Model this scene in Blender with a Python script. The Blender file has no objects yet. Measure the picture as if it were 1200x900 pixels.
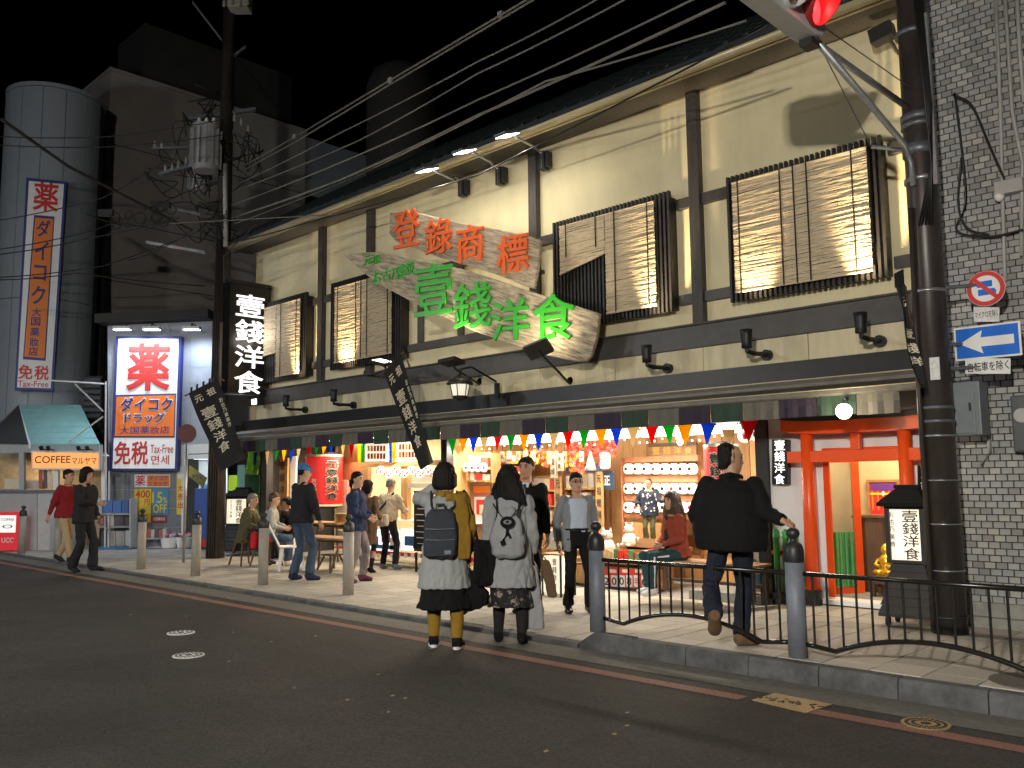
import bpy, bmesh, math, random
from mathutils import Vector, Matrix, noise
random.seed(11)
sc = bpy.context.scene
C = sc.collection
V = Vector
R = math.radians

# ---------------------------------------------------------------- camera
CAM_H, FPX = 1.5, 1030.0
YAW, PITCH, ROLL = R(44.27492572), R(6.30806487), R(-0.59059743)
_cy, _sy = math.cos(YAW), math.sin(YAW)
FW = V((-_sy*math.cos(PITCH), _cy*math.cos(PITCH), math.sin(PITCH)))
_r0 = V((_cy, _sy, 0)); _u0 = _r0.cross(FW)
RT = _r0*math.cos(ROLL) + _u0*math.sin(ROLL)
UP = -_r0*math.sin(ROLL) + _u0*math.cos(ROLL)
cam = bpy.data.cameras.new('camera')
cam.sensor_fit = 'HORIZONTAL'; cam.sensor_width = 36; cam.lens = 36*FPX/1200
cam.clip_start = 0.05; cam.clip_end = 600
camo = bpy.data.objects.new('camera', cam); C.objects.link(camo)
camo.matrix_world = Matrix(((RT.x, UP.x, -FW.x, 0), (RT.y, UP.y, -FW.y, 0), (RT.z, UP.z, -FW.z, CAM_H), (0, 0, 0, 1)))
sc.camera = camo

# ---------------------------------------------------------------- night sky
w = bpy.data.worlds.new('World'); sc.world = w; w.use_nodes = True
nt = w.node_tree; bg = nt.nodes['Background']
sky = nt.nodes.new('ShaderNodeTexSky'); sky.sky_type = 'NISHITA'; sky.sun_disc = False
sky.sun_elevation = R(-7); sky.sun_rotation = R(250)
nt.links.new(sky.outputs[0], bg.inputs[0]); bg.inputs[1].default_value = 0.02
sc.view_settings.view_transform = 'Standard'; sc.view_settings.look = 'None'
sc.view_settings.exposure = 0; sc.view_settings.gamma = 1
sc.cycles.max_bounces = 5; sc.cycles.sample_clamp_indirect = 4; sc.cycles.use_light_tree = True
sc.cycles.caustics_reflective = False; sc.cycles.caustics_refractive = False

# ---------------------------------------------------------------- pixel to place (photo is 1200 x 900)
def ray(px, py): return FW*FPX + RT*(px-600) - UP*(py-450)
class Plane:
    def __init__(s, p, n): s.p, s.n = V(p), V(n).normalized(); s.right = V((-s.n.y, s.n.x, 0)).normalized()
    def at(s, px, py):
        d = ray(px, py); o = V((0, 0, CAM_H)); return o + d*((s.p-o).dot(s.n)/d.dot(s.n))
def PY(y): return Plane((0, y, 0), (0, -1, 0))
def PX(x): return Plane((x, 0, 0), (1, 0, 0))
def PZ(z): return Plane((0, 0, z), (0, 0, 1))
def gp(px, py, z=0): return PZ(z).at(px, py)
def at(px, py, y): return PY(y).at(px, py)
FH = V((FW.x, FW.y, 0)).normalized()
def PF(px, py, z=-.11): return Plane(gp(px, py, z), -FH)       # a wall square to the view at that ground point

# ---------------------------------------------------------------- objects
WL = {}
def tag(o, label=None, cat=None, group=None, kind=None):
    for k, v in (('label', label), ('category', cat), ('group', group), ('kind', kind)):
        if v: o[k] = v
    return o
def thing(name, label, cat, loc=(0, 0, 0), rz=0, group=None):
    o = bpy.data.objects.new(name, None); C.objects.link(o)
    o.location = loc; o.rotation_euler = (0, 0, rz); o.empty_display_size = .1
    WL[o] = V(loc); return tag(o, label, cat, group)
class MB:
    def __init__(s): s.bm = bmesh.new(); s.mi = 0; s.smooth = False
    def face(s, pts):
        f = s.bm.faces.new([s.bm.verts.new(p) for p in pts]); f.material_index = s.mi; f.smooth = s.smooth; return s
    def _ring(s, a, b, flip=False):
        n = len(a)
        for i in range(n):
            q = (a[i], a[(i+1) % n], b[(i+1) % n], b[i])
            try: f = s.bm.faces.new(q)
            except ValueError: continue
            f.material_index = s.mi; f.smooth = s.smooth
    def prism(s, pts, vec):
        vec = V(vec); a = [s.bm.verts.new(p) for p in pts]; b = [s.bm.verts.new(V(p)+vec) for p in pts]
        s._ring(a, b)
        for q in (a[::-1], b): f = s.bm.faces.new(q); f.material_index = s.mi
        return s
    def box(s, x0, x1, y0, y1, z0, z1):
        return s.prism([(x0, y0, z0), (x1, y0, z0), (x1, y1, z0), (x0, y1, z0)], (0, 0, z1-z0))
    def obox(s, c, ax, ay, az):                       # centre and three half axes
        c, ax, ay, az = V(c), V(ax), V(ay), V(az)
        return s.prism([c-ax-ay-az, c+ax-ay-az, c+ax+ay-az, c-ax+ay-az], az*2)
    def loft(s, rings, caps=True):
        vs = [[s.bm.verts.new(p) for p in r] for r in rings]
        for a, b in zip(vs, vs[1:]): s._ring(a, b)
        if caps:
            for q in (vs[0][::-1], vs[-1]): f = s.bm.faces.new(q); f.material_index = s.mi
        return s
    def tube(s, pts, rad, n=8, side=None, caps=True):  # rad: number, or list of numbers / (a, b)
        pts = [V(p) for p in pts]; rings = []
        if not isinstance(rad, (list, tuple)): rad = [rad]*len(pts)
        for i, p in enumerate(pts):
            t = (pts[min(i+1, len(pts)-1)] - pts[max(i-1, 0)]).normalized()
            h = V(side) if side else (V((0, 0, 1)) if abs(t.z) < .9 else V((1, 0, 0)))
            b = t.cross(h)
            b = b.normalized() if b.length > 1e-4 else t.orthogonal().normalized()
            a = b.cross(t).normalized()
            ra, rb = rad[i] if isinstance(rad[i], (list, tuple)) else (rad[i], rad[i])
            rings.append([p + a*(ra*math.cos(k*2*math.pi/n)) + b*(rb*math.sin(k*2*math.pi/n)) for k in range(n)])
        return s.loft(rings, caps)
    def cyl(s, p0, p1, r0, r1=None, n=12): return s.tube([p0, p1], [r0, r0 if r1 is None else r1], n)
    def lathe(s, c, prof, n=16, M=None):
        c = V(c); M = M or Matrix.Identity(3)
        return s.loft([[c + M @ V((r*math.cos(k*2*math.pi/n), r*math.sin(k*2*math.pi/n), z)) for k in range(n)] for r, z in prof])
    def sph(s, c, r, n=12, m=8):
        r = r if isinstance(r, (list, tuple)) else (r, r, r); c = V(c)
        return s.loft([[c + V((r[0]*math.sin(t)*math.cos(k*2*math.pi/n), r[1]*math.sin(t)*math.sin(k*2*math.pi/n), -r[2]*math.cos(t))) for k in range(n)]
                       for t in [max(.02, min(math.pi-.02, math.pi*j/m)) for j in range(m+1)]])
    def mesh(s, name, mats=None, org=(0, 0, 0), bevel=0):
        if bevel:
            bmesh.ops.remove_doubles(s.bm, verts=s.bm.verts, dist=1e-5)
            bmesh.ops.bevel(s.bm, geom=[e for e in s.bm.edges if len(e.link_faces) == 2 and e.calc_face_angle(0) > .6], offset=bevel, segments=2, affect='EDGES', profile=.6)
        bmesh.ops.recalc_face_normals(s.bm, faces=s.bm.faces)
        if V(org).length: bmesh.ops.translate(s.bm, verts=s.bm.verts, vec=-V(org))
        me = bpy.data.meshes.new(name); s.bm.to_mesh(me); s.bm.free()
        for m in (mats if isinstance(mats, (list, tuple)) else [mats] if mats else []): me.materials.append(m)
        return me
    def build(s, name, mats, parent=None, local=False, bevel=0, kind=None, label=None):
        if local: org = V((0, 0, 0))
        elif parent is not None: org = WL[parent]
        else:
            co = [v.co for v in s.bm.verts]
            org = V(((min(c.x for c in co)+max(c.x for c in co))/2, (min(c.y for c in co)+max(c.y for c in co))/2, min(c.z for c in co)))
        o = bpy.data.objects.new(name, s.mesh(name, mats, org, bevel)); C.objects.link(o)
        if parent is not None: o.parent = parent; WL[o] = V(org)
        else: o.location = org; WL[o] = V(org)
        return tag(o, label, kind=kind)
def inst(name, me, parent, loc, M3=None):             # one more object on a shared mesh
    o = bpy.data.objects.new(name, me); C.objects.link(o)
    m = (M3.to_4x4() if M3 else Matrix.Identity(4)); m.translation = V(loc) - (WL[parent] if parent else V((0, 0, 0)))
    if parent: o.parent = parent
    o.matrix_local = m; WL[o] = V(loc); return o
def kids(o): return [c for c in C.objects if c.parent == o]
def copy_tree(o, parent=None):
    c = o.copy(); C.objects.link(c)
    if parent: c.parent = parent
    for ch in kids(o): copy_tree(ch, c)
    return c

# ---------------------------------------------------------------- materials
def mat(name, rgb, rough=.7, var=.2, scale=6, bump=0, metal=0, emit=None, es=1, stretch=None, spec=.5, var2=None, alpha=None):
    m = bpy.data.materials.new(name); m.use_nodes = True; n = m.node_tree; p = n.nodes['Principled BSDF']
    p.inputs['Roughness'].default_value = rough; p.inputs['Metallic'].default_value = metal
    p.inputs['Specular IOR Level'].default_value = spec
    c = (*rgb, 1); p.inputs['Base Color'].default_value = c
    if emit:
        p.inputs['Emission Color'].default_value = (*emit, 1); p.inputs['Emission Strength'].default_value = es
    if var or bump:
        tc = n.nodes.new('ShaderNodeTexCoord'); mp = n.nodes.new('ShaderNodeMapping'); n.links.new(tc.outputs['Object'], mp.inputs[0])
        if stretch: mp.inputs['Scale'].default_value = stretch
        no = n.nodes.new('ShaderNodeTexNoise'); no.inputs['Scale'].default_value = scale; no.inputs['Detail'].default_value = 6; no.inputs['Roughness'].default_value = .65
        n.links.new(mp.outputs[0], no.inputs[0])
        if var:
            rp = n.nodes.new('ShaderNodeMapRange'); rp.inputs[1].default_value = .3; rp.inputs[2].default_value = .7
            n.links.new(no.outputs[0], rp.inputs[0])
            mx = n.nodes.new('ShaderNodeMix'); mx.data_type = 'RGBA'
            d = var2 or tuple(x*(1-var) for x in rgb); e = tuple(min(1, x*(1+var*.6)) for x in rgb)
            mx.inputs[6].default_value = (*d, 1); mx.inputs[7].default_value = (*e, 1)
            n.links.new(rp.outputs[0], mx.inputs[0]); n.links.new(mx.outputs[2], p.inputs['Base Color'])
        if bump:
            bp = n.nodes.new('ShaderNodeBump'); bp.inputs['Strength'].default_value = bump; bp.inputs['Distance'].default_value = .01
            n.links.new(no.outputs[0], bp.inputs['Height']); n.links.new(bp.outputs[0], p.inputs['Normal'])
    return m
def glow(name, rgb, es, base=(.8, .8, .8)): return mat(name, base, .5, 0, emit=rgb, es=es)
K = {}
def mk(key, *a, **k): K[key] = mat(key, *a, **k); return K[key]
mk('asphalt', (.041, .037, .034), .8, .5, 120, .8)
mk('concrete', (.30, .29, .27), .85, .25, 9, .25)
mk('kerb', (.088, .092, .097), .85, .55, 5, .4)
mk('gutter', (.135, .128, .112), .85, .3, 14, .3)
for i, c in enumerate([(.42, .385, .335), (.37, .34, .295), (.45, .41, .36), (.34, .32, .29)]): mk('tile%d' % i, c, .75, .18, 30, .2)
mk('joint', (.10, .09, .08), .9, .2)
mk('redline', (.25, .115, .085), .8, .5, 40, .2)
mk('white_paint', (.75, .75, .75), .6, .25, 30)
mk('brass', (.42, .30, .14), .5, .4, 60, .3, .4)
mk('plaster', (.80, .71, .46), .85, .12, 1.3, .06, stretch=(1.6, 1.6, .6))
mk('plaster_white', (.72, .72, .74), .8, .05, 3)
mk('timber', (.060, .052, .050), .55, .35, 5, .15, stretch=(4, 4, .6))
mk('black_timber', (.022, .020, .020), .5, .3, 5, .15)
mk('beam_grey', (.085, .080, .078), .5, .25, 3, .1)
mk('band_black', (.022, .022, .024), .4, .3, 4, .05)
mk('fascia', (.70, .62, .42), .75, .2, 2, .06, stretch=(3, 3, .5))
mk('awning', (.17, .16, .14), .45, .3, 5, .05)
mk('awning_dark', (.045, .043, .040), .5, .3, 5)
mk('gutter_metal', (.58, .50, .32), .4, .15, 3, 0, .2)
mk('roof', (.026, .034, .040), .7, .35, 3, .1)
mk('bamboo', (.66, .54, .37), .65, .4, 18, .2, stretch=(.4, 1, 8))
mk('cord', (.03, .025, .02), .8, 0)
mk('black', (.012, .012, .013), .5, .2, 20)
mk('black_gloss', (.014, .013, .013), .25, .2, 20)
mk('gun', (.045, .046, .05), .45, .3, 9, .05, .5)
mk('steel', (.42, .44, .46), .38, .2, 12, .03, .7)
mk('steel_dark', (.17, .19, .22), .45, .25, 10, .03, .5)
mk('post_grey', (.17, .19, .23), .5, .2, 9, .04)
mk('bollard', (.34, .31, .27), .6, .2, 8, .05)
mk('pole_brown', (.045, .037, .034), .38, .5, 6, .15, stretch=(1, 1, .25))
mk('torii', (.80, .085, .012), .35, .06, 4)
mk('wood', (.36, .20, .09), .6, .35, 5, .15, stretch=(.5, 6, 6))
mk('wood_v', (.36, .19, .08), .6, .35, 5, .15, stretch=(6, 6, .5))
mk('wood_orange', (.56, .31, .12), .55, .25, 5, .1, stretch=(6, 6, .5))
mk('wood_dark', (.11, .06, .035), .55, .35, 5, .15, stretch=(6, 6, .6))
mk('ceiling', (.30, .24, .17), .8, .2)
mk('board', (.58, .49, .36), .75, .5, 7, .9, stretch=(.25, 3, 4.2), var2=(.11, .08, .055))
mk('green_letter', (.025, .40, .012), .4, .1, 10)
mk('orange_letter', (.85, .13, .010), .45, .12, 10)
mk('cloth_black', (.012, .012, .013), .85, .3, 8, .1)
mk('ink', (.015, .013, .012), .6, 0)
mk('cream_print', (.72, .66, .52), .7, .1)
mk('red_print', (.65, .03, .025), .5, .06)
mk('orange_print', (.85, .22, .02), .5, .06)
mk('navy_print', (.025, .035, .22), .5, .06)
mk('white_print', (.85, .85, .85), .5, .05)
mk('yellow_print', (.85, .62, .04), .5, .05)
mk('blue_sign', (.012, .16, .72), .35, .05, 6)
mk('skin', (.50, .29, .19), .5, .08, 8, spec=.4)
mk('hair', (.008, .0065, .006), .6, .4, 60, .5, stretch=(3, 3, .3), spec=.2)
mk('hair_grey', (.16, .15, .14), .55, .4, 60, .4)
mk('hair_brown', (.055, .028, .016), .45, .4, 60, .4, stretch=(3, 3, .4))
mk('eye', (.02, .015, .012), .2, 0)
mk('lip', (.36, .13, .10), .5, 0)
mk('rubber', (.03, .03, .032), .7, .2)
mk('glass_dark', (.02, .022, .025), .08, .1, 3)
mk('brick', (.32, .325, .33), .5, .22, 3, .1)
mk('insulator', (.30, .30, .29), .4, .2, 9)
mk('mortar', (.055, .052, .048), .9, .2)
mk('conduit', (.44, .44, .43), .5, .15, 5)
mk('build_beige', (.38, .355, .335), .85, .15, 1.2, .05)
mk('build_blue', (.27, .31, .37), .85, .2, .8, .05)
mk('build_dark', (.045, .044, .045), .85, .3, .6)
mk('tower_white', (.27, .30, .34), .5, .10, .8)
mk('grey_tile', (.40, .43, .50), .5, .18, 2, .05)
mk('teal_roof', (.26, .50, .50), .45, .15, 4)
def cloth(key, rgb, rough=.88, var=.09, scale=60): return mk(key, rgb, rough, var, scale, .12, spec=.25)

def weathered(m, f=.5, sc1=.35, sc2=2.2):              # broad worn and oily patches over the fine grain
    n = m.node_tree; p = n.nodes['Principled BSDF']; src = p.inputs['Base Color'].links[0].from_socket
    tc = n.nodes.new('ShaderNodeTexCoord'); a = n.nodes.new('ShaderNodeTexNoise'); a.inputs['Scale'].default_value = sc1; a.inputs['Detail'].default_value = 8; a.inputs['Roughness'].default_value = .7
    v = n.nodes.new('ShaderNodeTexVoronoi'); v.inputs['Scale'].default_value = 62; n.links.new(tc.outputs['Object'], v.inputs['Vector'])
    n.links.new(tc.outputs['Object'], a.inputs[0]); r = n.nodes.new('ShaderNodeMapRange'); r.inputs[1].default_value = .35; r.inputs[2].default_value = .65; r.inputs[3].default_value = 1-f; r.inputs[4].default_value = 1+f*.45; n.links.new(a.outputs[0], r.inputs[0])
    r2 = n.nodes.new('ShaderNodeMapRange'); r2.inputs[1].default_value = .0; r2.inputs[2].default_value = 1; r2.inputs[3].default_value = .45; r2.inputs[4].default_value = 1.75; n.links.new(v.outputs['Color'], r2.inputs[0])
    mu = n.nodes.new('ShaderNodeMath'); mu.operation = 'MULTIPLY'; n.links.new(r.outputs[0], mu.inputs[0]); n.links.new(r2.outputs[0], mu.inputs[1])
    vm = n.nodes.new('ShaderNodeVectorMath'); vm.operation = 'SCALE'; n.links.new(src, vm.inputs[0]); n.links.new(mu.outputs[0], vm.inputs['Scale']); n.links.new(vm.outputs[0], p.inputs['Base Color'])
weathered(K['asphalt'])
# ---------------------------------------------------------------- lettering
_txt = {}
def tmesh(s, m, bold=.02, ext=.01):
    k = (s, m.name, bold, ext)
    if k in _txt: return _txt[k]
    cu = bpy.data.curves.new('lettering', 'FONT'); cu.body = s; cu.bevel_depth = bold*.36; cu.bevel_resolution = 1; cu.extrude = ext; cu.resolution_u = 3
    cu.align_x = 'CENTER'; cu.space_line = .95
    o = bpy.data.objects.new('lettering', cu); C.objects.link(o); bpy.context.view_layer.update()
    me = bpy.data.meshes.new_from_object(o.evaluated_get(bpy.context.evaluated_depsgraph_get()))
    bpy.data.objects.remove(o)
    xs = [v.co.x for v in me.vertices]; ys = [v.co.y for v in me.vertices]
    a, b, c, d = min(xs), max(xs), min(ys), max(ys)
    zm = max(abs(v.co.z) for v in me.vertices)
    for v in me.vertices: v.co.x -= (a+b)/2; v.co.y -= (c+d)/2; v.co.z *= ext/zm
    me.materials.clear(); me.materials.append(m); me.name = 'lettering'
    for p in me.polygons: p.material_index = 0
    _txt[k] = (me, b-a, d-c); return _txt[k]
def letters(s, m, parent, c, right, up, w=None, h=None, bold=.02, ext=.01, lift=.004, depth=None, name='lettering'):
    me, W, H = tmesh(s, m, bold, ext)
    right, up = V(right).normalized(), V(up).normalized(); n = right.cross(up)
    sx = (w or 0)/W if w else h/H; sy = h/H if h else sx
    sz = (depth/(2*ext)) if depth else sy*.3
    M = Matrix((right*sx, up*sy, n*sz)).transposed()
    return inst(name, me, parent, V(c)+n*(ext*sz+lift), M)
def letters_px(s, m, parent, pl, cx, cy, w, h, **k):  # lettering whose place and size were read off the photograph, set on its real plane
    a, b, c, d = pl.at(cx-w/2, cy), pl.at(cx+w/2, cy), pl.at(cx, cy-h/2), pl.at(cx, cy+h/2)
    return letters(s, m, parent, pl.at(cx, cy), pl.right, (0, 0, 1), (b-a).length, (c-d).length, **k)
def poly(parent, name, m, pl, pts, thick=.02, lift=0, bevel=0, label=None):   # a flat piece of real thickness on a plane, behind its front
    b = MB(); q = [pl.at(*p) + pl.n*lift for p in pts]; b.prism(q, -pl.n*thick); return b.build(name, m, parent, bevel=bevel, label=label)
def rectp(x0, y0, x1, y1): return [(x0, y0), (x1, y0), (x1, y1), (x0, y1)]
def translucent(m, f=.6):
    n = m.node_tree; p = n.nodes['Principled BSDF']; out = n.nodes['Material Output']; tr = n.nodes.new('ShaderNodeBsdfTranslucent'); mx = n.nodes.new('ShaderNodeMixShader')
    src = p.inputs['Base Color']
    if src.links: n.links.new(src.links[0].from_socket, tr.inputs[0])
    else: tr.inputs[0].default_value = src.default_value
    mx.inputs[0].default_value = f; n.links.new(p.outputs[0], mx.inputs[1]); n.links.new(tr.outputs[0], mx.inputs[2]); n.links.new(mx.outputs[0], out.inputs[0]); return m
def curve(pts, n=8):                                   # smooth path through points
    pts = [V(p) for p in pts]; q = [pts[0]*2-pts[1]]+pts+[pts[-1]*2-pts[-2]]; out = []
    for i in range(1, len(q)-2):
        a, b_, c, d = q[i-1], q[i], q[i+1], q[i+2]
        for k in range(n):
            u = k/n; out.append(.5*((b_*2)+(c-a)*u+(a*2-b_*5+c*4-d)*u*u+(b_*3-a-c*3+d)*u**3))
    return out+[pts[-1]]
def lamp(kind, loc, power, color=(1, 1, 1), to=None, size=.1, parent=None, spot=60, blend=.6, sizey=None, name=None):
    l = bpy.data.lights.new(name or 'lamp_light', kind); l.energy = power; l.color = color
    if kind == 'AREA':
        l.size = size
        if sizey: l.shape = 'RECTANGLE'; l.size_y = sizey
    else: l.shadow_soft_size = size
    if kind == 'SPOT': l.spot_size = R(spot); l.spot_blend = blend
    o = bpy.data.objects.new(name or 'lamp_light', l); C.objects.link(o)
    M = Matrix.Identity(4)
    if to is not None: M = (V(to)-V(loc)).to_track_quat('-Z', 'Y').to_matrix().to_4x4()
    M.translation = V(loc) - (WL[parent] if parent else V((0, 0, 0)))
    if parent: o.parent = parent
    o.matrix_local = M; return o

# ---------------------------------------------------------------- street lamps on the far side of the road, behind the viewpoint
def street_lamp(x, y, h, power, to, label, color=(1, .94, .82), size=.15):
    t = thing('street_lamp', label, 'street lamp', (x, y, -.15), group='street lamps across the road')
    d = (V(to)-V((x, y, h))).normalized(); dh = V((d.x, d.y, 0)).normalized()
    p = V((x, y, h)) - dh*1.0
    b = MB(); b.smooth = True; b.tube([p+V((0, 0, -h-.15)), p+V((0, 0, -.4))], [.09, .06], 12); b.build('pole', K['steel_dark'], t)
    b = MB(); b.tube([p+V((0, 0, -.45)), p+V((0, 0, .1)), V((x, y, h+.17))-d*.1], .035, 8); b.build('arm', K['steel_dark'], t)
    b = MB(); b.lathe((x, y, h+.06), [(.03, .14), (.20, .08), (.26, 0), (.24, 0), (.18, .06), (.02, .1)], 16); b.build('lamp_shade', K['steel_dark'], t)
    b = MB(); b.sph((x, y, h), .1, 10, 6); b.build('bulb', glow('street_bulb', color, 30), t)
    lamp('POINT', (x, y, h), power, color, size=size, parent=t)
street_lamp(0.55, -4.3, 4.55, 9400, (-4, 10, 4), 'street lamp opposite the brick wall, behind the viewpoint')
street_lamp(-15, -4.5, 5.2, 2300, (-16, 10, 4), 'street lamp opposite the left end of the restaurant')
street_lamp(-19.5, -4.5, 7.2, 2300, (-29, 14, 8), 'street lamp opposite the round white tower', (.80, .90, 1))

# ================================================================ GROUND
ROADZ, LOWZ = -.15, -.11
def sz(x):                                            # the pavement drops to a flush kerb left of the railing
    t = max(0, min(1, (x+5.84)/.9)); return LOWZ*(1-t*t*(3-2*t))
b = MB(); b.face([(-140, -90, -.17), (90, -90, -.17), (90, 160, -.17), (-140, 160, -.17)])
tag(b.build('ground', K['asphalt']), kind='structure')
b = MB()
N = 40
b.face([(-90, -3.5, ROADZ), (40, -3.5, ROADZ), (40, 6.84, ROADZ), (-90, 6.84, ROADZ)])
tag(b.build('road', K['asphalt']), kind='structure')
b = MB(); b.box(-90, 40, -8, -3.5, -.165, -.02); tag(b.build('far_pavement', K['concrete']), kind='structure')
g = K['gutter']
b = MB(); b.face([(-60, 6.38, ROADZ+.004), (20, 6.38, ROADZ+.004), (20, 6.83, ROADZ+.004), (-60, 6.83, ROADZ+.004)]); tag(b.build('gutter_strip', g), kind='structure')
def sheet(name, m, x0, x1, y0, y1, z=ROADZ+.004):
    b = MB(); b.face([(x0, y0, z), (x1, y0, z), (x1, y1, z), (x0, y1, z)]); return tag(b.build(name, m), kind='structure')
_a, _b2 = gp(870, 820, ROADZ), gp(970, 838, ROADZ)
ry = (gp(600, 768, ROADZ).y + _a.y)/2
sheet('red_line', K['redline'], -60, _a.x-.02, ry-.075, ry+.075)
sheet('red_line', K['redline'], _b2.x-.12, 10, ry-.075, ry+.075)

# pavement bed and its slabs
PY0, PY1 = 6.98, 10.36
xs = [-60, -30, -5.84, -5.65, -5.45, -5.25, -5.05, -4.93, 12]
b = MB()
for x0, x1 in zip(xs, xs[1:]): b.face([(x0, PY0-.02, sz(x0)-.012), (x1, PY0-.02, sz(x1)-.012), (x1, 11.6, sz(x1)-.012), (x0, 11.6, sz(x0)-.012)])
b.face([(-60, 11.6, LOWZ-.012), (-18.5, 11.6, LOWZ-.012), (-18.5, 60, LOWZ-.012), (-60, 60, LOWZ-.012)])
pave = tag(b.build('pavement', K['joint']), kind='structure')
TW = .395
cells = []
for i in range(-75, 12):
    off = 0 if i % 2 else .2
    for j in range(-1, 9):
        y0 = max(PY0, PY0+.06+j*TW+off); y1 = min(PY1, PY0+.06+(j+1)*TW+off)
        if y1-y0 > .06: cells.append((i*TW-3.37+.0, y0, y1, i))
cells.sort(key=lambda c: math.hypot(c[0]+2.5, c[1]) if c[0] < 1.2 else 999)
tiles = {}
def tile_rot(x): return (sz(x+TW)-sz(x))/TW
stuffb = [MB() for _ in range(4)]
for k, (x, y0, y1, i) in enumerate(cells):
    ti = random.choice((0, 0, 1, 1, 2, 3)); dz = random.uniform(-.0015, .0015)
    z0, z1 = sz(x), sz(x+TW); J = .006
    if k < 300:
        key = (ti, round(y1-y0, 2), round(z1-z0, 3))
        if key not in tiles:
            q = MB(); hy = (y1-y0)/2-J
            q.prism([(J, -hy, -.03), (TW-J, -hy, -.03+z1-z0), (TW-J, hy, -.03+z1-z0), (J, hy, -.03)], (0, 0, .03))
            tiles[key] = q.mesh('paving_slab', K['tile%d' % ti], bevel=.004)
        inst('paving_slab', tiles[key], pave, (x, (y0+y1)/2, z0+dz))
    else:
        stuffb[ti].prism([(x+J, y0+J, z0-.03), (x+TW-J, y0+J, z1-.03), (x+TW-J, y1-J, z1-.03), (x+J, y1-J, z0-.03)], (0, 0, .03+dz))
b = stuffb[0]
for ti, q in enumerate(stuffb): q.build('paving_slab', K['tile%d' % ti], pave, kind='stuff')
# kerb stones: raised beside the railing, almost flush to the left
kb = MB(); kb.box(-60, 12, 6.86, 6.965, -.165, -.155); kerb = tag(kb.build('kerb', K['joint']), kind='structure')
KY0, KY1 = 6.84, 6.985
x = -5.78; first = True
while x < 3:
    L = .62
    q = MB(); ch = .02
    if first:
        q.prism([(x, KY0+.012, -.16), (x+L-.006, KY0+.012, -.16), (x+L-.006, KY0+.03, .012), (x+.16, KY0+.03, .012), (x, KY0+.012, -.09)], (0, KY1-KY0-.02, 0)); first = False
    else:
        dy = random.uniform(-.004, .004)
        q.prism([(x, KY0+dy, -.16), (x, KY1, -.16), (x, KY1, .006), (x, KY0+dy+.025, .006), (x, KY0+dy+.008, -.02)], (L-.008, 0, 0))
    q.build('kerb_stone', K['kerb'], kerb, bevel=.006); x += L
x = -5.80
while x > -40:
    q = MB(); q.loft([[(xx, KY0, -.16), (xx, KY1, -.16), (xx, KY1, sz(xx)+.004), (xx, KY0+.02, sz(xx)+.004), (xx, KY0+.006, sz(xx)-.014)] for xx in [x-.592*i/6 for i in range(7)]])
    q.build('kerb_stone', K['kerb'] if x > -12 or x < -12.7 else K['gutter'], kerb); x -= .6

# plates set in the road
def road_disc(px, py, r, label, m, m2, pat):
    p = gp(px, py, ROADZ); t = thing('manhole_cover', label, 'manhole cover', (p.x, p.y, ROADZ))
    b = MB(); b.lathe((p.x, p.y, ROADZ), [(r, 0), (r, .008), (r*.92, .008)], 28); b.build('rim', m, t)
    b = MB(); b.lathe((p.x, p.y, ROADZ), [(r*.90, .0), (r*.90, .007), (.001, .007)], 28); b.build('disc', m, t)
    b = MB()
    for k in range(pat*5):
        rr_, n_ = ((.78, pat*3), (.52, pat*2))[0 if k < pat*3 else 1]; a = k*2*math.pi/n_
        b.obox((p.x+r*rr_*math.cos(a), p.y+r*rr_*math.sin(a), ROADZ+.0085), (r*.07*math.cos(a), r*.07*math.sin(a), 0), (-r*.075*math.sin(a), r*.075*math.cos(a), 0), (0, 0, .002))
    b.cyl((p.x, p.y, ROADZ+.006), (p.x, p.y, ROADZ+.0105), r*.22); b.build('relief', m2, t)
road_disc(212, 742, .15, 'smaller white round valve cover in the road, farther from viewer', K['white_paint'], K['asphalt'], 5)
road_disc(221, 768.5, .15, 'white round valve cover in the road, nearer of the two', K['white_paint'], K['asphalt'], 6)
road_disc(1085, 849, .155, 'round brass-edged cover beside the red line near the right edge', K['brass'], K['asphalt'], 8)
P4 = [gp(*q, ROADZ+.004) for q in ((908, 813), (975, 826), (945, 836), (881, 821))]
t = thing('access_plate', 'rectangular brass plate set in the road across the red line', 'access plate', P4[0])
b = MB(); b.prism(P4, (0, 0, .006)); b.build('plate', K['brass'], t)
c = (P4[0]+P4[1]+P4[2]+P4[3])/4
ux = (P4[1]-P4[0]).normalized(); uy = V((-ux.y, ux.x, 0))
b = MB()
for k in range(26):
    q = c + ux*random.uniform(-.24, .24) + uy*random.uniform(-.055, .055); a = random.uniform(0, 3)
    b.obox(q+V((0, 0, .007)), V((math.cos(a), math.sin(a), 0))*random.uniform(.01, .03), V((-math.sin(a), math.cos(a), 0))*.006, (0, 0, .002))
b.build('relief', K['asphalt'], t)
p = gp(1195, 797, .002)
road_disc2 = MB(); road_disc2.lathe((p.x+.1, p.y, .001), [(.3, 0), (.3, .008), (.001, .008)], 28)
tag(road_disc2.build('manhole_cover', K['joint']), 'dark round cover set in the pavement slabs behind the kerb', 'manhole cover')
# dead leaves and scraps on the asphalt
b = MB()
for px, py in ((153, 720), (218, 722), (273, 741), (318, 752), (370, 745), (345, 806), (407, 820), (460, 815), (475, 818), (455, 834), (268, 775), (443, 790), (735, 835), (735, 850), (720, 860), (640, 880), (505, 760)):
    c = gp(px, py, ROADZ+.008); a = random.uniform(0, 3)
    b.obox(c, V((math.cos(a), math.sin(a), .1))*.014, V((-math.sin(a), math.cos(a), .2))*.008, (0, 0, .002))
tag(b.build('fallen_leaf_litter', mat('leaf_litter', (.26, .21, .15), .8, .3)), kind='stuff')

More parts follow.
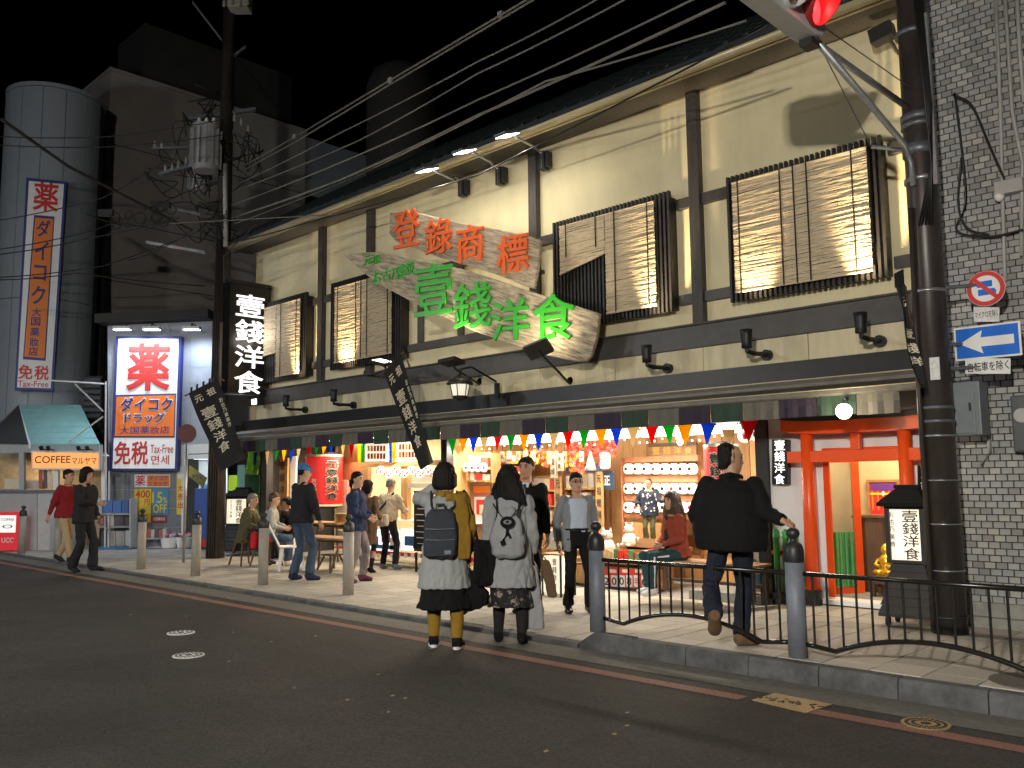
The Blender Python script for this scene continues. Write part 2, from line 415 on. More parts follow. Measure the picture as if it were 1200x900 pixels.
# ================================================================ RESTAURANT BUILDING
XL, XR = -18.4, -3.22
rest = thing('restaurant_building', 'long two-storey timber and plaster restaurant with bamboo-blinded windows over an open lit shop front', 'building', (-10.8, 10.3, 0))
def part(name, m, parent=rest, **k):
    def f(b): return b.build(name, m, parent, **k)
    return f
b = MB(); b.box(XL, XR, 10.30, 10.5, 2.6, 6.93); part('wall', K['plaster'])(b)
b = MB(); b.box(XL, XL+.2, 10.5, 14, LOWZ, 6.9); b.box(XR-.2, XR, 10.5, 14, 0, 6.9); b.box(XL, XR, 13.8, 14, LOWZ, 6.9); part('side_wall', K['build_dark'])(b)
# posts and beams
def bar(name, x0, x1, z0, z1, y0=10.22, m='timber', y1=10.31):
    b = MB(); b.box(x0, x1, y0, y1, z0, z1); part(name, K[m], bevel=.006)(b)
posts = [-15.56, -13.86, -9.44, -6.40]
for px_ in posts: bar('post', px_-.085, px_+.085, 3.57, 6.90, 10.19)
bar('post', -3.52, -3.36, 3.57, 6.9, 10.19, 'plaster')
wins = [(-17.62, -15.92, 3.76, 5.47), (-14.98, -12.72, 3.80, 5.49), (-8.90, -6.76, 3.84, 5.45), (-5.82, -3.82, 3.82, 5.40)]
edges = [(-18.3, -17.66), (-15.88, -15.65), (-15.47, -15.02), (-12.68, -9.53), (-9.35, -8.94), (-6.72, -6.49), (-6.31, -5.86), (-3.78, -3.3)]
for x0, x1 in edges:
    bar('middle_beam', x0, x1, 5.26, 5.41, 10.225); bar('sill_beam', x0, x1, 3.90, 4.04, 10.225, 'beam_grey')
for px_ in (at(490, 400, 10.2).x, at(537, 400, 10.2).x): bar('short_post', px_-.06, px_+.06, 4.045, 5.255, 10.228, 'beam_grey')
# windows: lattice in a frame (the bamboo blinds hang in front of them)
for x0, x1, z0, z1 in wins:
    b = MB(); b.box(x0, x1, 10.27, 10.299, z0, z1); wn = part('window', K['glass_dark'])(b)
    b = MB(); n = round((x1-x0)/.068)
    for i in range(n+1):
        xx = x0+(x1-x0)*i/n; b.box(xx-.017, xx+.017, 10.09, 10.15, z0-.03, z1+.075)
    b.build('lattice', K['black_timber'], wn, kind='stuff')
    b = MB(); b.box(x0, x1, 10.15, 10.27, z1-.045, z1); b.box(x0, x1, 10.15, 10.27, z0, z0+.045)
    b.box(x0, x0+.05, 10.151, 10.27, z0+.046, z1-.046); b.box(x1-.05, x1, 10.151, 10.27, z0+.046, z1-.046); b.build('frame', K['black_timber'], wn)
# ledges under the windows
bar('lower_beam', XL, XR, 3.27, 3.57, 10.15, 'beam_grey')
bar('lower_beam', XL, XR, 3.571, 3.60, 10.12, 'timber')
sx = [at(721, 440, 10.2).x, at(825, 420, 10.2).x, at(947, 400, 10.2).x]
d = (sx[2]-sx[0])/2; seams = [XR]+[sx[2]-k*d for k in range(0, 8)]+[XL]
for a, c in zip(seams, seams[1:]):
    b = MB(); b.box(c+.006, a-.006, 10.2, 10.302, 2.925, 3.268); part('fascia_panel', K['fascia'], bevel=.004)(b)
bar('black_band', XL, XR, 2.69, 2.922, 10.02, 'band_black')
bar('black_band', XL, XR, 2.66, 2.688, 9.97, 'gutter_metal')
# awning case, folded cloth and front rail
AL = XL+.15
def prof(name, pts, m, x0=AL, x1=XR-.02):
    b = MB(); b.prism([(x0, y, z) for y, z in pts], (x1-x0, 0, 0)); part(name, K[m], bevel=.008)(b)
prof('awning_case', [(10.02, 2.50), (10.02, 2.655), (9.80, 2.655), (9.70, 2.60), (9.70, 2.53), (9.76, 2.50)], 'awning')
prof('awning_cloth', [(9.76, 2.515), (9.40, 2.44), (9.40, 2.47), (9.76, 2.58)], 'awning_dark')
prof('awning_rail', [(9.39, 2.395), (9.39, 2.46), (9.35, 2.475), (9.29, 2.465), (9.28, 2.41), (9.31, 2.39)], 'awning')
prof('awning_rail', [(9.28, 2.455), (9.28, 2.468), (9.265, 2.468), (9.265, 2.455)], 'gutter_metal')
vals = [cloth('val_purple', (.045, .035, .055)), cloth('val_green', (.04, .072, .053)), cloth('val_cream', (.145, .135, .118))]
va = at(912, 480, 9.31).x; vw = .452
k0 = int((AL-va)/vw)+1
for k in range(k0, 20):
    x0 = va+k*vw
    if x0+vw > XR: break
    b = MB(); b.smooth = True; M_ = 8; top, bot = [], []
    rows = []
    for z, amp in ((2.395, .004), (2.30, .012), (2.175+random.uniform(-.012, .012), .022)):
        rows.append([(x0+.004+(vw-.008)*i/M_, 9.325+amp*math.sin(i*1.9+k*2.1), z) for i in range(M_+1)])
    for r0, r1 in zip(rows, rows[1:]):
        for i in range(M_): b.face([r0[i], r0[i+1], r1[i+1], r1[i]]); 
        for i in range(M_): b.face([V(r1[i])+V((0, .006, 0)), V(r1[i+1])+V((0, .006, 0)), V(r0[i+1])+V((0, .006, 0)), V(r0[i])+V((0, .006, 0))])
    part('valance_cloth', vals[k % 3])(b)
# roof, eave and gutter
RS = .65
b = MB(); b.prism([(XL-.3, 9.55, 6.93), (XL-.3, 9.55, 7.0), (XL-.3, 13.6, 7.0+4.05*RS), (XL-.3, 13.6, 6.93+4.05*RS)], (XR-XL+.2, 0, 0))
b.prism([(XL-.3, 13.61, 7.0+4.05*RS), (XL-.3, 17.6, 7.0), (XL-.3, 17.6, 6.93), (XL-.3, 13.61, 6.93+4.05*RS)], (XR-XL+.2, 0, 0))
roof = part('roof', K['roof'])(b)
b = MB(); x = XL-.28
while x < XR-.15:
    b.prism([(x, 9.56, 7.001), (x, 9.56, 7.04), (x, 13.6, 7.04+4.04*RS), (x, 13.6, 7.001+4.04*RS)], (.05, 0, 0)); x += .30
b.build('roof_rib', K['roof'], roof, kind='stuff')
b = MB()
for j in range(1, 12):
    y = 9.6+j*.33; b.box(XL-.29, XR-.12, y, y+.02, 7.0+(y-9.55)*RS-.005, 7.0+(y-9.55)*RS+.02)
b.build('roof_course', K['roof'], roof, kind='stuff')
prof('eave_board', [(9.60, 6.80), (9.60, 6.925), (9.65, 6.925), (9.65, 6.80)], 'gutter_metal', XL-.2, XR)
prof('soffit', [(9.65, 6.86), (9.65, 6.93), (10.3, 6.93), (10.3, 6.90)], 'timber', XL-.2, XR)
b = MB(); b.smooth = True
b.loft([[(xx, 9.52+.075*math.cos(a), 6.86+.075*math.sin(a)) for a in [math.pi+math.pi*i/8 for i in range(9)]]+[(xx, 9.52+.065*math.cos(a), 6.865+.065*math.sin(a)) for a in [2*math.pi-math.pi*i/8 for i in range(9)]] for xx in (XL-.2, -13, -8, XR)])
part('gutter', K['gutter_metal'])(b)
# ground floor frame and rooms behind it
B0, B1, B2 = -17.9, -11.78, -5.62
for xx, wd in ((B2, .17), (B1, .16), (B0, .2)): 
    b = MB(); b.box(xx-wd/2, xx+wd/2, 10.33, 10.5, sz(xx)-.01, 2.49); part('shop_post', K['black_timber'], bevel=.006)(b)
b = MB(); b.box(XL, XR, 10.5, 13.8, 2.5, 2.6); b.box(XL, XR, 10.03, 10.5, 2.497, 2.598); part('ceiling', K['ceiling'])(b)
b = MB(); b.box(B1+.05, B2-.09, 12.5, 12.6, LOWZ, 2.499); part('back_wall', K['wood_orange'])(b)
b = MB(); b.box(B0-.1, B1-.05, 12.3, 12.4, LOWZ, 2.499); part('back_wall', K['plaster'])(b)
b = MB(); b.box(B1-.05, B1+.05, 10.5, 12.55, LOWZ, 2.498); part('partition', K['wood_orange'])(b)
b = MB(); b.box(B2-.09, B2+.05, 10.5, 12.55, -.02, 2.498); part('partition', K['plaster_white'])(b)
b = MB(); b.box(XL+.2, XR, 10.37, 13.8, LOWZ-.1, LOWZ+.002); b.box(-6.8, XR, 10.37, 13.8, LOWZ+.003, .012); part('floor', K['concrete'])(b)
# boards of the back wall, one by one
x = B1+.08
while x < B2-.3:
    b = MB(); wd = random.uniform(.2, .3); b.box(x, x+wd-.008, 12.475, 12.499, .3, 2.48); part('board', K[random.choice(('wood_orange', 'wood_v', 'wood_orange'))])(b); x += wd
# ---- white bay with the red gate
b = MB(); b.box(B2+.09, -4.83, 10.38, 10.5, 0, 2.10); b.box(-3.80, XR, 10.38, 10.5, 0, 2.10); b.box(B2+.09, XR, 10.381, 10.499, 2.101, 2.30); b.box(-4.83, -3.80, 10.381, 10.499, 1.86, 2.10)
part('white_wall', K['plaster_white'])(b)
b = MB(); b.box(B2+.09, XR, 10.34, 10.50, 2.305, 2.49); part('lintel', K['plaster_white'])(b)
hall = K['hall'] = mat('hall_plaster', (.62, .47, .27), .8, .12, 3)
b = MB(); b.box(-5.2, -3.3, 12.0, 12.1, 0, 2.49); b.box(-5.3, -5.2, 10.5, 12.0, 0, 2.49); b.box(-3.3, -3.225, 10.5, 12.0, 0, 2.49); part('hall_wall', hall)(b)
b = MB(); b.box(-4.85, -3.75, 10.2, 10.5, .0135, .07); part('door_step', K['white_print'], bevel=.006)(b)
lamp('AREA', (-4.3, 11.2, 2.45), 62, (1, .84, .58), (-4.3, 11.2, 0), .7, rest, name='hall_light')
# the open glazed door
D0, D1 = at(962, 690, 10.52), at(1003, 688, 10.95)
D0.z = D1.z = .07; dv = (D1-D0); dv.z = 0; dl = .62; dv = dv.normalized()*dl; D1 = D0+dv
dn = V((dv.y, -dv.x, 0)).normalized()
def dbox(s0, s1, z0, z1, th=.03): 
    b = MB(); p0, p1 = D0+dv*s0, D0+dv*s1
    b.prism([p0+V((0, 0, z0))-dn*th/2, p1+V((0, 0, z0))-dn*th/2, p1+V((0, 0, z0))+dn*th/2, p0+V((0, 0, z0))+dn*th/2], (0, 0, z1-z0)); return b
b = dbox(0, .17, 0, 1.76); dr = b.build('door', K['torii'], rest, bevel=.004)
for a, c, z0, z1 in ((.83, 1, 0, 1.76), (.171, .829, 1.62, 1.758), (.171, .829, .001, .08)): dbox(a, c, z0, z1, .029).build('door_rail', K['torii'], dr)
gl = mat('door_glass', (.75, .78, .75), .05, 0); gl.node_tree.nodes['Principled BSDF'].inputs['Transmission Weight'].default_value = .92
dbox(.171, .829, .081, 1.619, .008).build('pane', gl, dr)
for i in range(5):
    s = .22+i*.125; b = MB(); p = D0+dv*s+dn*.03; b.cyl(p+V((0, 0, .1)), p+V((0, 0, .76)), .026, n=8); b.build('picket', mk('picket_green', (.03, .30, .06), .4, .1) if 'picket_green' not in K else K['picket_green'], dr)
# ---- torii gate
tg = thing('torii_gate', 'vermilion wooden torii gate with black cap framing the entrance beside the brick wall', 'gate', (-4.35, 10.15, 0))
TY = 10.14
tx0, tx1 = at(950, 620, TY).x, at(1066, 620, TY).x
for xx in (tx0, tx1):
    b = MB(); b.smooth = True; b.tube([(xx, TY, .17), (xx, TY, 2.06)], [.085, .072], 20); b.build('pillar', K['torii'], tg)
    b = MB(); b.cyl((xx, TY, 0), (xx, TY, .18), .098, n=20); b.build('pillar_base', K['black_gloss'], tg)
zk0, zk1 = at(1000, 507, TY).z, at(1000, 492, TY).z
kx0, kx1 = at(919, 500, TY).x, -3.28
def sweep(z0, z1, y0, y1, m, nm, ex=0, x0=kx0, x1=kx1):
    b = MB(); N_ = 10; rings = []
    for i in range(N_+1):
        u = i/N_; xx = x0-ex+(x1-x0+2*ex)*u; up = .05*(2*u-1)**4
        rings.append([(xx, y0, z0+up), (xx, y1, z0+up), (xx, y1, z1+up), (xx, y0, z1+up)])
    b.loft(rings).build(nm, m, tg)
sweep(zk0, zk1, TY-.10, TY+.10, K['torii'], 'lintel')
sweep(zk1+.001, zk1+.055, TY-.14, TY+.14, K['black_timber'], 'cap', .05)
zn0, zn1 = at(1000, 541, TY).z, at(1000, 527, TY).z
b = MB(); b.box(at(924, 530, TY).x, -3.28, TY-.045, TY+.045, zn0, zn1); b.build('tie_beam', K['torii'], tg, bevel=.006)
gx = at(1003, 515, TY).x
b = MB(); b.box(gx-.055, gx+.055, TY-.04, TY+.04, zn1+.001, zk0+.01); b.build('strut', K['torii'], tg, bevel=.005)
b = MB(); b.box(tx0+.09, tx1-.09, 10.345, 10.379, 1.74, 1.86); b.box(tx0+.09, tx0+.17, 10.345, 10.379, .08, 1.739); b.build('door_frame', K['torii'], tg, bevel=.004)
# globe lamp over the gate
p = at(989, 482, 9.2)
t = thing('globe_lamp', 'glowing white globe lamp above the red torii gate', 'lamp', p)
b = MB(); b.smooth = True; b.sph(p, .085, 16, 10); b.build('globe', glow('globe_glow', (1, .88, .62), 9), t)
b = MB(); b.tube([p+V((0, 0, .075)), p+V((0, .01, .13)), p+V((0, .09, .14))], .022, 8); b.build('bracket', K['gun'], t)
lamp('POINT', p-V((0, .12, .03)), 18, (1, .82, .52), size=.09, parent=t)
# hall furniture
def frame_pic(label, pl, r4, mframe, mpic, draw=None, cat='picture', nm='framed_picture', th=.03, wd=.035):
    q = [pl.at(*p) for p in rectp(*r4)]; c = sum(q, V())/4
    t = thing(nm, label, cat, c); x0, x1 = 0, (pl.at(r4[2], (r4[1]+r4[3])/2)-pl.at(r4[0], (r4[1]+r4[3])/2)).length; h = (pl.at((r4[0]+r4[2])/2, r4[1])-pl.at((r4[0]+r4[2])/2, r4[3])).length
    rt, up = pl.right, V((0, 0, 1))
    def ob(cx, cz, hw, hh, y0, y1):
        b = MB(); b.obox(c+rt*cx+up*cz+pl.n*((y0+y1)/2), rt*hw, -pl.n*((y1-y0)/2), up*hh); return b
    ob(0, 0, x1/2-wd, h/2-wd, 0, .012).build('panel', mpic, t)
    for s in (-1, 1):
        ob(s*(x1/2-wd/2), 0, wd/2, h/2, 0, th).build('frame_bar', mframe, t); ob(0, s*(h/2-wd/2), x1/2-wd-.001, wd/2, 0, th-.002).build('frame_bar', mframe, t)
    if draw: draw(t, c, rt, up, x1, h, ob)
    return t
def shrine(t, c, rt, up, W_, H_, ob):
    ob(0, H_*.3, W_*.38, H_*.1, .012, .018).build('print', cloth('purple_print', (.16, .05, .30)), t)
    for i in range(5): ob((i-2)*W_*.17, -H_*.05, W_*.02, H_*.25, .012, .02).build('print', K['orange_print'], t)
    ob(0, H_*.12, W_*.4, H_*.025, .013, .022).build('print', K['yellow_print'], t)
    b = MB(); b.sph(c-pl_h.right*0+V((0, -.03, -H_*.1)), (W_*.07, .015, H_*.12)); b.sph(c+V((0, -.03, H_*.12)), (W_*.045, .012, H_*.07)); b.build('print', K['white_print'], t)
pl_h = PY(11.98)
frame_pic('wood framed picture with purple and red scene on the entrance hall wall', pl_h, (1017, 562, 1056, 606), K['wood'], K['red_print'], shrine)
p = at(1012, 606, 11.7)
t = thing('hall_cabinet', 'dark brown wooden cabinet in the entrance hall under the framed picture', 'cabinet', (p.x, 11.7, .013))
b = MB(); b.box(p.x, p.x+.6, 11.62, 11.98, .013, .97); b.build('body', K['wood_dark'], t, bevel=.006)
b = MB(); b.box(p.x-.12, p.x+.66, 11.58, 11.98, .971, 1.0); b.build('top', K['wood_dark'], t)
for i in range(2):
    b = MB(); b.box(p.x+.03+i*.28, p.x+.29+i*.28, 11.6, 11.619, .06, .92); dd = b.build('door', K['wood_dark'], t, bevel=.004)
    b = MB(); b.sph((p.x+.26+i*.08, 11.59, .5), .012, 8, 5); b.build('knob', K['brass'], dd)
# golden figure on a small stool
p = at(1040, 690, 11.35); gx_ = p.x
t = thing('stool', 'small wooden stool under the golden seated figure', 'stool', (gx_, 11.35, .013))
b = MB(); b.box(gx_-.17, gx_+.17, 11.22, 11.48, .17, .20); b.build('seat', K['wood_dark'], t, bevel=.004)
for sx_ in (-1, 1):
    for sy_ in (-1, 1): b = MB(); b.box(gx_+sx_*.13-.02, gx_+sx_*.13+.02, 11.35+sy_*.1-.02, 11.35+sy_*.1+.02, .013, .17); b.build('leg', K['wood_dark'], t)
gold = mat('gold', (.80, .50, .05), .3, .15, 12, .05, .6)
t = thing('golden_statue', 'golden seated figure on a stool inside the entrance hall', 'statue', (gx_, 11.35, .201))
b = MB(); b.box(gx_-.15, gx_+.15, 11.24, 11.46, .201, .30); b.build('plinth', gold, t, bevel=.01)
b = MB(); b.smooth = True; b.lathe((gx_, 11.35, .3), [(.14, 0), (.15, .06), (.11, .12), (.10, .2), (.12, .28), (.07, .33), (.045, .35), (.07, .39), (.075, .44), (.05, .49), (.02, .53)], 16)
b.tube([(gx_-.11, 11.33, .56), (gx_-.15, 11.26, .47), (gx_-.05, 11.2, .45)], [.035, .03, .028], 8); b.tube([(gx_+.11, 11.33, .56), (gx_+.15, 11.26, .47), (gx_+.05, 11.2, .45)], [.035, .03, .028], 8)
b.sph((gx_-.09, 11.24, .36), (.09, .09, .05)); b.sph((gx_+.09, 11.24, .36), (.09, .09, .05)); b.build('figure', gold, t); t.scale = (.74, .74, .74)
# green picket fence in front of the white wall
fx0, fx1 = at(904, 660, 10.3).x, at(938, 660, 10.3).x
t = thing('picket_fence', 'short green picket fence with a red rail against the white wall left of the torii', 'fence', ((fx0+fx1)/2, 10.3, 0))
for i in range(3):
    xx = fx0+.09+i*(fx1-fx0-.14)/2; b = MB(); b.smooth = True
    b.lathe((xx, 10.28, .09), [(.035, 0), (.038, .5), (.034, .66), (.045, .67), (.045, .70), (.03, .71), (.043, .74), (.03, .77), (.005, .785)], 10); b.build('picket', K['picket_green'], t)
b = MB(); b.box(fx0, fx1, 10.315, 10.345, .55, .60); b.build('rail', K['torii'], t)
b = MB(); b.box(fx0, fx1, 10.2, 10.36, .013, .09); b.build('base', K['black_gloss'], t)
# little sign boxes on the white wall
glowtxt = glow('sign_white_glow', (1, .97, .9), 1.6)
def wall_box(label, pl, r4, txt, m, th=.09, tw=.55, lit=True, group=None):
    q = [pl.at(*p) for p in rectp(*r4)]; c = sum(q, V())/4; t = thing('wall_sign', label, 'sign', c, group=group)
    b = MB(); b.prism(q, -pl.n*th); b.build('box', K['black_gloss'], t, bevel=.004)
    h = (r4[3]-r4[1])/len(txt)*.9; W_ = (r4[2]-r4[0])*tw
    for i, ch in enumerate(txt): letters_px(ch, m, t, pl, (r4[0]+r4[2])/2, r4[1]+(i+.5)*(r4[3]-r4[1])/len(txt), W_, h, bold=.035, name='letter')
    return t
wall_box('narrow black sign with glowing white characters on the white wall left of the torii', PY(10.28), (904.5, 515, 923, 568), '壹錢洋食', glowtxt, .09, .66)
wall_box('narrow black sign with cream brush characters right of the torii, half behind the pole', PY(10.2), (1075, 545, 1096, 610), '壹錢洋食', K['cream_print'], .06, .6)

# ================================================================ BAMBOO BLINDS
def blind(label, x0, x1, ztop, segs, cords, y=10.03):
    t = thing('bamboo_blind', label, 'blind', ((x0+x1)/2, y, ztop), group='bamboo blinds over the upper windows')
    b = MB(); z = ztop
    zmin = min(min(s[2], s[3]) for s in segs)
    while z > zmin:
        dy, tl = random.uniform(-.007, .007), random.uniform(-.5, .5)
        for xa, xb, za, zb in segs:
            lo, hi = xa, xb
            if za != zb:
                u = (z-za)/(zb-za); u = max(0, min(1, u))
                if zb > za: hi = xa+(xb-xa)*u if z < zb else xb
                else: lo = xa+(xb-xa)*u if z < za else xa
                if z < min(za, zb): continue
            elif z < za: continue
            if hi-lo < .02: continue
            xx = lo; n = max(1, round((hi-lo)/.2)); 
            ends = [lo+(hi-lo)*i/n for i in range(n+1)]; zz = [z+random.uniform(-.005, .005) for _ in ends]; ye = [random.uniform(-.009, .006) for _ in ends]
            h = .0075
            for i in range(n):
                b.prism([(ends[i], y+dy+ye[i], zz[i]-h), (ends[i+1]-.001, y+dy+ye[i+1], zz[i+1]-h), (ends[i+1]-.001, y+dy+ye[i+1]-.004-tl*.006, zz[i+1]+h), (ends[i], y+dy+ye[i]-.004-tl*.006, zz[i]+h)], (0, .005, 0))
        z -= .0165
    b.build('slats', K['bamboo'], t, kind='stuff')
    for xa, xb, za, zb in segs:
        b = MB(); b.cyl((xa, y, za), (xb, y, zb), .018, n=8); b.build('bottom_rod', K['bamboo'], t)
    b = MB(); b.cyl((x0, y, ztop+.02), (x1, y, ztop+.02), .016, n=8); b.build('top_rod', K['bamboo'], t)
    for cx, zb in cords:
        b = MB(); b.box(cx-.009, cx+.009, y-.022, y-.014, zb, ztop+.03); b.build('cord', K['cord'], t)
    return t
X = lambda px, py=300: at(px, py, 10.03).x
zb_ = at(708, 296, 10.03).z; za_ = at(655, 322, 10.03).z
blind('lowered bamboo blind lit from below on the upper window nearest the brick wall', X(860, 280), X(1020, 260), 5.33, [(X(860, 280), X(1020, 260), 3.90, 3.88)], [(X(q), 3.88) for q in (868, 918, 934, 950, 1004)])
blind('bamboo blind with its left half hitched up at a slant over black window bars', X(656), X(768), 5.38, [(X(656), X(709), za_, zb_), (X(709.5), X(768), 3.92, 3.92)], [(X(664), 4.9), (X(699), 4.95), (X(721), 3.92), (X(760), 3.92)])
blind('bamboo blind on the upper window left of the boat-shaped sign, bright along its left edge', X(393), X(459), 5.40, [(X(393), X(459), 3.90, 3.90)], [(X(q), 3.9) for q in (397, 418, 424, 431, 455)])
zr = at(318, 415, 10.03).z
blind('small bamboo blind with a short left flap beside the vertical lit sign', X(311), X(353), 5.38, [(X(311), X(325), zr, zr+.02), (X(325.5), X(353), 3.82, 3.82)], [(X(331), 3.82), (X(349), 3.82)])

# ================================================================ LIGHTS ON THE FRONT
def uplight(px, py, label, power=50, y=9.72):
    p = at(px, py, y); t = thing('wall_spotlight', label, 'spotlight', p, group='black spotlights on the cream band')
    b = MB(); b.smooth = True; b.lathe(p+V((0, 0, -.05)), [(.02, 0), (.065, .01), (.062, .08), (.07, .17), (.078, .24), (.07, .24), (.06, .18), (.01, .17)], 16); b.build('housing', K['black'], t)
    b = MB(); b.tube([p+V((0, 0, -.02)), p+V((0, .0, -.08)), p+V((.03, .1, -.1)), p+V((.03, .30, -.09)), p+V((.03, .44, -.09))], .03, 8); b.tube([p+V((.03, .41, -.09)), p+V((.03, .484, -.09))], .07, 12); b.build('bracket', K['black'], t)
    b = MB(); b.cyl(p+V((0, 0, .125)), p+V((0, 0, .13)), .05); b.build('lens', glow('lens_glow', (1, .8, .5), 10), t)
    lamp('SPOT', p+V((0, 0, .20)), power, (1, .76, .42), p+V((.0, .30, 1.0)), .045, t, 50, 1)
UPS = [(335, 474, 'leftmost'), (391, 468, 'second from left'), (758, 421, 'third from right'), (875, 404, 'second from right'), (1009, 386, 'rightmost')]
for (px, py, wd), pw in zip(UPS, (420, 480, 560, 300, 640)):
    uplight(px, py, {'leftmost': 'black cup spotlight on the cream band just right of the vertical lit sign', 'second from left': 'black cup spotlight on the cream band below the blind left of the boat sign',
        'third from right': 'black cup spotlight below the half-hitched blind', 'second from right': 'black cup spotlight midway between the two right-hand blinds', 'rightmost': 'black cup spotlight below the blind nearest the brick wall'}[wd], pw)
def flood(px, py, label, wall_px, power, to, y=9.35):
    p, q = at(px, py, y), at(wall_px[0], wall_px[1], 10.2); t = thing('panel_floodlight', label, 'floodlight', p, group='black floodlights on arms below the boat-shaped sign')
    d = (V(to)-p).normalized(); s = V((1, 0, 0)); s = (s-d*s.dot(d)).normalized(); e = d.cross(s)
    b = MB(); b.obox(p, s*.19, e*.12, d*.03); b.build('housing', K['black'], t, bevel=.008)
    b = MB(); b.obox(p+d*.033, s*.16, e*.095, d*.003); b.build('lens', glow('flood_lens', (1, .88, .65), 6), t)
    b = MB(); b.tube([p-d*.03, p-d*.06+V((0, .1, -.05)), q+V((0, 0, -.05)), q], .018, 8); b.cyl(q, q+V((0, .08, 0)), .06); b.build('arm', K['black'], t)
    lamp('SPOT', p+d*.06, power, (1, .84, .55), to, .1, t, 130, .9)

# ================================================================ BOAT-SHAPED SIGN AND THE BOARD ABOVE IT
e0, e1 = at(697, 390, 9.72), at(405, 300, 8.75)
dx = V((e1.x-e0.x, e1.y-e0.y, 0)).normalized(); PB = Plane(e0, V((-dx.y, dx.x, 0)) if V((-dx.y, dx.x, 0)).y < 0 else V((dx.y, -dx.x, 0)))
_d = PB.at(702, 367)-PB.at(445, 295); _al = math.atan2(_d.z, math.hypot(_d.x, _d.y))
_n = K['board'].node_tree; _mp = [q for q in _n.nodes if q.type == 'MAPPING'][0]; _m0 = _n.nodes.new('ShaderNodeMapping'); _m0.inputs['Rotation'].default_value = (0, _al, 0)
_n.links.new([q for q in _n.nodes if q.type == 'TEX_COORD'][0].outputs['Object'], _m0.inputs[0]); _n.links.new(_m0.outputs[0], _mp.inputs[0])
sg = thing('boat_sign', 'long pointed weathered wooden sign with raised green characters, slanting down across the upper front', 'sign', PB.at(560, 350))
low = [(403, 299), (424, 296), (445, 295), (479, 302), (515, 309), (550, 317), (624, 342), (702, 367), (699, 395), (692, 418), (686, 424), (675, 424), (635, 415), (561, 390), (493, 359), (437, 329), (417, 311)]
def boardpart(nm, par, pts, pl, th=.085):
    b = MB(); b.prism([pl.at(*p) for p in pts], -pl.n*th); return b.build(nm, K['board'], par, bevel=.012)
boardpart('board', sg, low, PB)
GL = K['green_letter']
for ch, x, y, ww, hh in (('壹', 509, 339, 44, 60), ('錢', 555, 358, 44, 54), ('洋', 599, 375, 44, 48), ('食', 650, 372, 50, 56)):
    letters_px(ch, GL, sg, PB, x, y, ww, hh, bold=.026, ext=.05, depth=.05, lift=.003, name='letter')
for ch, x, y, ww, hh in (('元', 431.5, 305, 9, 11), ('祖', 441.5, 304, 10, 11), ('お', 442, 325, 10, 15), ('古', 453.5, 322, 10, 13), ('乃', 463, 321, 9, 13), ('美', 471, 318, 9, 18), ('焼', 481, 314, 10, 15)):
    letters_px(ch, GL, sg, PB, x, y, ww, hh, bold=.03, ext=.03, depth=.025, lift=.003, name='letter')
for px, py in ((470, 312), (600, 395), (655, 400)):
    b = MB(); q = PB.at(px, py)-PB.n*.09; b.cyl(q, V((q.x, 10.2, q.z)), .03); b.build('bracket', K['gun'], sg)
e0, e1 = at(630, 310, 9.55), at(457, 262, 9.0)
dx = V((e1.x-e0.x, e1.y-e0.y, 0)).normalized(); nn = V((-dx.y, dx.x, 0)); PT = Plane(e0, nn if nn.y < 0 else -nn)
s2 = thing('board_sign', 'weathered wooden board sign with raised orange characters above the boat-shaped sign', 'sign', PT.at(540, 290))
boardpart('board', s2, [(457, 249), (493, 250), (539, 261), (585, 269), (621, 277), (633, 281), (630, 312), (625, 338), (617, 336), (578, 320), (516, 302), (465, 284), (456, 274)], PT, .08)
for ch, x, y, ww, hh in (('登', 477, 268, 31, 44), ('錄', 515, 277, 31, 42), ('商', 552, 285, 31, 43), ('標', 602, 297, 37, 45)):
    letters_px(ch, K['orange_letter'], s2, PT, x, y, ww, hh, bold=.026, ext=.05, depth=.045, lift=.003, name='letter')
for px, py in ((505, 285), (600, 310)):
    b = MB(); q = PT.at(px, py)-PT.n*.085; b.box(q.x-.03, q.x+.03, q.y, 10.2, q.z-.03, q.z+.03); b.build('bracket', K['gun'], s2)
# three lamps on arms above
def arm_lamp(hx, hy, wx, wy, label):
    q = at(wx, wy, 10.25); p = at(hx, hy, 9.05); t = thing('sign_lamp', label, 'lamp', q, group='lamps on arms above the wooden signs')
    d = V((0, .12, -1)).normalized(); tgt = V((p.x+.1, 9.7, p.z-1.8)); d = (tgt-p).normalized(); s = V((1, 0, 0)); e = d.cross(s).normalized()
    b = MB(); b.obox(p, s*.13, e*.17, d*.025); b.build('housing', K['steel_dark'], t, bevel=.01)
    b = MB(); b.obox(p+d*.028, s*.115, e*.15, d*.004); b.build('lens', glow('lamp_lens', (1, .95, .88), 14), t)
    b = MB(); b.smooth = True; b.tube([p+V((0, .1, .02)), V((p.x+(q.x-p.x)*.4, p.y+(q.y-p.y)*.6, p.z+.03)), q+V((-.04, -.22, .12)), q+V((0, -.1, .05)), q+V((0, -.1, -.2))], .022, 8); b.build('arm', K['steel'], t)
    b = MB(); b.box(q.x-.06, q.x+.06, q.y-.12, q.y, q.z-.22, q.z+.08); b.box(q.x+.09, q.x+.13, q.y-.12, q.y, q.z-.2, q.z+.06); b.build('ballast', K['gun'], t, bevel=.006)
    lamp('SPOT', p+d*.05, 62, (1, .92, .74), tgt, .06, t, 150, .9)
arm_lamp(500, 198, 545, 217, 'leftmost of the three lit lamps on arms under the eave')
arm_lamp(544, 176, 589, 203, 'middle of the three lit lamps on arms under the eave')
arm_lamp(594, 157, 640, 185, 'rightmost of the three lit lamps on arms under the eave')
flood(448, 425, 'square floodlight on an arm tilted up at the pointed end of the boat sign', (428, 437), 110, PB.at(450, 320)-V((0, 0, 0)), 9.2)
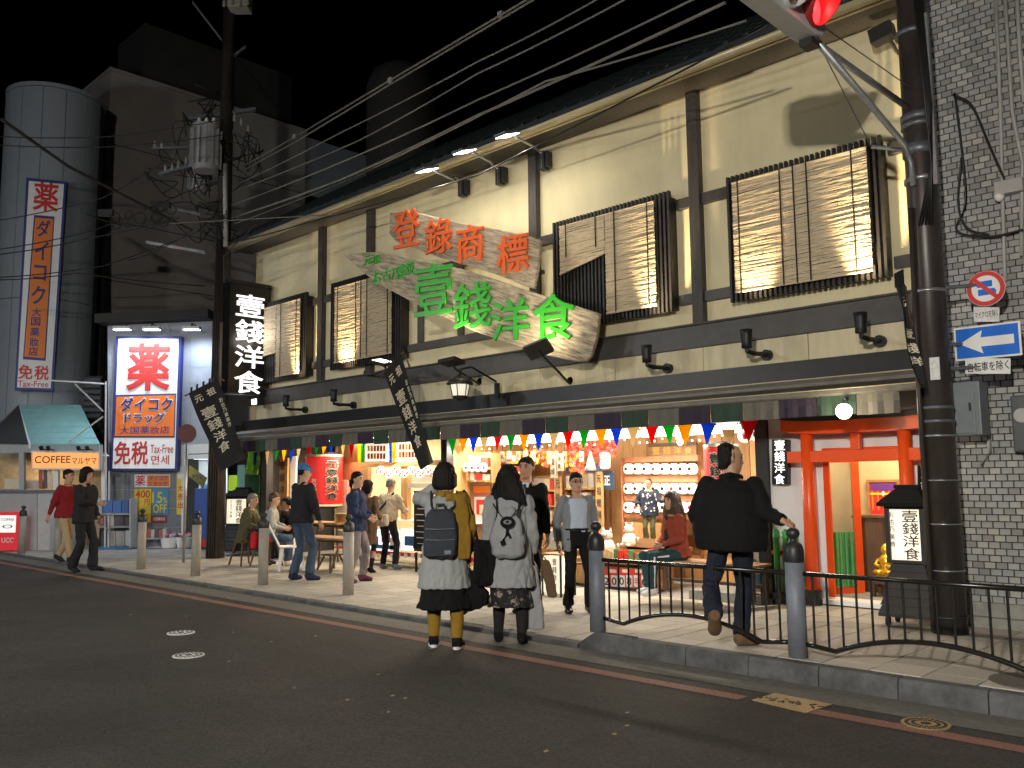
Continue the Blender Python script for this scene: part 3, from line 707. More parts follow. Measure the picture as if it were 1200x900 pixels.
flood(529, 424, 'flat black floodlight on an arm just above the carriage lantern', (562, 447), 90, PB.at(540, 350), 9.0)
flood(631, 409, 'flat black floodlight on an arm under the blunt end of the boat sign', (668, 446), 60, PB.at(640, 370), 9.0)
# carriage lantern on the black band
p = at(539, 455, 9.3); t = thing('carriage_lantern', 'black carriage lantern with a lit glass body hanging over the awning', 'lantern', p)
b = MB(); b.lathe(p, [(.10, -.17), (.13, -.13), (.12, -.12), (.02, -.2)], 6); b.build('base', K['black'], t)
b = MB(); b.lathe(p, [(.115, -.12), (.15, .06), (.01, .06)], 6); b.build('glass', glow('lantern_glass', (1, .9, .7), .7, (.7, .7, .65)), t)
b = MB()
for k in range(6):
    a = k*math.pi/3; b.tube([p+V((.122*math.cos(a), .122*math.sin(a), -.13)), p+V((.158*math.cos(a), .158*math.sin(a), .07))], .009, 5)
b.build('ribs', K['black'], t)
b = MB(); b.smooth = True; b.lathe(p, [(.01, .05), (.21, .06), (.22, .075), (.17, .13), (.09, .19), (.03, .21), (.02, .25), (.035, .28), (.005, .31)], 16); b.build('roof', K['gun'], t)
b = MB(); b.tube([p+V((0, 0, .3)), p+V((.0, .25, .36)), p+V((.12, .68, .15)), p+V((.12, .7, 0))], .018, 8); b.box(p.x+.07, p.x+.17, 9.99, 10.015, p.z-.12, p.z+.12); b.build('bracket', K['black'], t)

# ================================================================ VERTICAL LIT SIGN, CLOTH BANNERS
PXs = PX(-17.56)
r4 = [PXs.at(*q) for q in ((270, 333), (317, 337), (314, 462), (267, 459))]
t = thing('blade_sign', 'tall black box sign with glowing white characters at the left end of the restaurant', 'sign', r4[0])
y0_, y1_ = r4[0].y, 10.19; zt, zb2 = (r4[0].z+r4[1].z)/2, (r4[2].z+r4[3].z)/2
b = MB(); b.box(-17.86, -17.56, y0_, y1_, zb2, zt); b.build('box', K['black_gloss'], t, bevel=.01)
b = MB(); b.box(-17.9, -17.53, y0_-.04, y1_+.02, zt+.001, zt+.08); b.build('top_cap', K['black_timber'], t); b = MB(); b.box(-17.88, -17.545, y0_-.02, y1_+.01, zb2-.04, zb2-.001); b.build('bottom_cap', K['black_timber'], t)
for i, ch in enumerate('壹錢洋食'):
    c = PXs.at(295-.6*i, 359+29.7*i); letters(ch, glow('blade_glow', (1, .96, .92), 1.4) if i == 0 else bpy.data.materials['blade_glow'], t, V((-17.56, (y0_+y1_)/2, c.z)), (0, 1, 0), (0, 0, 1), .72*(y1_-y0_), .50, bold=.03, depth=.03, name='letter')
lamp('POINT', (-17.35, (y0_+y1_)/2, (zt+zb2)/2), 12, (1, .95, .9), size=.3, parent=t)
p = at(300, 471, 9.9); t = thing('small_floodlight', 'small bright white floodlight below the vertical lit sign', 'floodlight', p)
b = MB(); b.box(p.x-.12, p.x+.12, 9.86, 10.0, p.z-.08, p.z+.08); b.build('housing', K['gun'], t, bevel=.01)
b = MB(); b.box(p.x-.09, p.x+.09, 9.85, 9.859, p.z-.055, p.z+.055); b.build('lens', glow('small_flood', (1, .98, .95), 12), t)
lamp('SPOT', p+V((0, -.2, 0)), 40, (1, .97, .92), p+V((.3, -1.5, 0)), .06, t, 140, .8)
def banner(name, label, pl, corners, writing, wave=.05, pole=None, nseg=16):
    # corners: top-left, top-right, bottom-right, bottom-left; cloth hangs in gentle folds
    A, B_, Cc, D = [pl.at(*c) for c in corners]
    t = thing(name, label, 'banner', (A+B_)/2)
    def P_(u, v): 
        q = (A*(1-u)+B_*u)*(1-v)+(D*(1-u)+Cc*u)*v
        return q+pl.n*(wave*math.sin(2.2*v*math.pi+u*2.5)*(.3+v)+.02*math.sin(7*u+3*v))
    M_ = 8; b = MB(); b.smooth = True
    vs = [[b.bm.verts.new(P_(i/M_, j/nseg)) for i in range(M_+1)] for j in range(nseg+1)]
    vb = [[b.bm.verts.new(P_(i/M_, j/nseg)-pl.n*.008) for i in range(M_+1)] for j in range(nseg+1)]
    for j in range(nseg):
        for i in range(M_):
            b.bm.faces.new((vs[j][i], vs[j][i+1], vs[j+1][i+1], vs[j+1][i])); b.bm.faces.new((vb[j+1][i], vb[j+1][i+1], vb[j][i+1], vb[j][i]))
    for f in b.bm.faces: f.smooth = True
    b.build('cloth', K['cloth_black'], t)
    rt = (B_-A).normalized()
    for ch, u, v, wu, hv in writing:      # characters bent to the cloth
        me, W_, H_ = tmesh(ch, K['cream_print'], .035, .004)
        b = MB(); m2 = me.copy()
        for vt in m2.vertices:
            uu, vv = u+vt.co.x/W_*wu, v-vt.co.y/H_*hv
            vt.co = P_(uu, vv)+pl.n*(.006+(.004 if vt.co.z > 0 else 0)) - WL[t]
        o = bpy.data.objects.new('letter', m2); C.objects.link(o); o.parent = t; WL[o] = WL[t]
    if pole:
        b = MB(); b.smooth = True; b.tube([pl.at(*q)-pl.n*.02 for q in pole], .016, 8); b.build('pole', K['wood_dark'], t)
    for i in range(5):
        u = (i+.5)/5; q = P_(u, 0); up = V((0, 0, .07)); b = MB(); b.obox(q+up*.4, rt*.022, pl.n*.008, up); b.build('loop', K['cloth_black'], t)
    return t
WR = [('元', .25, .115, .26, .085), ('祖', .66, .10, .28, .085), ('壹', .38, .31, .46, .13), ('錢', .40, .46, .46, .13), ('洋', .42, .61, .46, .12), ('食', .44, .75, .46, .12)] + [(c, .86, .24+.062*i, .13, .05) for i, c in enumerate('お古乃美焼き')]
pfl = Plane(at(260, 500, 8.7), -FH)
banner('shop_banner', 'black cloth banner with cream characters leaning in front of the brown utility pole', pfl, [(221, 461), (256, 444), (288, 537), (259, 553)], WR, .06, [(216, 464), (258, 442), (262, 446)])
pfm = Plane(at(480, 480, 8.9), -FH)
banner('shop_banner', 'black cloth banner with white characters hanging in front of the middle of the awning', pfm, [(450, 437), (470, 415), (508, 542), (493, 551)], WR, .05, [(446, 441), (473, 412), (480, 430)])
pfr = Plane(at(1065, 390, 8.6), (FH*-1+V((.6, -.2, 0))))
banner('shop_banner', 'narrow black cloth banner folded edge-on beside the dark right-hand pole', pfr, [(1049, 332), (1057, 328), (1083, 455), (1074, 448)], [('元', .5, .2, .7, .09), ('壹', .5, .5, .8, .1), ('錢', .5, .64, .8, .1), ('洋', .5, .77, .8, .09)], .04, [(1055, 325), (1062, 336), (1080, 455)])

# ================================================================ BRICK WALL BUILDING ON THE RIGHT
bw = thing('brick_building', 'tall wall of pale glazed bricks at the right edge, behind the dark utility pole', 'building', (-2, 9.8, 0))
BX0, BX1 = -3.18, -.6
b = MB(); b.box(BX0+.004, BX1, 9.812, 10.6, -.02, 9.5); b.build('wall', K['mortar'], bw)
b = MB(); b.box(BX0-.01, BX1, 9.70, 9.81, -.02, .10); b.box(BX0-.005, BX1, 9.76, 9.811, .101, .24); b.build('plinth', K['concrete'], bw, bevel=.006)
bl, bh = .108, .0675
bm_ = []
for v in range(3):
    q = MB(); q.box(-bl/2+.006, bl/2-.006, -.008, .012, -bh/2+.005, bh/2-.005); m = K['brick'] if v == 0 else mk('brick%d' % v, ((.40, .39, .375) if v == 1 else (.25, .25, .245)), .45, .2, 3, .1); bm_.append(q.mesh('brick', m, bevel=.0025))
spots = []
for j in range(100):
    z = .27+j*bh
    for i in range(24):
        x = BX0+.055+i*bl+(.5*bl if j % 2 else 0)
        if x < BX1-.06: spots.append((x, z))
spots.sort(key=lambda s: (0 if -3.0 < s[0] < -2.1 else 1, math.hypot(s[0], 9.8, s[1]-1.5)))
sb = [MB() for _ in range(3)]
for k, (x, z) in enumerate(spots):
    v = random.choice((0, 0, 1, 2)); dy = random.uniform(-.002, .002)
    if k < 300: inst('brick', bm_[v], bw, (x, 9.808+dy, z))
    else: sb[v].box(x-bl/2+.006, x+bl/2-.006, 9.80+dy, 9.811, z-bh/2+.005, z+bh/2-.005)
for v in range(3): sb[v].build('brick', [K['brick'], K.get('brick1'), K.get('brick2')][v], bw, kind='stuff')
PC = PY(9.76)
def pipe(pts, r=.022, nm='conduit'):
    b = MB(); b.smooth = True; b.tube([PC.at(*p) for p in pts], r, 8); b.build(nm, K['conduit'], bw)
pipe([(1167, 0), (1172, 120), (1177, 310), (1178, 330)], .018); pipe([(1178, 0), (1186, 130), (1198, 190), (1197, 300)], .018); pipe([(1192, 0), (1195, 60), (1200, 120)], .02)
pipe([(1150, 455), (1152, 480)], .02); pipe([(1158, 508), (1160, 530), (1150, 545)], .02)
b = MB(); c = PC.at(1184, 220); b.box(c.x-.13, c.x+.13, 9.68, 9.799, c.z-.07, c.z+.07); b.build('junction_box', K['conduit'], bw, bevel=.008)
b = MB(); c = PC.at(1172, 226); b.smooth = True; b.sph((c.x, 9.72, c.z-.05), .05); b.build('insulator', K['white_print'], bw)
for pts in ([(1120, 110), (1133, 230), (1122, 270), (1160, 278), (1200, 270)], [(1118, 112), (1140, 125), (1160, 170), (1180, 215)], [(1128, 185), (1124, 240), (1135, 268), (1160, 276)]):
    b = MB(); b.smooth = True; b.tube(curve([PC.at(*p)-V((0, .03, 0)) for p in pts]), .012, 6); tag(b.build('cable', K['black']), {110: 'black cable looping down the brick wall to its right edge', 112: 'black cable running from pole to junction box on the bricks', 185: 'short black cable loop hanging on the upper bricks'}[pts[0][1]], 'cable')
c = PC.at(1193, 500); t = thing('meter_box', 'grey meter with a round dial on the brick wall at the right edge', 'meter', c)
b = MB(); b.box(c.x-.02, c.x+.22, 9.62, 9.79, c.z-.25, c.z+.3); b.build('box', mk('meter_grey', (.10, .11, .12), .5), t, bevel=.02)
b = MB(); b.smooth = True; b.cyl((c.x+.08, 9.59, c.z+.1), (c.x+.08, 9.615, c.z+.1), .07, n=20); b.build('dial', K['conduit'], t)
c = PC.at(1140, 480); q = [PC.at(*p) for p in rectp(1117, 453, 1162, 511)]
t = thing('control_box', 'grey metal cabinet strapped high beside the dark pole below the arrow sign', 'control box', c)
b = MB(); b.box(q[0].x, q[1].x, 9.36, 9.62, q[2].z, q[0].z); b.build('body', mk('cabinet_grey', (.20, .23, .25), .5, .12, 4, .05), t, bevel=.012)
b = MB(); b.box(q[0].x+.02, q[1].x-.05, 9.345, 9.359, q[2].z+.02, q[0].z-.02); dd = b.build('door', K['cabinet_grey'], t, bevel=.006)
b = MB(); b.box(q[1].x-.1, q[1].x-.08, 9.33, 9.344, c.z-.04, c.z+.04); b.build('handle', K['gun'], dd)
for dz_ in (.14, -.17): b = MB(); b.box(q[0].x-.1, q[0].x, 9.4, 9.5, c.z+dz_, c.z+dz_+.03); b.build('bracket', K['steel_dark'], t)

# ================================================================ RIGHT-HAND POLE, TRAFFIC SIGNAL, ROAD SIGNS
PXc, PYc = -3.06, 9.16
pr = thing('utility_pole', 'thick dark pole with metal bands and signal arm standing before the brick wall', 'pole', (PXc, PYc, 0))
b = MB(); b.smooth = True; b.tube([(PXc, PYc, -.02), (PXc+.0, PYc, 4.4), (PXc+.01, PYc, 8.2)], [.158, .15, .14], 24); b.build('shaft', K['pole_brown'], pr)
for py_, h, m in ((131, .07, 'steel_dark'), (140, .05, 'steel_dark'), (170, .11, 'steel_dark'), (206, .05, 'steel'), (340, .03, 'steel'), (478, .03, 'steel_dark'), (494, .03, 'steel_dark'), (511, .02, 'steel'), (563, .012, 'steel'), (614, .012, 'steel'), (28, .05, 'steel_dark'), (668, .012, 'steel'), (722, .02, 'gun')):
    z = at(1080, py_, 9.0).z; b = MB(); b.smooth = True; b.lathe((PXc, PYc, z), [(.150, -h/2), (.166, -h/2), (.166, h/2), (.150, h/2)], 24); b.build('band', K[m], pr)
sig0 = V((-3.30, 7.2, 0)); zsig = PX(-3.3).at(948, 45)
S0 = V((-3.28, zsig.y, zsig.z)); a1, a2 = at(1060, 130, 9.1), at(1073, 195, 9.05)
for q, s in ((a1, -.05), (a2, 0.02)):
    b = MB(); b.smooth = True
    mid = [S0+V((s, 0, 0)), V((PXc-.05+s, PYc-.35, q.z+ (S0.z-q.z)*.22)), V((PXc-.02, PYc-.19, q.z+.02)), V((PXc-.02, PYc-.18, q.z-.22))] if s > 0 else [S0+V((s, 0, .04)), V((PXc-.05, PYc-.13, q.z))]
    b.tube(mid, .032, 10); b.build('arm', K['steel'], pr)
b = MB(); b.tube([V((PXc-.12, PYc, 4.86)), at(1022, 172, 9.15)], .022, 8); b.build('arm', K['steel'], pr)
b = MB(); b.tube([S0+V((0, .1, .03)), at(1020, 170, 9.15)], .006, 5); b.build('stay_wire', K['steel_dark'], pr)
b = MB(); b.tube([S0+V((0, .2, .2)), V((PXc, PYc-.15, at(1075, 100, 9).z)), ], .006, 5); b.build('stay_wire', K['steel_dark'], pr)
b = MB(); b.box(PXc+.15, PXc+.19, PYc-.12, PYc-.08, 4.4, 6.2); b.build('conduit', K['steel'], pr)
b = MB(); c = at(1096, 432, 9.0); b.box(c.x-.045, c.x+.045, 8.985, 9.0, c.z-.11, c.z+.11); b.build('number_plate', K['white_paint'], pr)
b = MB(); b.smooth = True
for i in range(5): b.tube([V((PXc+.13-.02*i, PYc-.16, 7.5)), V((PXc+.2, PYc-.2-.03*i, 5.2-.1*i)), V((PXc+.16, PYc-.17, 4.6)), V((PXc+.12-.03*i, PYc-.16, 4.0))], .011, 6)
b.build('cable_bundle', K['black'], pr)
b = MB(); b.smooth = True; b.tube([V((PXc-.1, PYc-.15, .02)), V((PXc-.1, PYc-.15, 2.6)), V((PXc-.07, PYc-.16, 4.2))], .028, 8); b.build('conduit', K['pole_brown'], pr)
# traffic signal: a horizontal bar of three lamps reaching out over the road, seen from below
ts = thing('traffic_signal', 'horizontal traffic signal over the road with its red lamp lit', 'traffic signal', S0)
sy1 = S0.y+.04; sy0 = sy1-1.42; szc = S0.z+.15; sx0, sx1 = -3.36, -3.16
b = MB(); yc = [sy0, sy0+.1, sy1-.1, sy1]
ring = []
for y, hh in ((sy0, .12), (sy0+.06, .19), (sy0+.18, .22), (sy1-.18, .22), (sy1-.06, .19), (sy1, .12)):
    ring.append([(sx0, y, szc-hh), (sx1, y, szc-hh), (sx1, y, szc+hh), (sx0, y, szc+hh)])
b.loft(ring).build('housing', mk('signal_grey', (.62, .64, .66), .45, .1, 6), ts, bevel=.015)
for k, (yy, col_, on) in enumerate(((sy0+.27, (.02, .25, .2), 0), (sy0+.71, (.30, .12, .01), 0), (sy1-.27, (1, .03, .03), 1))):
    b = MB(); b.smooth = True; b.sph((sx1+.0, yy, szc), (.05, .15, .15), 16, 8)
    b.build('lens', glow('red_lens', (1, .02, .025), 5, (.5, .01, .01)) if on else mat('dim_lens', col_, .2, 0), ts)
    b = MB(); b.smooth = True; n = 20; 
    def vring(r0, xlen):
        return [(sx1+xlen(a), yy+r0*math.cos(a), szc+r0*math.sin(a)) for a in [2*math.pi*i/n for i in range(n)]]
    o1 = vring(.185, lambda a: 0); o2 = vring(.178, lambda a: .16+.13*math.sin(a)); i2 = vring(.168, lambda a: .16+.13*math.sin(a)); i1 = vring(.172, lambda a: 0)
    b.loft([o1, o2, i2, i1], caps=False); b.build('visor', mat('red_lit_visor', (.35, .02, .025), .5, .1) if on else bpy.data.materials['signal_grey'], ts)  # lit lamp's visor has the red glow put into its colour
lamp('POINT', (sx1+.13, sy1-.27, szc), 7, (1, .06, .05), size=.06, parent=ts)
b = MB(); b.box(sx0+.04, sx1-.04, sy1-.2, sy1-.05, szc-.28, szc-.221); b.build('bracket', K['gun'], ts)
# road signs on the pole side
def signboard(name, label, pl, pts, m, th=.015, back='steel_dark', cat='road sign', bevel=0):
    c = pl.at(sum(p[0] for p in pts)/len(pts), sum(p[1] for p in pts)/len(pts)); t = thing(name, label, cat, c)
    b = MB(); b.prism([pl.at(*p) for p in pts], -pl.n*th); b.build('plate', m, t, bevel=bevel); return t, c
PS = PY(9.28)
q = [PS.at(*p) for p in rectp(1120, 382, 1197, 418)]
def rod(t, z, x1): b = MB(); b.tube([(PXc+.1, PYc+.02, z), (x1, 9.31, z)], .02, 8); b.build('bracket', K['steel_dark'], t)
ax0, ax1, az0, az1 = PS.at(1118, 400).x, PS.at(1197, 400).x, PS.at(1157, 420).z, PS.at(1157, 380).z
cxm, czm = (ax0+ax1)/2, (az0+az1)/2
t = thing('arrow_sign', 'blue one-way road sign with a white arrow pointing left', 'road sign', (cxm, 9.28, czm))
b = MB(); b.box(ax0, ax1, 9.282, 9.297, az0, az1); b.build('plate', K['white_print'], t, bevel=.006)
b = MB(); b.box(ax0+.02, ax1-.02, 9.2775, 9.2815, az0+.02, az1-.02); b.build('face', K['blue_sign'], t)
b = MB(); W_ = ax1-ax0; ya = 9.274
pts = [(ax0+.05, czm), (ax0+W_*.44, czm+.115), (ax0+W_*.41, czm+.045), (ax1-.06, czm+.045), (ax1-.06, czm-.045), (ax0+W_*.41, czm-.045), (ax0+W_*.44, czm-.115)]
b.prism([(x, ya, z) for x, z in pts], (0, .003, 0)); b.build('arrow', K['white_print'], t); rod(t, czm, ax0+.1)
c = PS.at(1155, 338); t = thing('round_sign', 'round no large vehicles road sign with a red ring above the arrow sign', 'road sign', c)
def disc(r, y, m, nm, hole=0):
    b = MB(); n = 28
    if hole: b.loft([[(c.x+rr*math.cos(2*math.pi*i/n), yy, c.z+rr*math.sin(2*math.pi*i/n)) for i in range(n)] for rr, yy in ((r, y+.002), (r, y), (hole, y), (hole, y+.002))], caps=False)
    else: b.loft([[(c.x+r*math.cos(2*math.pi*i/n), yy, c.z+r*math.sin(2*math.pi*i/n)) for i in range(n)] for yy in (y, y+.012)])
    b.build(nm, m, t)
Rr = .175
disc(Rr, 9.283, K['white_print'], 'plate'); disc(Rr*.98, 9.279, K['red_print'], 'ring', Rr*.74)
b = MB(); b.box(c.x-.075, c.x+.06, 9.279, 9.2825, c.z+.015, c.z+.075); b.box(c.x-.085, c.x-.02, 9.2785, 9.2825, c.z+.03, c.z+.06); b.box(c.x-.07, c.x+.08, 9.279, 9.2825, c.z-.065, c.z-.005); b.box(c.x+.05, c.x+.09, 9.2785, 9.2825, c.z-.055, c.z-.02); b.build('pictogram', K['blue_sign'], t)
b = MB(); b.obox((c.x, 9.277, c.z), (.10, 0, -.10), (.014, 0, .014), (0, .001, 0)); b.build('slash', K['red_print'], t); rod(t, c.z+.05, c.x-.05)
r_ = (1141, 360, 1171, 377); t, c = signboard('sign_plate', 'small white plate with dark characters under the round road sign', PS, rectp(*r_), K['white_paint']); letters_px('マイクロを除く', K['ink'], t, PS, 1156, 368, 27, 8, bold=.02)
r_ = (1131, 420, 1184, 438); t, c = signboard('sign_plate', 'white plate with dark characters under the blue arrow sign', PS, rectp(*r_), K['white_print']); letters_px('自転車を除く', K['ink'], t, PS, 1158, 429, 48, 11, bold=.03); rod(t, c.z, c.x-.1)
# small lamp bracket under the eave near the pole
c = at(1034, 40, 10.0); t = thing('eave_floodlight', 'small unlit floodlight under the eave beside the dark pole', 'floodlight', c)
b = MB(); b.obox(c, (.13, 0, .02), (0, .08, 0), (-.015, 0, .09)); b.build('housing', K['gun'], t, bevel=.01)
b = MB(); b.tube([c+V((.05, .05, -.05)), c+V((.1, .2, -.2)), c+V((.1, .28, -.1))], .018, 8); b.build('arm', K['black'], t)

# ================================================================ RAILING AND BOLLARDS
rail = thing('pedestrian_railing', 'dark steel railing with upright bars between grey posts along the raised kerb', 'railing', (-3.6, 7.12, 0))
ps = [gp(697, 738), gp(942, 768)]; RYY = 7.13
pxs = [ps[0].x, ps[1].x]; sp = pxs[1]-pxs[0]; pxs.append(pxs[1]+sp)
PH = 1.0
for xx in pxs:
    b = MB(); b.smooth = True; b.cyl((xx, RYY, -.02), (xx, RYY, .79), .081, .079, 20); b.build('post', K['post_grey'], rail)
    b = MB(); b.smooth = True; b.lathe((xx, RYY, .79), [(.081, 0), (.085, .01), (.085, .10), (.07, .15), (.05, .165), (.028, .175), (.028, .20), (.05, .215), (.058, .24), (.05, .27), (.03, .285), (.004, .29)], 20); b.build('post_cap', K['gun'], rail)
for x0, x1 in zip(pxs, pxs[1:]):
    rt_, rb_ = .695, .115
    b = MB(); b.smooth = True; b.tube([(x0+.08, RYY, rt_), (x1-.08, RYY, rt_)], .021, 10); b.build('top_rail', K['black_gloss'], rail)
    def zb(u):
        if u < .13: return rb_-.03*u/.13
        if u > .87: return rb_-.03*(1-u)/.13
        return rb_-.03+.155*math.sin((u-.13)/.74*math.pi)**.8
    b = MB(); b.smooth = True; L = x1-x0-.16; b.tube([(x0+.08+L*i/24, RYY, zb(i/24)) for i in range(25)], .021, 8); b.build('bottom_rail', K['black_gloss'], rail)
    for i in range(16):
        u = (i+.6)/16.2; b = MB(); b.cyl((x0+.08+L*u, RYY, zb(u)), (x0+.08+L*u, RYY, rt_), .0105, n=8); b.build('bar', K['black_gloss'], rail)
bspots = [(408, 697, 'grey bollard in front of the woman in the blue jacket'), (308, 685, 'grey bollard in front of the seated customers'), (229, 675, 'grey bollard left of the black banner, by the drugstore entrance'), (165, 667, 'grey bollard in front of the magazine racks'),
          (110, 660, 'grey bollard just right of the two men walking'), (67, 655, 'grey bollard half hidden by the man in the red jacket'), (25, 649, 'leftmost grey bollard beside the red lit sign')]
b0 = None
for px, py, lab in bspots:
    p = gp(px, py, LOWZ)
    if b0 is None:
        b0 = thing('bollard', lab, 'bollard', p, group='bollards along the kerb')
        b = MB(); b.smooth = True; b.cyl(p+V((0, 0, -.02)), p+V((0, 0, .90)), .082, .078, 18); b.build('post', K['bollard'], b0)
        b = MB(); b.smooth = True; b.lathe(p+V((0, 0, .90)), [(.080, 0), (.084, .01), (.08, .10), (.06, .13), (.028, .145), (.028, .17), (.05, .19), (.055, .21), (.03, .245), (.004, .25)], 16); b.build('cap', K['gun'], b0)
    else:
        c = copy_tree(b0); c.location = p; c['label'] = lab
# ================================================================ LANTERN STANDS ON THE PAVEMENT
mk('roof_black', (.012, .012, .013), .85, .2, 20, spec=.15)
def lantern_stand(label, base, rz, s, wd=.62, lit=1.5, roof_m='roof_black', txt=True):
    t = thing('lantern_stand', label, 'lantern', base, rz)
    def Bx(nm, m, x0, x1, y0, y1, z0, z1, par=t, bv=.004):
        b = MB(); b.box(x0*s, x1*s, y0*s, y1*s, z0*s, z1*s); return b.build(nm, m, par, local=True, bevel=bv)
    hw, hd = wd/2, wd*.36
    b = MB(); tp, bt = .78, .285/(wd/2)
    b.prism([(-hw*bt*s, -hd*1.5*s, .1*s), (hw*bt*s, -hd*1.5*s, .1*s), (hw*bt*s, hd*s, .1*s), (-hw*bt*s, hd*s, .1*s)], (0, 0, .03*s)); b.build('base', K['black_timber'], t, local=True)
    for i in range(6):                                            # clapboards of the flared skirt
        f0, f1 = i/6, (i+1)/6; k0, k1 = bt+(tp-bt)*f0, bt+(tp-bt)*f1; z0, z1 = (.131+.50*f0)*s, (.131+.50*f1)*s-.004
        b = MB(); d0, d1 = hd*(1.5-.5*f0), hd*(1.5-.5*f1)
        b.loft([[(-hw*k0*s, -d0*s, z0), (hw*k0*s, -d0*s, z0), (hw*k0*s, hd*s, z0), (-hw*k0*s, hd*s, z0)], [(-(hw*k1-.012)*s, -(d1-.012)*s, z1), ((hw*k1-.012)*s, -(d1-.012)*s, z1), ((hw*k1-.012)*s, hd*s, z1), (-(hw*k1-.012)*s, hd*s, z1)]])
        b.build('board', K['black_timber'], t, local=True)
    hb = hw*tp
    for sx_ in (-1, 1):
        for sy_ in (-1, 1): Bx('corner_post', K['black_timber'], sx_*hb-.022, sx_*hb+.022, sy_*hd-.022, sy_*hd+.022, .632, 1.205)
    for z0 in (.632, 1.175): Bx('crossbar', K['black_timber'], -hb+.023, hb-.023, -hd-.02, hd+.02, z0, z0+.03)
    pg = bpy.data.materials.get('lantern_paper') or glow('lantern_paper', (1, .86, .62), .85, (.85, .82, .75))
    b = MB(); b.box((-hb+.01)*s, (hb-.01)*s, (-hd+.01)*s, (hd-.01)*s, .665*s, 1.172*s); b.build('paper_shade', pg, t, local=True)
    b = MB(); rw, rd, rz_ = (hb+.065)*s, (hd+.12)*s, 1.206*s
    for sgn in (-1, 1):
        rk_ = rw*.42; b.loft([[(q_*rw, sgn*rd, rz_), (q_*rk_, 0, rz_+.15*s), (q_*rk_, 0, rz_+.19*s), (q_*rw, sgn*rd, rz_+.035*s)] for q_ in (-1, 1)])
    for sgn in (-1, 1): b.loft([[(sgn*rw, q_*rd, rz_), (sgn*rw, q_*rd, rz_+.035*s), (sgn*rk_, q_*.01, rz_+.19*s), (sgn*rk_, q_*.01, rz_+.15*s)] for q_ in (-1, 1)])
    b.build('roof', K[roof_m], t, local=True)
    b = MB(); b.box(-rk_-.03, rk_+.03, -.03*s, .03*s, rz_+.178*s, rz_+.215*s); b.build('ridge', K[roof_m], t, local=True)
    for sx_ in (-1, 1):
        for sy_ in (-1, 1): b = MB(); b.cyl((sx_*hw*s-.015, sy_*hd*s, .05*s), (sx_*hw*s+.015, sy_*hd*s, .05*s), .05*s, n=14); b.build('wheel', K['rubber'], t, local=True)
    if txt:
        Mz = Matrix.Rotation(rz, 3, 'Z')
        def wr(chs, x, z0, dz, w_, h_, side=None):
            for i, ch in enumerate(chs):
                me, W_, H_ = tmesh(ch, K['ink'], .03, .004)
                if side: M3 = Matrix(((0, 1, 0), (0, 0, 1), (1, 0, 0))).transposed(); rgt, nrm, loc = V((0, 1, 0)), V((1, 0, 0)), V(((hb-.008)*s, x*s, (z0-dz*i)*s))
                else: rgt, nrm, loc = V((1, 0, 0)), V((0, -1, 0)), V((x*s, (-hd+.008)*s, (z0-dz*i)*s))
                o = bpy.data.objects.new('letter', me); C.objects.link(o); o.parent = t
                m4 = Matrix((rgt*(w_*s/W_), V((0, 0, h_*s/H_)), nrm*.4)).transposed().to_4x4(); m4.translation = loc; o.matrix_local = m4
        wr('壹錢洋食', .05, 1.105, .125, .155, .12); wr('お古乃美焼', -.13, 1.12, .075, .05, .06); wr('壹錢洋食', .05, 1.105, .125, .14, .11, True); wr('お古乃美焼', -.1, 1.1, .075, .05, .06, True)
    return t
p = gp(1053, 733, 0); ls1 = lantern_stand('large black roofed lantern stand with a lit paper box beside the dark right-hand pole', (p.x+.13, p.y+.1, 0), R(4), 1.0, .43)
p = gp(283, 650, LOWZ); lantern_stand('small black roofed lantern stand with lit paper panels beside the brown utility pole', (p.x, p.y, LOWZ), R(30), 1.08, .66, 1.2)

# ================================================================ LEFT: BROWN UTILITY POLE WITH TRANSFORMERS
p0 = gp(252, 654, LOWZ); LPx, LPy = p0.x, p0.y
PL = Plane(p0, -FH)
topx = PL.at(262, -60)
lp = thing('utility_pole', 'tall brown utility pole carrying transformers, insulators and tangled cables', 'pole', p0)
def lz(py): return PL.at(258, py).z
def lpx(z): return V((LPx, LPy, z))
b = MB(); b.smooth = True; b.tube([lpx(-.12), lpx(topx.z)], [.20, .13], 20); b.build('shaft', K['pole_brown'], lp)
LR = V((_cy, _sy, 0)); LF = FH
def off(px, py, d=0):                       # a point round the pole, read square to the view, d metres nearer
    return PL.at(px, py)-FH*d
b = MB(); b.smooth = True
for k in range(5): b.tube([lpx(-.1)+LR*(.05*k-.12)-LF*.2, lpx(3)+LR*(.05*k-.12)-LF*.19, lpx(7)+LR*(.035*k-.08)-LF*.17], .022, 6)
b.build('cable_bundle', K['pole_brown'], lp)
b = MB(); b.smooth = True; b.tube([off(267, 196, .2), off(268, 292, .2)], .055, 10); b.build('conduit', K['conduit'], lp)
b = MB(); b.smooth = True; b.tube([off(264, 380, .2), off(262, 470, .2)], .05, 10); b.build('conduit', mk('conduit_brown', (.22, .15, .11), .6, .2, 5), lp)
mg = mk('transformer_grey', (.30, .31, .33), .5, .2, 5, .05)
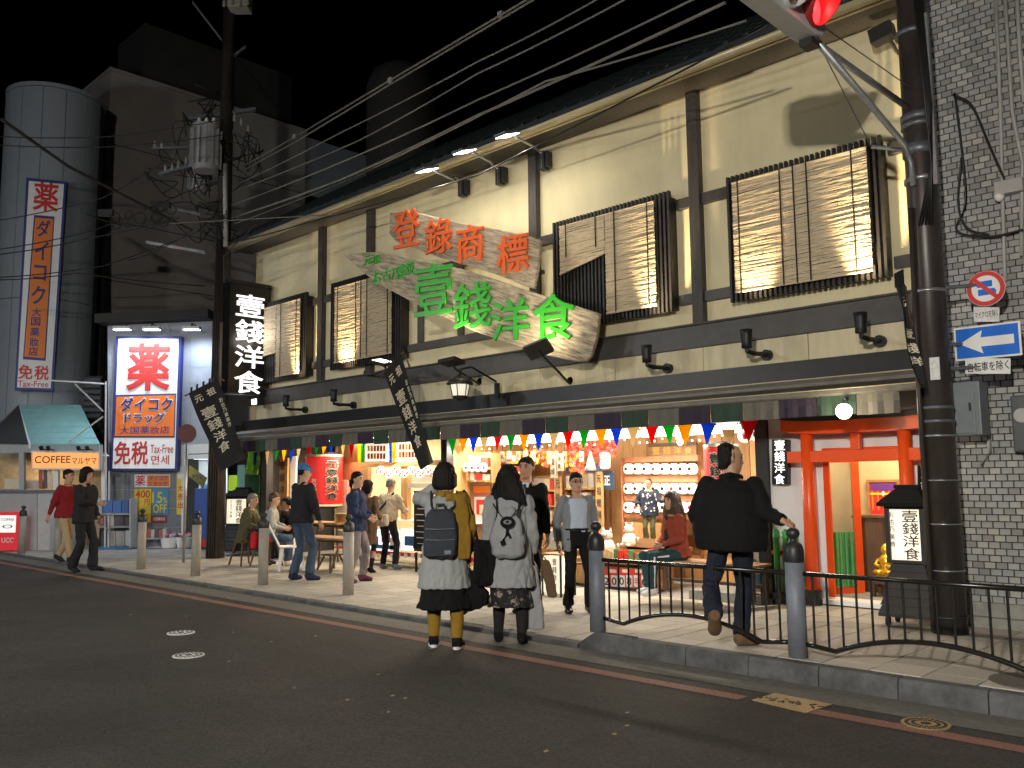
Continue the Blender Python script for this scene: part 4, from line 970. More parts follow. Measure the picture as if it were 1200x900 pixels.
def transformer(px, py, w_, h_, d=.5):
    c = off(px, py, d); r = w_/2
    b = MB(); b.smooth = True; b.lathe(c, [(r*.8, -h_/2), (r*.92, -h_/2+.04), (r*.92, h_/2-.05), (r, h_/2-.04), (r, h_/2), (r*.6, h_/2+.05), (.01, h_/2+.06)], 20); tr = b.build('transformer', mg, lp)
    for k in range(14):
        a = k*2*math.pi/14; q = c+V((r*math.cos(a), r*math.sin(a), 0)); dd = V((math.cos(a), math.sin(a), 0)); e = V((-dd.y, dd.x, 0))
        b = MB(); b.obox(q, dd*.05, e*.012, V((0, 0, h_*.40))); b.build('fin', mg, tr)
    for k in (-1, 0, 1):
        b = MB(); b.smooth = True; q = c+LR*(k*r*.55)+V((0, 0, h_/2+.05)); b.lathe(q, [(.03, 0), (.05, .03), (.03, .05), (.05, .08), (.03, .1), (.045, .13), (.01, .16)], 10); b.build('bushing', K['white_paint'], tr)
    b = MB(); b.tube([c+V((0, 0, -h_*.35)), lpx(c.z-h_*.35)], .05, 6); b.build('bracket', K['gun'], lp)
transformer(250, 184, .60, 1.05); transformer(228, 196, .46, .95, -.35)
def arm(p, q, r=.045, m='steel_dark'):
    b = MB(); d = (q-p); s = d.normalized().cross(V((0, 0, 1))).normalized(); b.obox((p+q)/2, d/2, s*r, V((0, 0, r))); b.build('crossarm', K[m], lp)
arm(off(226, 3), off(262, 50, .1), .03, 'steel'); arm(off(262, 75), off(288, 55), .03); arm(off(200, 247, .3), off(240, 256, .3), .03, 'steel'); arm(off(178, 288, .3), off(246, 300, .3), .03, 'steel')
arm(off(190, 208, .2), off(262, 186, .1), .04); arm(off(262, 150), off(300, 168), .04); arm(off(215, 140), off(300, 128), .04)
def insul(px, py, n=1, d=.2):
    for k in range(n):
        q = off(px+k*5, py-k*2, d); b = MB(); b.smooth = True
        b.lathe(q, [(.02, -.09), (.045, -.065), (.025, -.045), (.045, -.02), (.025, 0), (.045, .02), (.025, .045), (.035, .075), (.01, .09)], 10); b.build('insulator', K['insulator'], lp)
for q in ((186, 173), (194, 174), (198, 201), (206, 199), (213, 196), (222, 192), (278, 142), (286, 147), (294, 155)): insul(*q)
arm(off(182, 178, .2), off(262, 176, .2), .03)
# open-fronted cabinet high on the pole
c = off(284, 8, .2); b = MB(); b.obox(c, LR*.24, LF*.2, V((0, 0, .2))); b.build('switch_box', mk('box_cream', (.42, .40, .35), .6, .2), lp, bevel=.02)
for k in range(4): insul(270+k*9, 16-(k % 2)*3, 1, .45)
# tangle of service cables
b = MB(); b.smooth = True; rnd = random.Random(5)
for k in range(30):
    cx_, cy_ = rnd.choice(((225, 170), (236, 150), (290, 180), (285, 200), (250, 130), (235, 215), (250, 250), (195, 205), (215, 262), (260, 280)))
    pts = [off(cx_+rnd.uniform(-22, 22), cy_+rnd.uniform(-26, 26), rnd.uniform(-.3, .6)) for _ in range(5)]
    sm = []
    for i in range(len(pts)-1):
        for u in (0, .5): sm.append(pts[i]*(1-u)+pts[i+1]*u+V((0, 0, -.08*math.sin(u*math.pi))))
    b.tube(curve(pts, 5), .013, 5)
b.build('cable_tangle', K['black'], lp, kind='stuff')
b = MB(); b.smooth = True
for k in range(16):
    q = off(150+rnd.uniform(0, 70), 262+rnd.uniform(-8, 14), .8); a = rnd.uniform(.05, .14)
    b.tube([q+LR*(a*math.cos(i*.7))+V((0, 0, a*math.sin(i*.7))) for i in range(10)], .012, 5)
tag(b.build('cable_coils', K['black']), 'coiled black cables hung on the wires left of the brown pole', 'cable')
for jx, jy, jw, lab in ((143, 262, .16, 'smaller black junction case hung on the wires, farther from the brown pole'), (205, 253, .2, 'larger black junction case hung on the wires close to the brown pole')):
    b = MB(); b.obox(off(jx, jy, .8), LR*jw, LF*.05, V((0, 0, .07))); tag(b.build('cable_junction', K['black']), lab, 'junction box')
# round mirror-back and thin sign stem by the pole
c = off(239, 511, 1.0); t = thing('sign_pole', 'thin grey pole with a dark red round sign near the drugstore door', 'sign', V((c.x, c.y, LOWZ)))
b = MB(); b.smooth = True; b.cyl((c.x, c.y, LOWZ), (c.x, c.y, c.z+.2), .028, n=10); b.build('pole', K['steel'], t)
b = MB(); b.smooth = True; b.cyl(c-LF*.04, c-LF*.02, .2, n=24); b.build('disc', mk('dark_red', (.12, .02, .02), .5), t)

# ---------------------------------------------------------------- overhead cables
def cable(pts, label, r=.012, m='black', sag=.0, group=None, hs=None):
    # pts are (px, py, height) on the photograph; the cable hangs at that height above the road
    P = [gp(px, py, z) for px, py, z in pts]; b = MB(); b.smooth = True; out = []
    for i in range(len(P)-1):
        for k in range(6): u = k/6; out.append(P[i]*(1-u)+P[i+1]*u+V((0, 0, -sag*4*u*(1-u))))
    out.append(P[-1]); b.tube(out, r, 6)
    return tag(b.build('overhead_cable', K[m]), label, 'cable', group)
mk('wire_grey', (.16, .155, .15), .5, .2)
G1 = 'cables along the street above the restaurant'
cable([(285, 195, 8.4), (345, 161, 8.3), (457, 94, 8.2), (620, -2, 8.0)], 'upper cable of the clamped pair crossing the black sky to the top edge', .016, 'wire_grey', group=G1)
cable([(285, 200, 8.36), (345, 167, 8.2), (457, 99, 8.1), (628, -2, 7.9)], 'lower cable of the clamped pair crossing the black sky to the top edge', .016, 'wire_grey', group=G1)
cable([(280, 215, 7.6), (400, 155, 7.4), (560, 72, 7.3), (702, -2, 7.2)], 'thin cable reaching the top edge just right of the clamped pair', .012, 'wire_grey', .02, group=G1)
cable([(280, 222, 7.3), (420, 165, 7.2), (560, 86, 7.1), (735, -2, 7.0)], 'thin cable reaching the top edge second right of the clamped pair', .012, 'wire_grey', .02, group=G1)
cable([(272, 240, 7.0), (400, 190, 6.9), (560, 117, 6.8), (815, -2, 6.7)], 'cable crossing the sky between the thin pair and the twisted cable', .014, 'wire_grey', .02, group=G1)
cable([(272, 255, 6.8), (400, 210, 6.7), (560, 135, 6.6), (850, 3, 6.5)], 'twisted grey cable ending behind the traffic signal', .02, 'wire_grey', .02, group=G1)
cable([(275, 262, 6.8), (420, 205, 6.7), (640, 95, 6.4), (875, 24, 6.2)], 'cable branching below the twisted cable toward the traffic signal', .014, 'wire_grey', .02, group=G1)
cable([(270, 285, 6.4), (370, 258, 6.4), (560, 205, 6.35), (900, 30, 6.2)], 'lowest cable, running close along the eave of the restaurant roof', .014, 'black', .02, group=G1)
for px, py, lab in ((345, 160, 'left'), (457, 94, 'middle'), (586, 17, 'right')):
    c = gp(px, py, 8.25 if px < 400 else 8.1); b = MB(); b.obox(c, (.04, 0, 0), (0, .02, 0), (0, 0, .04)); tag(b.build('cable_clamp', K['insulator']), '%s pale clamp on the pair of cables in the black sky' % lab, 'clamp')
G2 = 'cables left of the brown utility pole'
cable([(2, 140, 7.2), (80, 195, 7.0), (170, 242, 6.8), (225, 270, 6.6)], 'thick dark cable slanting down across the round tower to the brown pole', .03, group=G2)
for i, q in enumerate([[(0, 160, 8.6), (130, 160, 8.7), (262, 140, 8.8)], [(0, 170, 8.2), (130, 172, 8.3), (262, 158, 8.4)], [(0, 258, 7.0), (120, 232, 7.2), (200, 185, 7.5)],
        [(0, 292, 6.6), (110, 270, 6.7), (262, 205, 7)], [(0, 298, 6.4), (100, 280, 6.4), (210, 255, 6.5)], [(0, 325, 6.0), (120, 312, 6), (255, 262, 6.1)],
        [(0, 328, 5.9), (90, 320, 5.9), (240, 335, 5.9)], [(100, 250, 6.4), (150, 265, 6.4), (262, 256, 6.4)], [(150, 305, 5.9), (190, 290, 6), (225, 270, 6)]]):
    cable(q, ['thin cable across the tower top, uppermost of the left wires', 'thin cable second from the top of the left wires', 'cable rising from the left edge across the tall sign to the insulators', 'cable crossing the tall vertical sign toward the transformers',
        'cable crossing the tall sign and ending at the coils', 'low cable from the left edge rising to the brown pole', 'lowest left cable sagging toward the brown pole', 'cable spanning between the tower and the brown pole', 'short cable rising to the coils beside the brown pole'][i], .012, 'black', .03, group=G2)
cable([(262, 330, 5.8), (262, 300, 6.2), (300, 262, 6.6)], 'short black service cable rising from the brown pole to the restaurant eave', .014)
cable([(198, 262, 6.2), (325, 255, 6.35), (420, 250, 6.4)], 'pale cable running level from the brown pole toward the restaurant eave', .010, 'wire_grey')

# ================================================================ BUILDINGS ON THE LEFT
# tall side wall running back from the street
SX = -29.5
q0, q1, q2 = PX(SX).at(130, 83), PX(SX).at(233, 117), PX(SX).at(420, 187)
t = thing('beige_building', 'tall beige building whose blank side wall runs back behind the brown utility pole', 'building', (SX, q0.y, LOWZ))
b = MB(); b.box(SX-3, SX, q0.y, q1.y+4.5, LOWZ, q0.z); b.build('wall', K['build_beige'], t)
b = MB(); b.box(SX-2.6, SX-.3, q0.y+1.2, q1.y+4, q0.z+.001, q0.z+2.3); b.build('penthouse', K['build_dark'], t)
b = MB(); b.box(SX-3.05, SX+.05, q0.y-.05, q1.y+4.55, q0.z, q0.z+.12); b.build('parapet', K['build_beige'], t)
for py_ in (170, 260, 330):
    z = PX(SX).at(135, py_).z; b = MB(); b.box(SX+.001, SX+.012, q0.y, q1.y+4.5, z, z+.03); b.build('seam', K['build_dark'], t)
t = thing('grey_building', 'dim blue-grey building with dark window openings behind the restaurant roof', 'building', (SX, q1.y+5, LOWZ))
b = MB(); b.box(SX-8, SX-.15, q1.y+4.6, q2.y+12, LOWZ, q0.z-.1); b.build('wall', K['build_blue'], t)
for (x0, y0, x1, y1) in ((300, 205, 325, 245), (358, 228, 388, 258), (300, 268, 318, 290)):
    a, c = PX(SX-.15).at(x0, y0), PX(SX-.15).at(x1, y1); b = MB(); b.box(SX-.25, SX-.13, a.y, c.y, c.z, a.z); wn = b.build('window', K['glass_dark'], t)
    b = MB(); b.box(SX-.13, SX-.10, a.y-.08, c.y+.08, c.z-.12, c.z); b.build('sill', K['build_blue'], wn)
c = gp(470, 110, 15); t = thing('round_water_tank', 'dim rounded tank rising behind the restaurant against the black sky', 'tank', (c.x, c.y, 9))
b = MB(); b.smooth = True; b.lathe((c.x, c.y, 0), [(1.2, 9), (1.2, 15.2), (1.0, 15.7), (.5, 16), (.01, 16.1)], 24); b.build('body', K['build_dark'], t)
b = MB(); b.box(c.x-3, c.x+2.5, c.y+1, c.y+8, LOWZ, 13); tag(b.build('dark_building', K['build_dark']), 'dark building block far behind the restaurant roof', 'building')
# round white tower with the tall sign
PTW = PF(58, 640); PTW.p = PTW.p+FH*1.5; c0 = PTW.at(58, 300); c0.z = 0; rr = (PTW.at(108, 300)-PTW.at(10, 300)).length/2*1.08
PTf = Plane(c0-FH*rr*.98, -FH)
tw = thing('round_tower', 'pale tower with a rounded panelled front behind the tall vertical sign', 'building', c0)
zt_ = PTf.at(60, 100).z
b = MB(); b.lathe(c0, [(rr*.985, 0), (rr*.985, zt_), (.01, zt_+.01)], 40); b.build('core', K['build_dark'], tw)
nP = 7
for i in range(nP):
    a0 = math.atan2(-FH.y, -FH.x)-math.pi/2+math.pi*i/nP; a1 = a0+math.pi/nP
    for z0, z1 in ((1.8, zt_*.52), (zt_*.52+.02, zt_-.02)):
        b = MB(); aa = [a0+.006+(a1-a0-.012)*k/8 for k in range(9)]
        b.prism([c0+V((rr*math.cos(a), rr*math.sin(a), z0)) for a in aa]+[c0+V((rr*.97*math.cos(a), rr*.97*math.sin(a), z0)) for a in aa[::-1]], (0, 0, z1-z0)); b.build('panel', K['tower_white'], tw)
b = MB(); b.lathe(c0+V((0, 0, zt_)), [(rr*1.01, .002), (rr*1.01, .12), (.01, .13)], 40); b.build('coping', K['tower_white'], tw)
PS1 = Plane(c0-FH*(rr+.35), -(FH*.93+V((_cy, _sy, 0))*-.36))
ts_ = thing('tall_sign', 'tall vertical sign with red, orange and navy lettering on the round tower', 'sign', PS1.at(47, 330))
poly(ts_, 'frame', K['navy_print'], PS1, [(31, 208), (78, 213), (62, 458), (17, 457)], .12)
poly(ts_, 'face', K['white_print'], PS1, [(34, 212), (75, 216), (59.5, 455), (20, 454)], .02, .012)
poly(ts_, 'orange_band', K['navy_print'], PS1, [(40, 252), (64, 254), (53.5, 423), (27, 421)], .02, .018)
poly(ts_, 'orange_band', K['orange_print'], PS1, [(41.5, 255), (62.5, 257), (52, 420), (28.5, 418)], .02, .024)
for ch, x, y, ww, hh, m in (('薬', 54, 231, 30, 34, 'red_print'), ('ダ', 51, 268, 16, 20, 'navy_print'), ('イ', 49, 294, 16, 22, 'navy_print'), ('コ', 47, 320, 15, 18, 'navy_print'), ('ク', 45, 346, 16, 22, 'navy_print'),
        ('大', 43, 366, 11, 10, 'navy_print'), ('国', 42, 377, 11, 10, 'navy_print'), ('薬', 41, 389, 11, 10, 'navy_print'), ('妝', 40, 401, 11, 10, 'navy_print'), ('店', 39, 412, 11, 10, 'navy_print'), ('免', 30, 436, 17, 17, 'red_print'), ('税', 49, 437, 17, 17, 'red_print')):
    letters_px(ch, K[m], ts_, PS1, x, y, ww, hh, bold=.05, lift=.028, name='letter')
letters_px('Tax-Free', K['red_print'], ts_, PS1, 39, 450, 36, 7, bold=.03, lift=.016)
# dark gap building with dim panel
PG = PF(112, 640); PG.p = PG.p+FH*3
t = thing('narrow_building', 'dark narrow building with a dim lettered panel between the tower and the beige wall', 'building', PG.at(112, 640))
poly(t, 'wall', K['build_dark'], PG, [(98, 118), (119, 122), (116, 640), (94, 640)], .3)
poly(t, 'sign_panel', mk('panel_navy', (.03, .045, .065), .5), PG, [(97, 388), (114, 386), (112, 455), (95, 456)], .05, .06)
letters_px('POLA', K['white_paint'], t, PG, 106, 420, 15, 6, bold=.02, lift=.07)
poly(t, 'window', K['glass_dark'], PG, [(103, 300), (120, 300), (119, 370), (102, 370)], .05, .03)
# dark louvred wall behind the kiosk
PLV = PF(50, 640); PLV.p = PLV.p+FH*1.2
lv = thing('louvre_wall', 'dark horizontal louvred wall behind the coffee kiosk roof', 'wall', PLV.at(50, 640))
poly(lv, 'wall', K['build_dark'], PLV, [(-30, 440), (118, 440), (118, 645), (-30, 645)], .3, -.1)
for k in range(15):
    y = 443+k*7.0; poly(lv, 'slat', K['gun'], PLV, [(-30, y), (118, y), (118, y+4.2), (-30, y+4.2)], .06, .0)
# ---- drugstore
PD = PF(185, 641); DZ = LOWZ
ds = thing('drugstore', 'grey tiled drugstore front with lit doorway left of the brown utility pole', 'building', PD.at(185, 641))
poly(ds, 'wall', K['grey_tile'], PD, [(126, 375), (249, 372), (249, 520), (213, 520), (213, 642), (127, 642)], .25, 0)
gx0 = PD.at(126, 400); cols = 5
for i in range(5):
    for j in range(8):
        x0, x1 = 127+i*24.2, 127+(i+1)*24.2-.5; y0, y1 = 377+j*18, 377+(j+1)*18-.5
        if i > 3: x1 = 248.5
        poly(ds, 'wall_panel', K['grey_tile'], PD, rectp(x0, y0, x1, y1), .03, .012)
for j in range(4):
    for i in range(4): poly(ds, 'wall_panel', mk('grey_tile_d', (.20, .22, .25), .5, .2, 2, .05) if 'grey_tile_d' not in K else K['grey_tile_d'], PD, rectp(129+i*21, 552+j*22, 149.6+i*21, 573.5+j*22), .03, .012)
poly(ds, 'canopy', K['build_dark'], PD, [(122, 372), (252, 366), (252, 376), (122, 382)], 1.2, .55)
inn = glow('store_glow', (.72, .86, 1), .22)
poly(ds, 'shop_interior', inn, PD, [(214, 535), (249, 535), (249, 640), (214, 640)], .05, -1.2)
poly(ds, 'door_frame', K['white_print'], PD, [(213, 521), (217, 521), (217, 641), (213, 641)], .08, .03); poly(ds, 'door_frame', K['white_print'], PD, [(217.2, 533), (246, 532), (246, 537), (217.2, 538)], .08, .03)
poly(ds, 'pane', gl, PD, [(217.5, 538), (245, 538), (245, 640), (217.5, 640)], .01, .01)
poly(ds, 'header', K['white_print'], PD, [(217, 521), (247, 520), (247, 531), (217, 532)], .08, .031)
dsn = thing('drugstore_sign', 'big framed white and orange drugstore sign under three white lamps', 'sign', PD.at(170, 470)); PDS = Plane(PD.p-FH*.25, -FH)
poly(dsn, 'frame', K['navy_print'], PDS, [(136, 394), (212.5, 394), (207.5, 552), (128.5, 552)], .2)
wl = mat('sign_face', (.85, .85, .85), .5, .03, emit=(.9, .95, 1), es=.22)
poly(dsn, 'face', wl, PDS, [(139, 397), (209.5, 397), (204.8, 549), (132, 549)], .02, .012)
poly(dsn, 'orange_band', K['navy_print'], PDS, [(135.5, 463), (206.5, 461), (205, 513), (133, 513)], .02, .018)
poly(dsn, 'orange_band', mat('orange_face', (.9, .20, .015), .5, .03, emit=(1, .16, .01), es=.15), PDS, [(137, 465), (205.3, 463), (203.8, 511), (135, 511)], .02, .024)
def L_(s, m, x, y, ww, hh, bold=.05, lift=.03): letters_px(s, K[m], dsn, PDS, x, y, ww, hh, bold=bold, lift=lift, name='letter')
L_('薬', 'red_print', 174.5, 430, 52, 56, .07, .03)
L_('ダイコク', 'white_print', 172, 474, 63, 19, .13, .027); L_('ダイコク', 'navy_print', 172, 474, 61, 16, .06, .036)
L_('ドラッグ', 'white_print', 170, 490, 50, 14, .13, .027); L_('ドラッグ', 'navy_print', 170, 490, 47, 11.5, .06, .036)
L_('大国薬妝店', 'navy_print', 170, 504, 58, 9, .03, .03)
L_('免税', 'red_print', 154, 531, 40, 28, .06, .018); L_('Tax-Free', 'red_print', 190, 526, 27, 10, .03, .018); L_('면세', 'red_print', 188, 539, 21, 11, .03, .018)
for x, lab in ((152, 'left'), (186, 'middle'), (232, 'right')):
    y = 388; q = PDS.at(x, y)-FH*.45; t = thing('sign_lamp', '%s white lamp shining down over the drugstore front' % lab, 'lamp', q, group='lamps over the drugstore sign')
    b = MB(); b.obox(q, LR*.22, V((0, 0, .04)), FH*.09); b.build('housing', K['white_print'], t, bevel=.01)
    b = MB(); b.obox(q+V((0, 0, -.045)), LR*.2, V((0, 0, .005)), FH*.075); b.build('lens', glow('cool_lens', (.85, .93, 1), 16), t)
    b = MB(); b.tube([q+V((0, 0, .03)), q+V((0, 0, .12)), q+FH*.5+V((0, 0, .1))], .02, 6); b.build('arm', K['gun'], t)
    lamp('SPOT', q+V((0, 0, -.06)), 210, (.72, .86, 1), q+FH*.25+V((0, 0, -2)), .1, t, 160, .9)
for j in range(6):
    for i in range(3): poly(ds, 'goods', mat('sg%d%d' % (i, j), random.choice(((.1, .3, .6), (.7, .7, .75), (.1, .45, .55), (.7, .6, .1), (.5, .1, .15))), .5, .2, 30), PD, rectp(219+i*9, 567+j*11, 227+i*9, 575+j*11), .05, -1.0)
lamp('AREA', PD.at(230, 536)+FH*.7, 30, (.75, .88, 1), PD.at(230, 640)+FH*.5, .6, ds, name='store_light')
def poster(label, pl, pts, m, writing=(), blocks=(), lift=.03):
    c = pl.at(sum(p[0] for p in pts)/4, sum(p[1] for p in pts)/4); t = thing('poster', label, 'poster', c)
    poly(t, 'sheet', m, pl, pts, .006, lift)
    for r4_, mm in blocks: poly(t, 'print', mm, pl, rectp(*r4_), .004, lift+.005)
    for s, mm, x, y, ww, hh in writing: letters_px(s, mm, t, pl, x, y, ww, hh, bold=.04, lift=lift+.006)
    return t
k_ = K
poster('small white and orange poster under the big drugstore sign', PD, rectp(158, 556, 200, 571), k_['white_print'], [('薬', k_['red_print'], 165, 563, 12, 12), ('ダイコク', k_['navy_print'], 186, 560, 22, 5), ('ドラッグ', k_['navy_print'], 186, 567, 22, 5)], [((173, 557, 199, 570), k_['orange_print'])])
poster('yellow price poster with red 400 on the drugstore wall', PD, [(158, 573), (178, 573), (177, 612), (156, 614)], k_['yellow_print'], [('400', k_['red_print'], 168, 579, 17, 9), ('円', k_['red_print'], 173, 588, 6, 7)])
poster('blue and yellow discount poster reading 15% OFF', PD, rectp(179, 573, 198, 603), mat('poster_blue', (.06, .32, .55), .5), [('15', k_['yellow_print'], 185, 583, 12, 13), ('%', k_['yellow_print'], 194, 586, 5, 7), ('OFF', k_['yellow_print'], 188, 596, 16, 10)])
poster('dark red notice below the 15% OFF poster', PD, rectp(179, 604, 196, 613), mat('poster_red', (.30, .03, .05), .5), [('大国薬妝店', k_['white_print'], 187, 608, 14, 4)])
poster('tall narrow yellow poster with a red arrow beside the drugstore door', PD, [(207.5, 546), (217, 546), (215.5, 603), (207.5, 603)], k_['yellow_print'], [('大売出', k_['red_print'], 212, 585, 6, 28)] and [('大', k_['red_print'], 212, 572, 6, 7), ('売', k_['red_print'], 212, 582, 6, 7), ('出', k_['red_print'], 212, 592, 6, 7)], [((208.5, 547, 216, 561), k_['white_print'])])
poster('yellow and white tilted poster inside the drugstore doorway', Plane(PD.p+FH*.3, -FH), [(222, 545), (243, 560), (238, 572), (221, 558)], k_['yellow_print'], [('アウト', k_['navy_print'], 231, 559, 12, 6)], lift=0)
# goods in front of the drugstore
PR = Plane(PD.p-FH*.55, -FH)
rk = thing('magazine_rack', 'stepped display rack of packets and magazines before the drugstore wall', 'rack', PR.at(140, 643))
for j, (y0, y1, yb) in enumerate(((586, 601, .3), (603, 616, .2), (620, 640, .05))): poly(rk, 'shelf', k_['steel'], PR, rectp(116, y1, 158, y1+2), .35, yb)
poly(rk, 'frame', k_['white_paint'], PR, rectp(115, 584, 116.5, 643), .4, .3); poly(rk, 'frame', k_['white_paint'], PR, rectp(157.5, 584, 159, 643), .4, .3); poly(rk, 'base', mk('rack_blue', (.06, .22, .5), .5), PR, rectp(115, 640.5, 159, 643), .4, .31)
rnd = random.Random(3); pk = [mat('pack%d' % i, c, .4, .15, 20) for i, c in enumerate(((.75, .75, .75), (.08, .20, .55), (.12, .10, .12), (.45, .12, .10), (.55, .52, .5), (.10, .35, .65), (.8, .55, .1), (.6, .1, .2), (.75, .65, .5)))]
GM = 'packets on the drugstore display rack'
for j, (y0, y1, yb, cs) in enumerate(((585, 600.5, .31, (1, 5, 0, 1)), (603, 615.5, .21, (2, 4, 2, 3)), (620.5, 639.5, .06, (2, 0, 2, 4)))):
    x = 117.5; kk = 0
    while x < 150:
        wd = rnd.uniform(8, 12); b = MB(); q = [PR.at(*p)+PR.n*(yb-.02) for p in rectp(x, y0+rnd.uniform(0, 2), min(x+wd, 157)-.8, y1)]; b.prism(q, FH*.12)
        o = b.build('magazine', pk[rnd.choice(cs)]); tag(o, '%s packet from left on the %s shelf of the drugstore rack' % (('first', 'second', 'third', 'fourth')[kk], ('top', 'middle', 'bottom')[j]), 'packet', 'packets on the drugstore rack'); kk += 1; x += wd
for x, lab in ((198, 'left'), (216, 'right')):
    q = PR.at(x, 642); t = thing('wire_basket', '%s white basket of packets on the ground by the drugstore door' % lab, 'basket', q)
    b = MB(); b.lathe(q, [(.17, 0), (.21, .26), (.20, .26), (.16, .01), (.005, .01)], 16); b.build('basket', k_['white_print'], t)
    b = MB(); 
    for k in range(9): a = k*.9; b.obox(q+V((.1*math.cos(a), .1*math.sin(a), .28+.03*(k % 3))), V((.06*math.cos(a), .06*math.sin(a), .03)), V((-.04*math.sin(a), .04*math.cos(a), 0)), (0, 0, .02)); b.mi = k % 2
    b.build('goods', [pk[0], pk[7]], t)
q = PR.at(182, 642); t = thing('wire_cart', 'low wire trolley of goods beneath the discount posters', 'trolley', q)
b = MB(); b.obox(q+V((0, 0, .24)), LR*.3, FH*.18, V((0, 0, .015))); b.build('tray', k_['steel'], t)
for sx_ in (-1, 1):
    b = MB(); b.cyl(q+LR*.25*sx_+V((0, 0, .06)), q+LR*.25*sx_+V((0, 0, .5)), .012); b.build('leg', k_['steel'], t)
    b = MB(); b.cyl(q+LR*.25*sx_+V((0, 0, .04))-FH*.02, q+LR*.25*sx_+V((0, 0, .04))+FH*.02, .04); b.build('wheel', K['rubber'], t)
b = MB()
for k in range(6): b.mi = k % 3; b.obox(q+LR*(-.24+.1*k)+V((0, 0, .36)), LR*.045, FH*.1, V((0, 0, .1+.02*(k % 2))))
b.build('goods', [pk[2], pk[3], pk[4]], t)
# vending machine at the shop corner
q = PD.at(246, 640)-FH*.4; t = thing('vending_machine', 'blue and red drinks cabinet half behind the brown utility pole', 'vending machine', q)
b = MB(); b.obox(q+V((0, 0, .75)), LR*.22, FH*.2, V((0, 0, .75))); b.build('body', mat('vend_blue', (.03, .10, .45), .4), t, bevel=.01)
b = MB(); b.obox(q+V((0, 0, .12))-FH*.205, LR*.2, FH*.004, V((0, 0, .1))); b.build('panel', k_['red_print'], t)
# ---- coffee kiosk
PK = PF(60, 644); PK.p = PK.p-FH*.2
kq = thing('coffee_kiosk', 'small coffee kiosk with a pale teal boarded roof and glowing orange sign', 'kiosk', PK.at(60, 644))
PK2 = Plane(PK.p+FH*1.6, -FH)
A_, B_, C_, D_ = PK.at(36, 520), PK.at(117, 520), PK2.at(94, 474), PK2.at(22, 474)
Aa, Da = PK.at(36, 520), PK2.at(22, 474)
nb = 7
for i in range(nb):
    u0, u1 = i/nb, (i+1)/nb-.012; b = MB()
    b.prism([A_*(1-u0)+D_*u0, B_*(1-u0)+C_*u0, B_*(1-u1)+C_*u1, A_*(1-u1)+D_*u1], V((0, 0, -.05))+FH*.03*0); b.build('roof_board', K['teal_roof'], kq)
W0 = PK.at(-24, 524); 
b = MB(); b.prism([D_, A_, V((A_.x, A_.y, A_.z-.12)), V((D_.x, D_.y, D_.z-.14))], -LR*.05); b.build('barge_board', k_['white_print'], kq)
E_ = PK.at(-25, 520); b = MB(); b.prism([D_, A_+LR*-.06, E_], FH*.12); b.build('gable', K['build_dark'], kq)
b = MB(); b.prism([D_-LR*.02, E_-LR*.02, E_-LR*.02-V((0, 0, .12)), D_-LR*.02-V((0, 0, .14))], LR*.06-FH*.05); b.build('barge_board', k_['steel'], kq)
poly(kq, 'fascia', mk('fascia_grey', (.38, .42, .44), .6, .1), PK, [(-25, 521), (36, 521), (116, 521), (116, 530), (36, 530), (-25, 532)], .2, -.02)
poly(kq, 'counter', mk('counter_white', (.50, .52, .54), .6, .12, 3), PK, [(44, 576), (84, 576), (84, 645), (44, 645)], .8, 0); poly(kq, 'counter', K['fascia_grey'], PK, [(-20, 578), (43.5, 578), (43.5, 646), (-20, 646)], .8, .01)
poly(kq, 'counter_top', K['steel_dark'], PK, [(-20, 574), (70, 574), (70, 577.5), (-20, 577.5)], .9, .06)
poly(kq, 'post', K['fascia_grey'], PK, rectp(22, 530, 28, 574), .1, 0); poly(kq, 'post', k_['white_print'], PK, rectp(62, 548, 68, 575), .1, 0); poly(kq, 'post', k_['white_print'], PK, rectp(112, 530, 117, 645), .1, -.3)
poly(kq, 'back_wall', mat('kiosk_inside', (.52, .38, .22), .8, .3, 5), Plane(PK.p+FH*1.4, -FH), rectp(-25, 520, 118, 645), .1)
lamp('AREA', PK.at(20, 536)+FH*.7, 16, (1, .75, .45), PK.at(20, 640)+FH*.8, .6, kq, name='kiosk_light')
for k in range(3): poly(kq, 'poster', pk[(3, 2, 8)[k]], PK, rectp(44+k*5.5, 543, 48.5+k*5.5, 572), .02, -.05)
poly(kq, 'goods', pk[8], PK, rectp(0, 561, 20, 573), .3, -.2); poly(kq, 'goods', pk[4], PK, rectp(22, 563, 40, 573), .3, -.25)
for x in (55, 63, 98, 108):
    b = MB(); q = PK.at(x, 527)-FH*.25; b.cyl(q, q+V((0, 0, .06))-FH*.05, .05); b.tube([q, q+FH*.25], .014, 6); b.build('lamp', k_['black'], kq)
cs = thing('kiosk_sign', 'glowing orange sign board with dark lettering under the teal roof', 'sign', PK.at(77, 538)); PKS = Plane(PK.p-FH*.1, -FH)
poly(cs, 'frame', k_['white_paint'], PKS, [(36.5, 528), (117.5, 529), (117, 551), (36.5, 550.5)], .12)
poly(cs, 'face', glow('orange_glow', (1, .36, .09), .85, (.8, .4, .15)), PKS, [(38.5, 530), (115.5, 531), (115, 549), (38.5, 548.5)], .02, .01)
letters_px('COFFEE', K['ink'], cs, PKS, 62, 538.5, 42, 8.5, bold=.02, lift=.012); letters_px('マルヤマ', K['ink'], cs, PKS, 99, 540, 29, 8, bold=.02, lift=.012)
us = PK.at(8, 645)-FH*.35; PU = Plane(us, -FH); t = thing('lit_sign', 'red and white lit floor sign at the left edge below the kiosk counter', 'sign', PU.at(8, 645))
poly(t, 'box', mat('sign_red', (.65, .03, .04), .4, .05, emit=(1, .05, .07), es=.28), PU, [(-6, 600), (22, 600), (20, 645), (-6, 645)], .2)
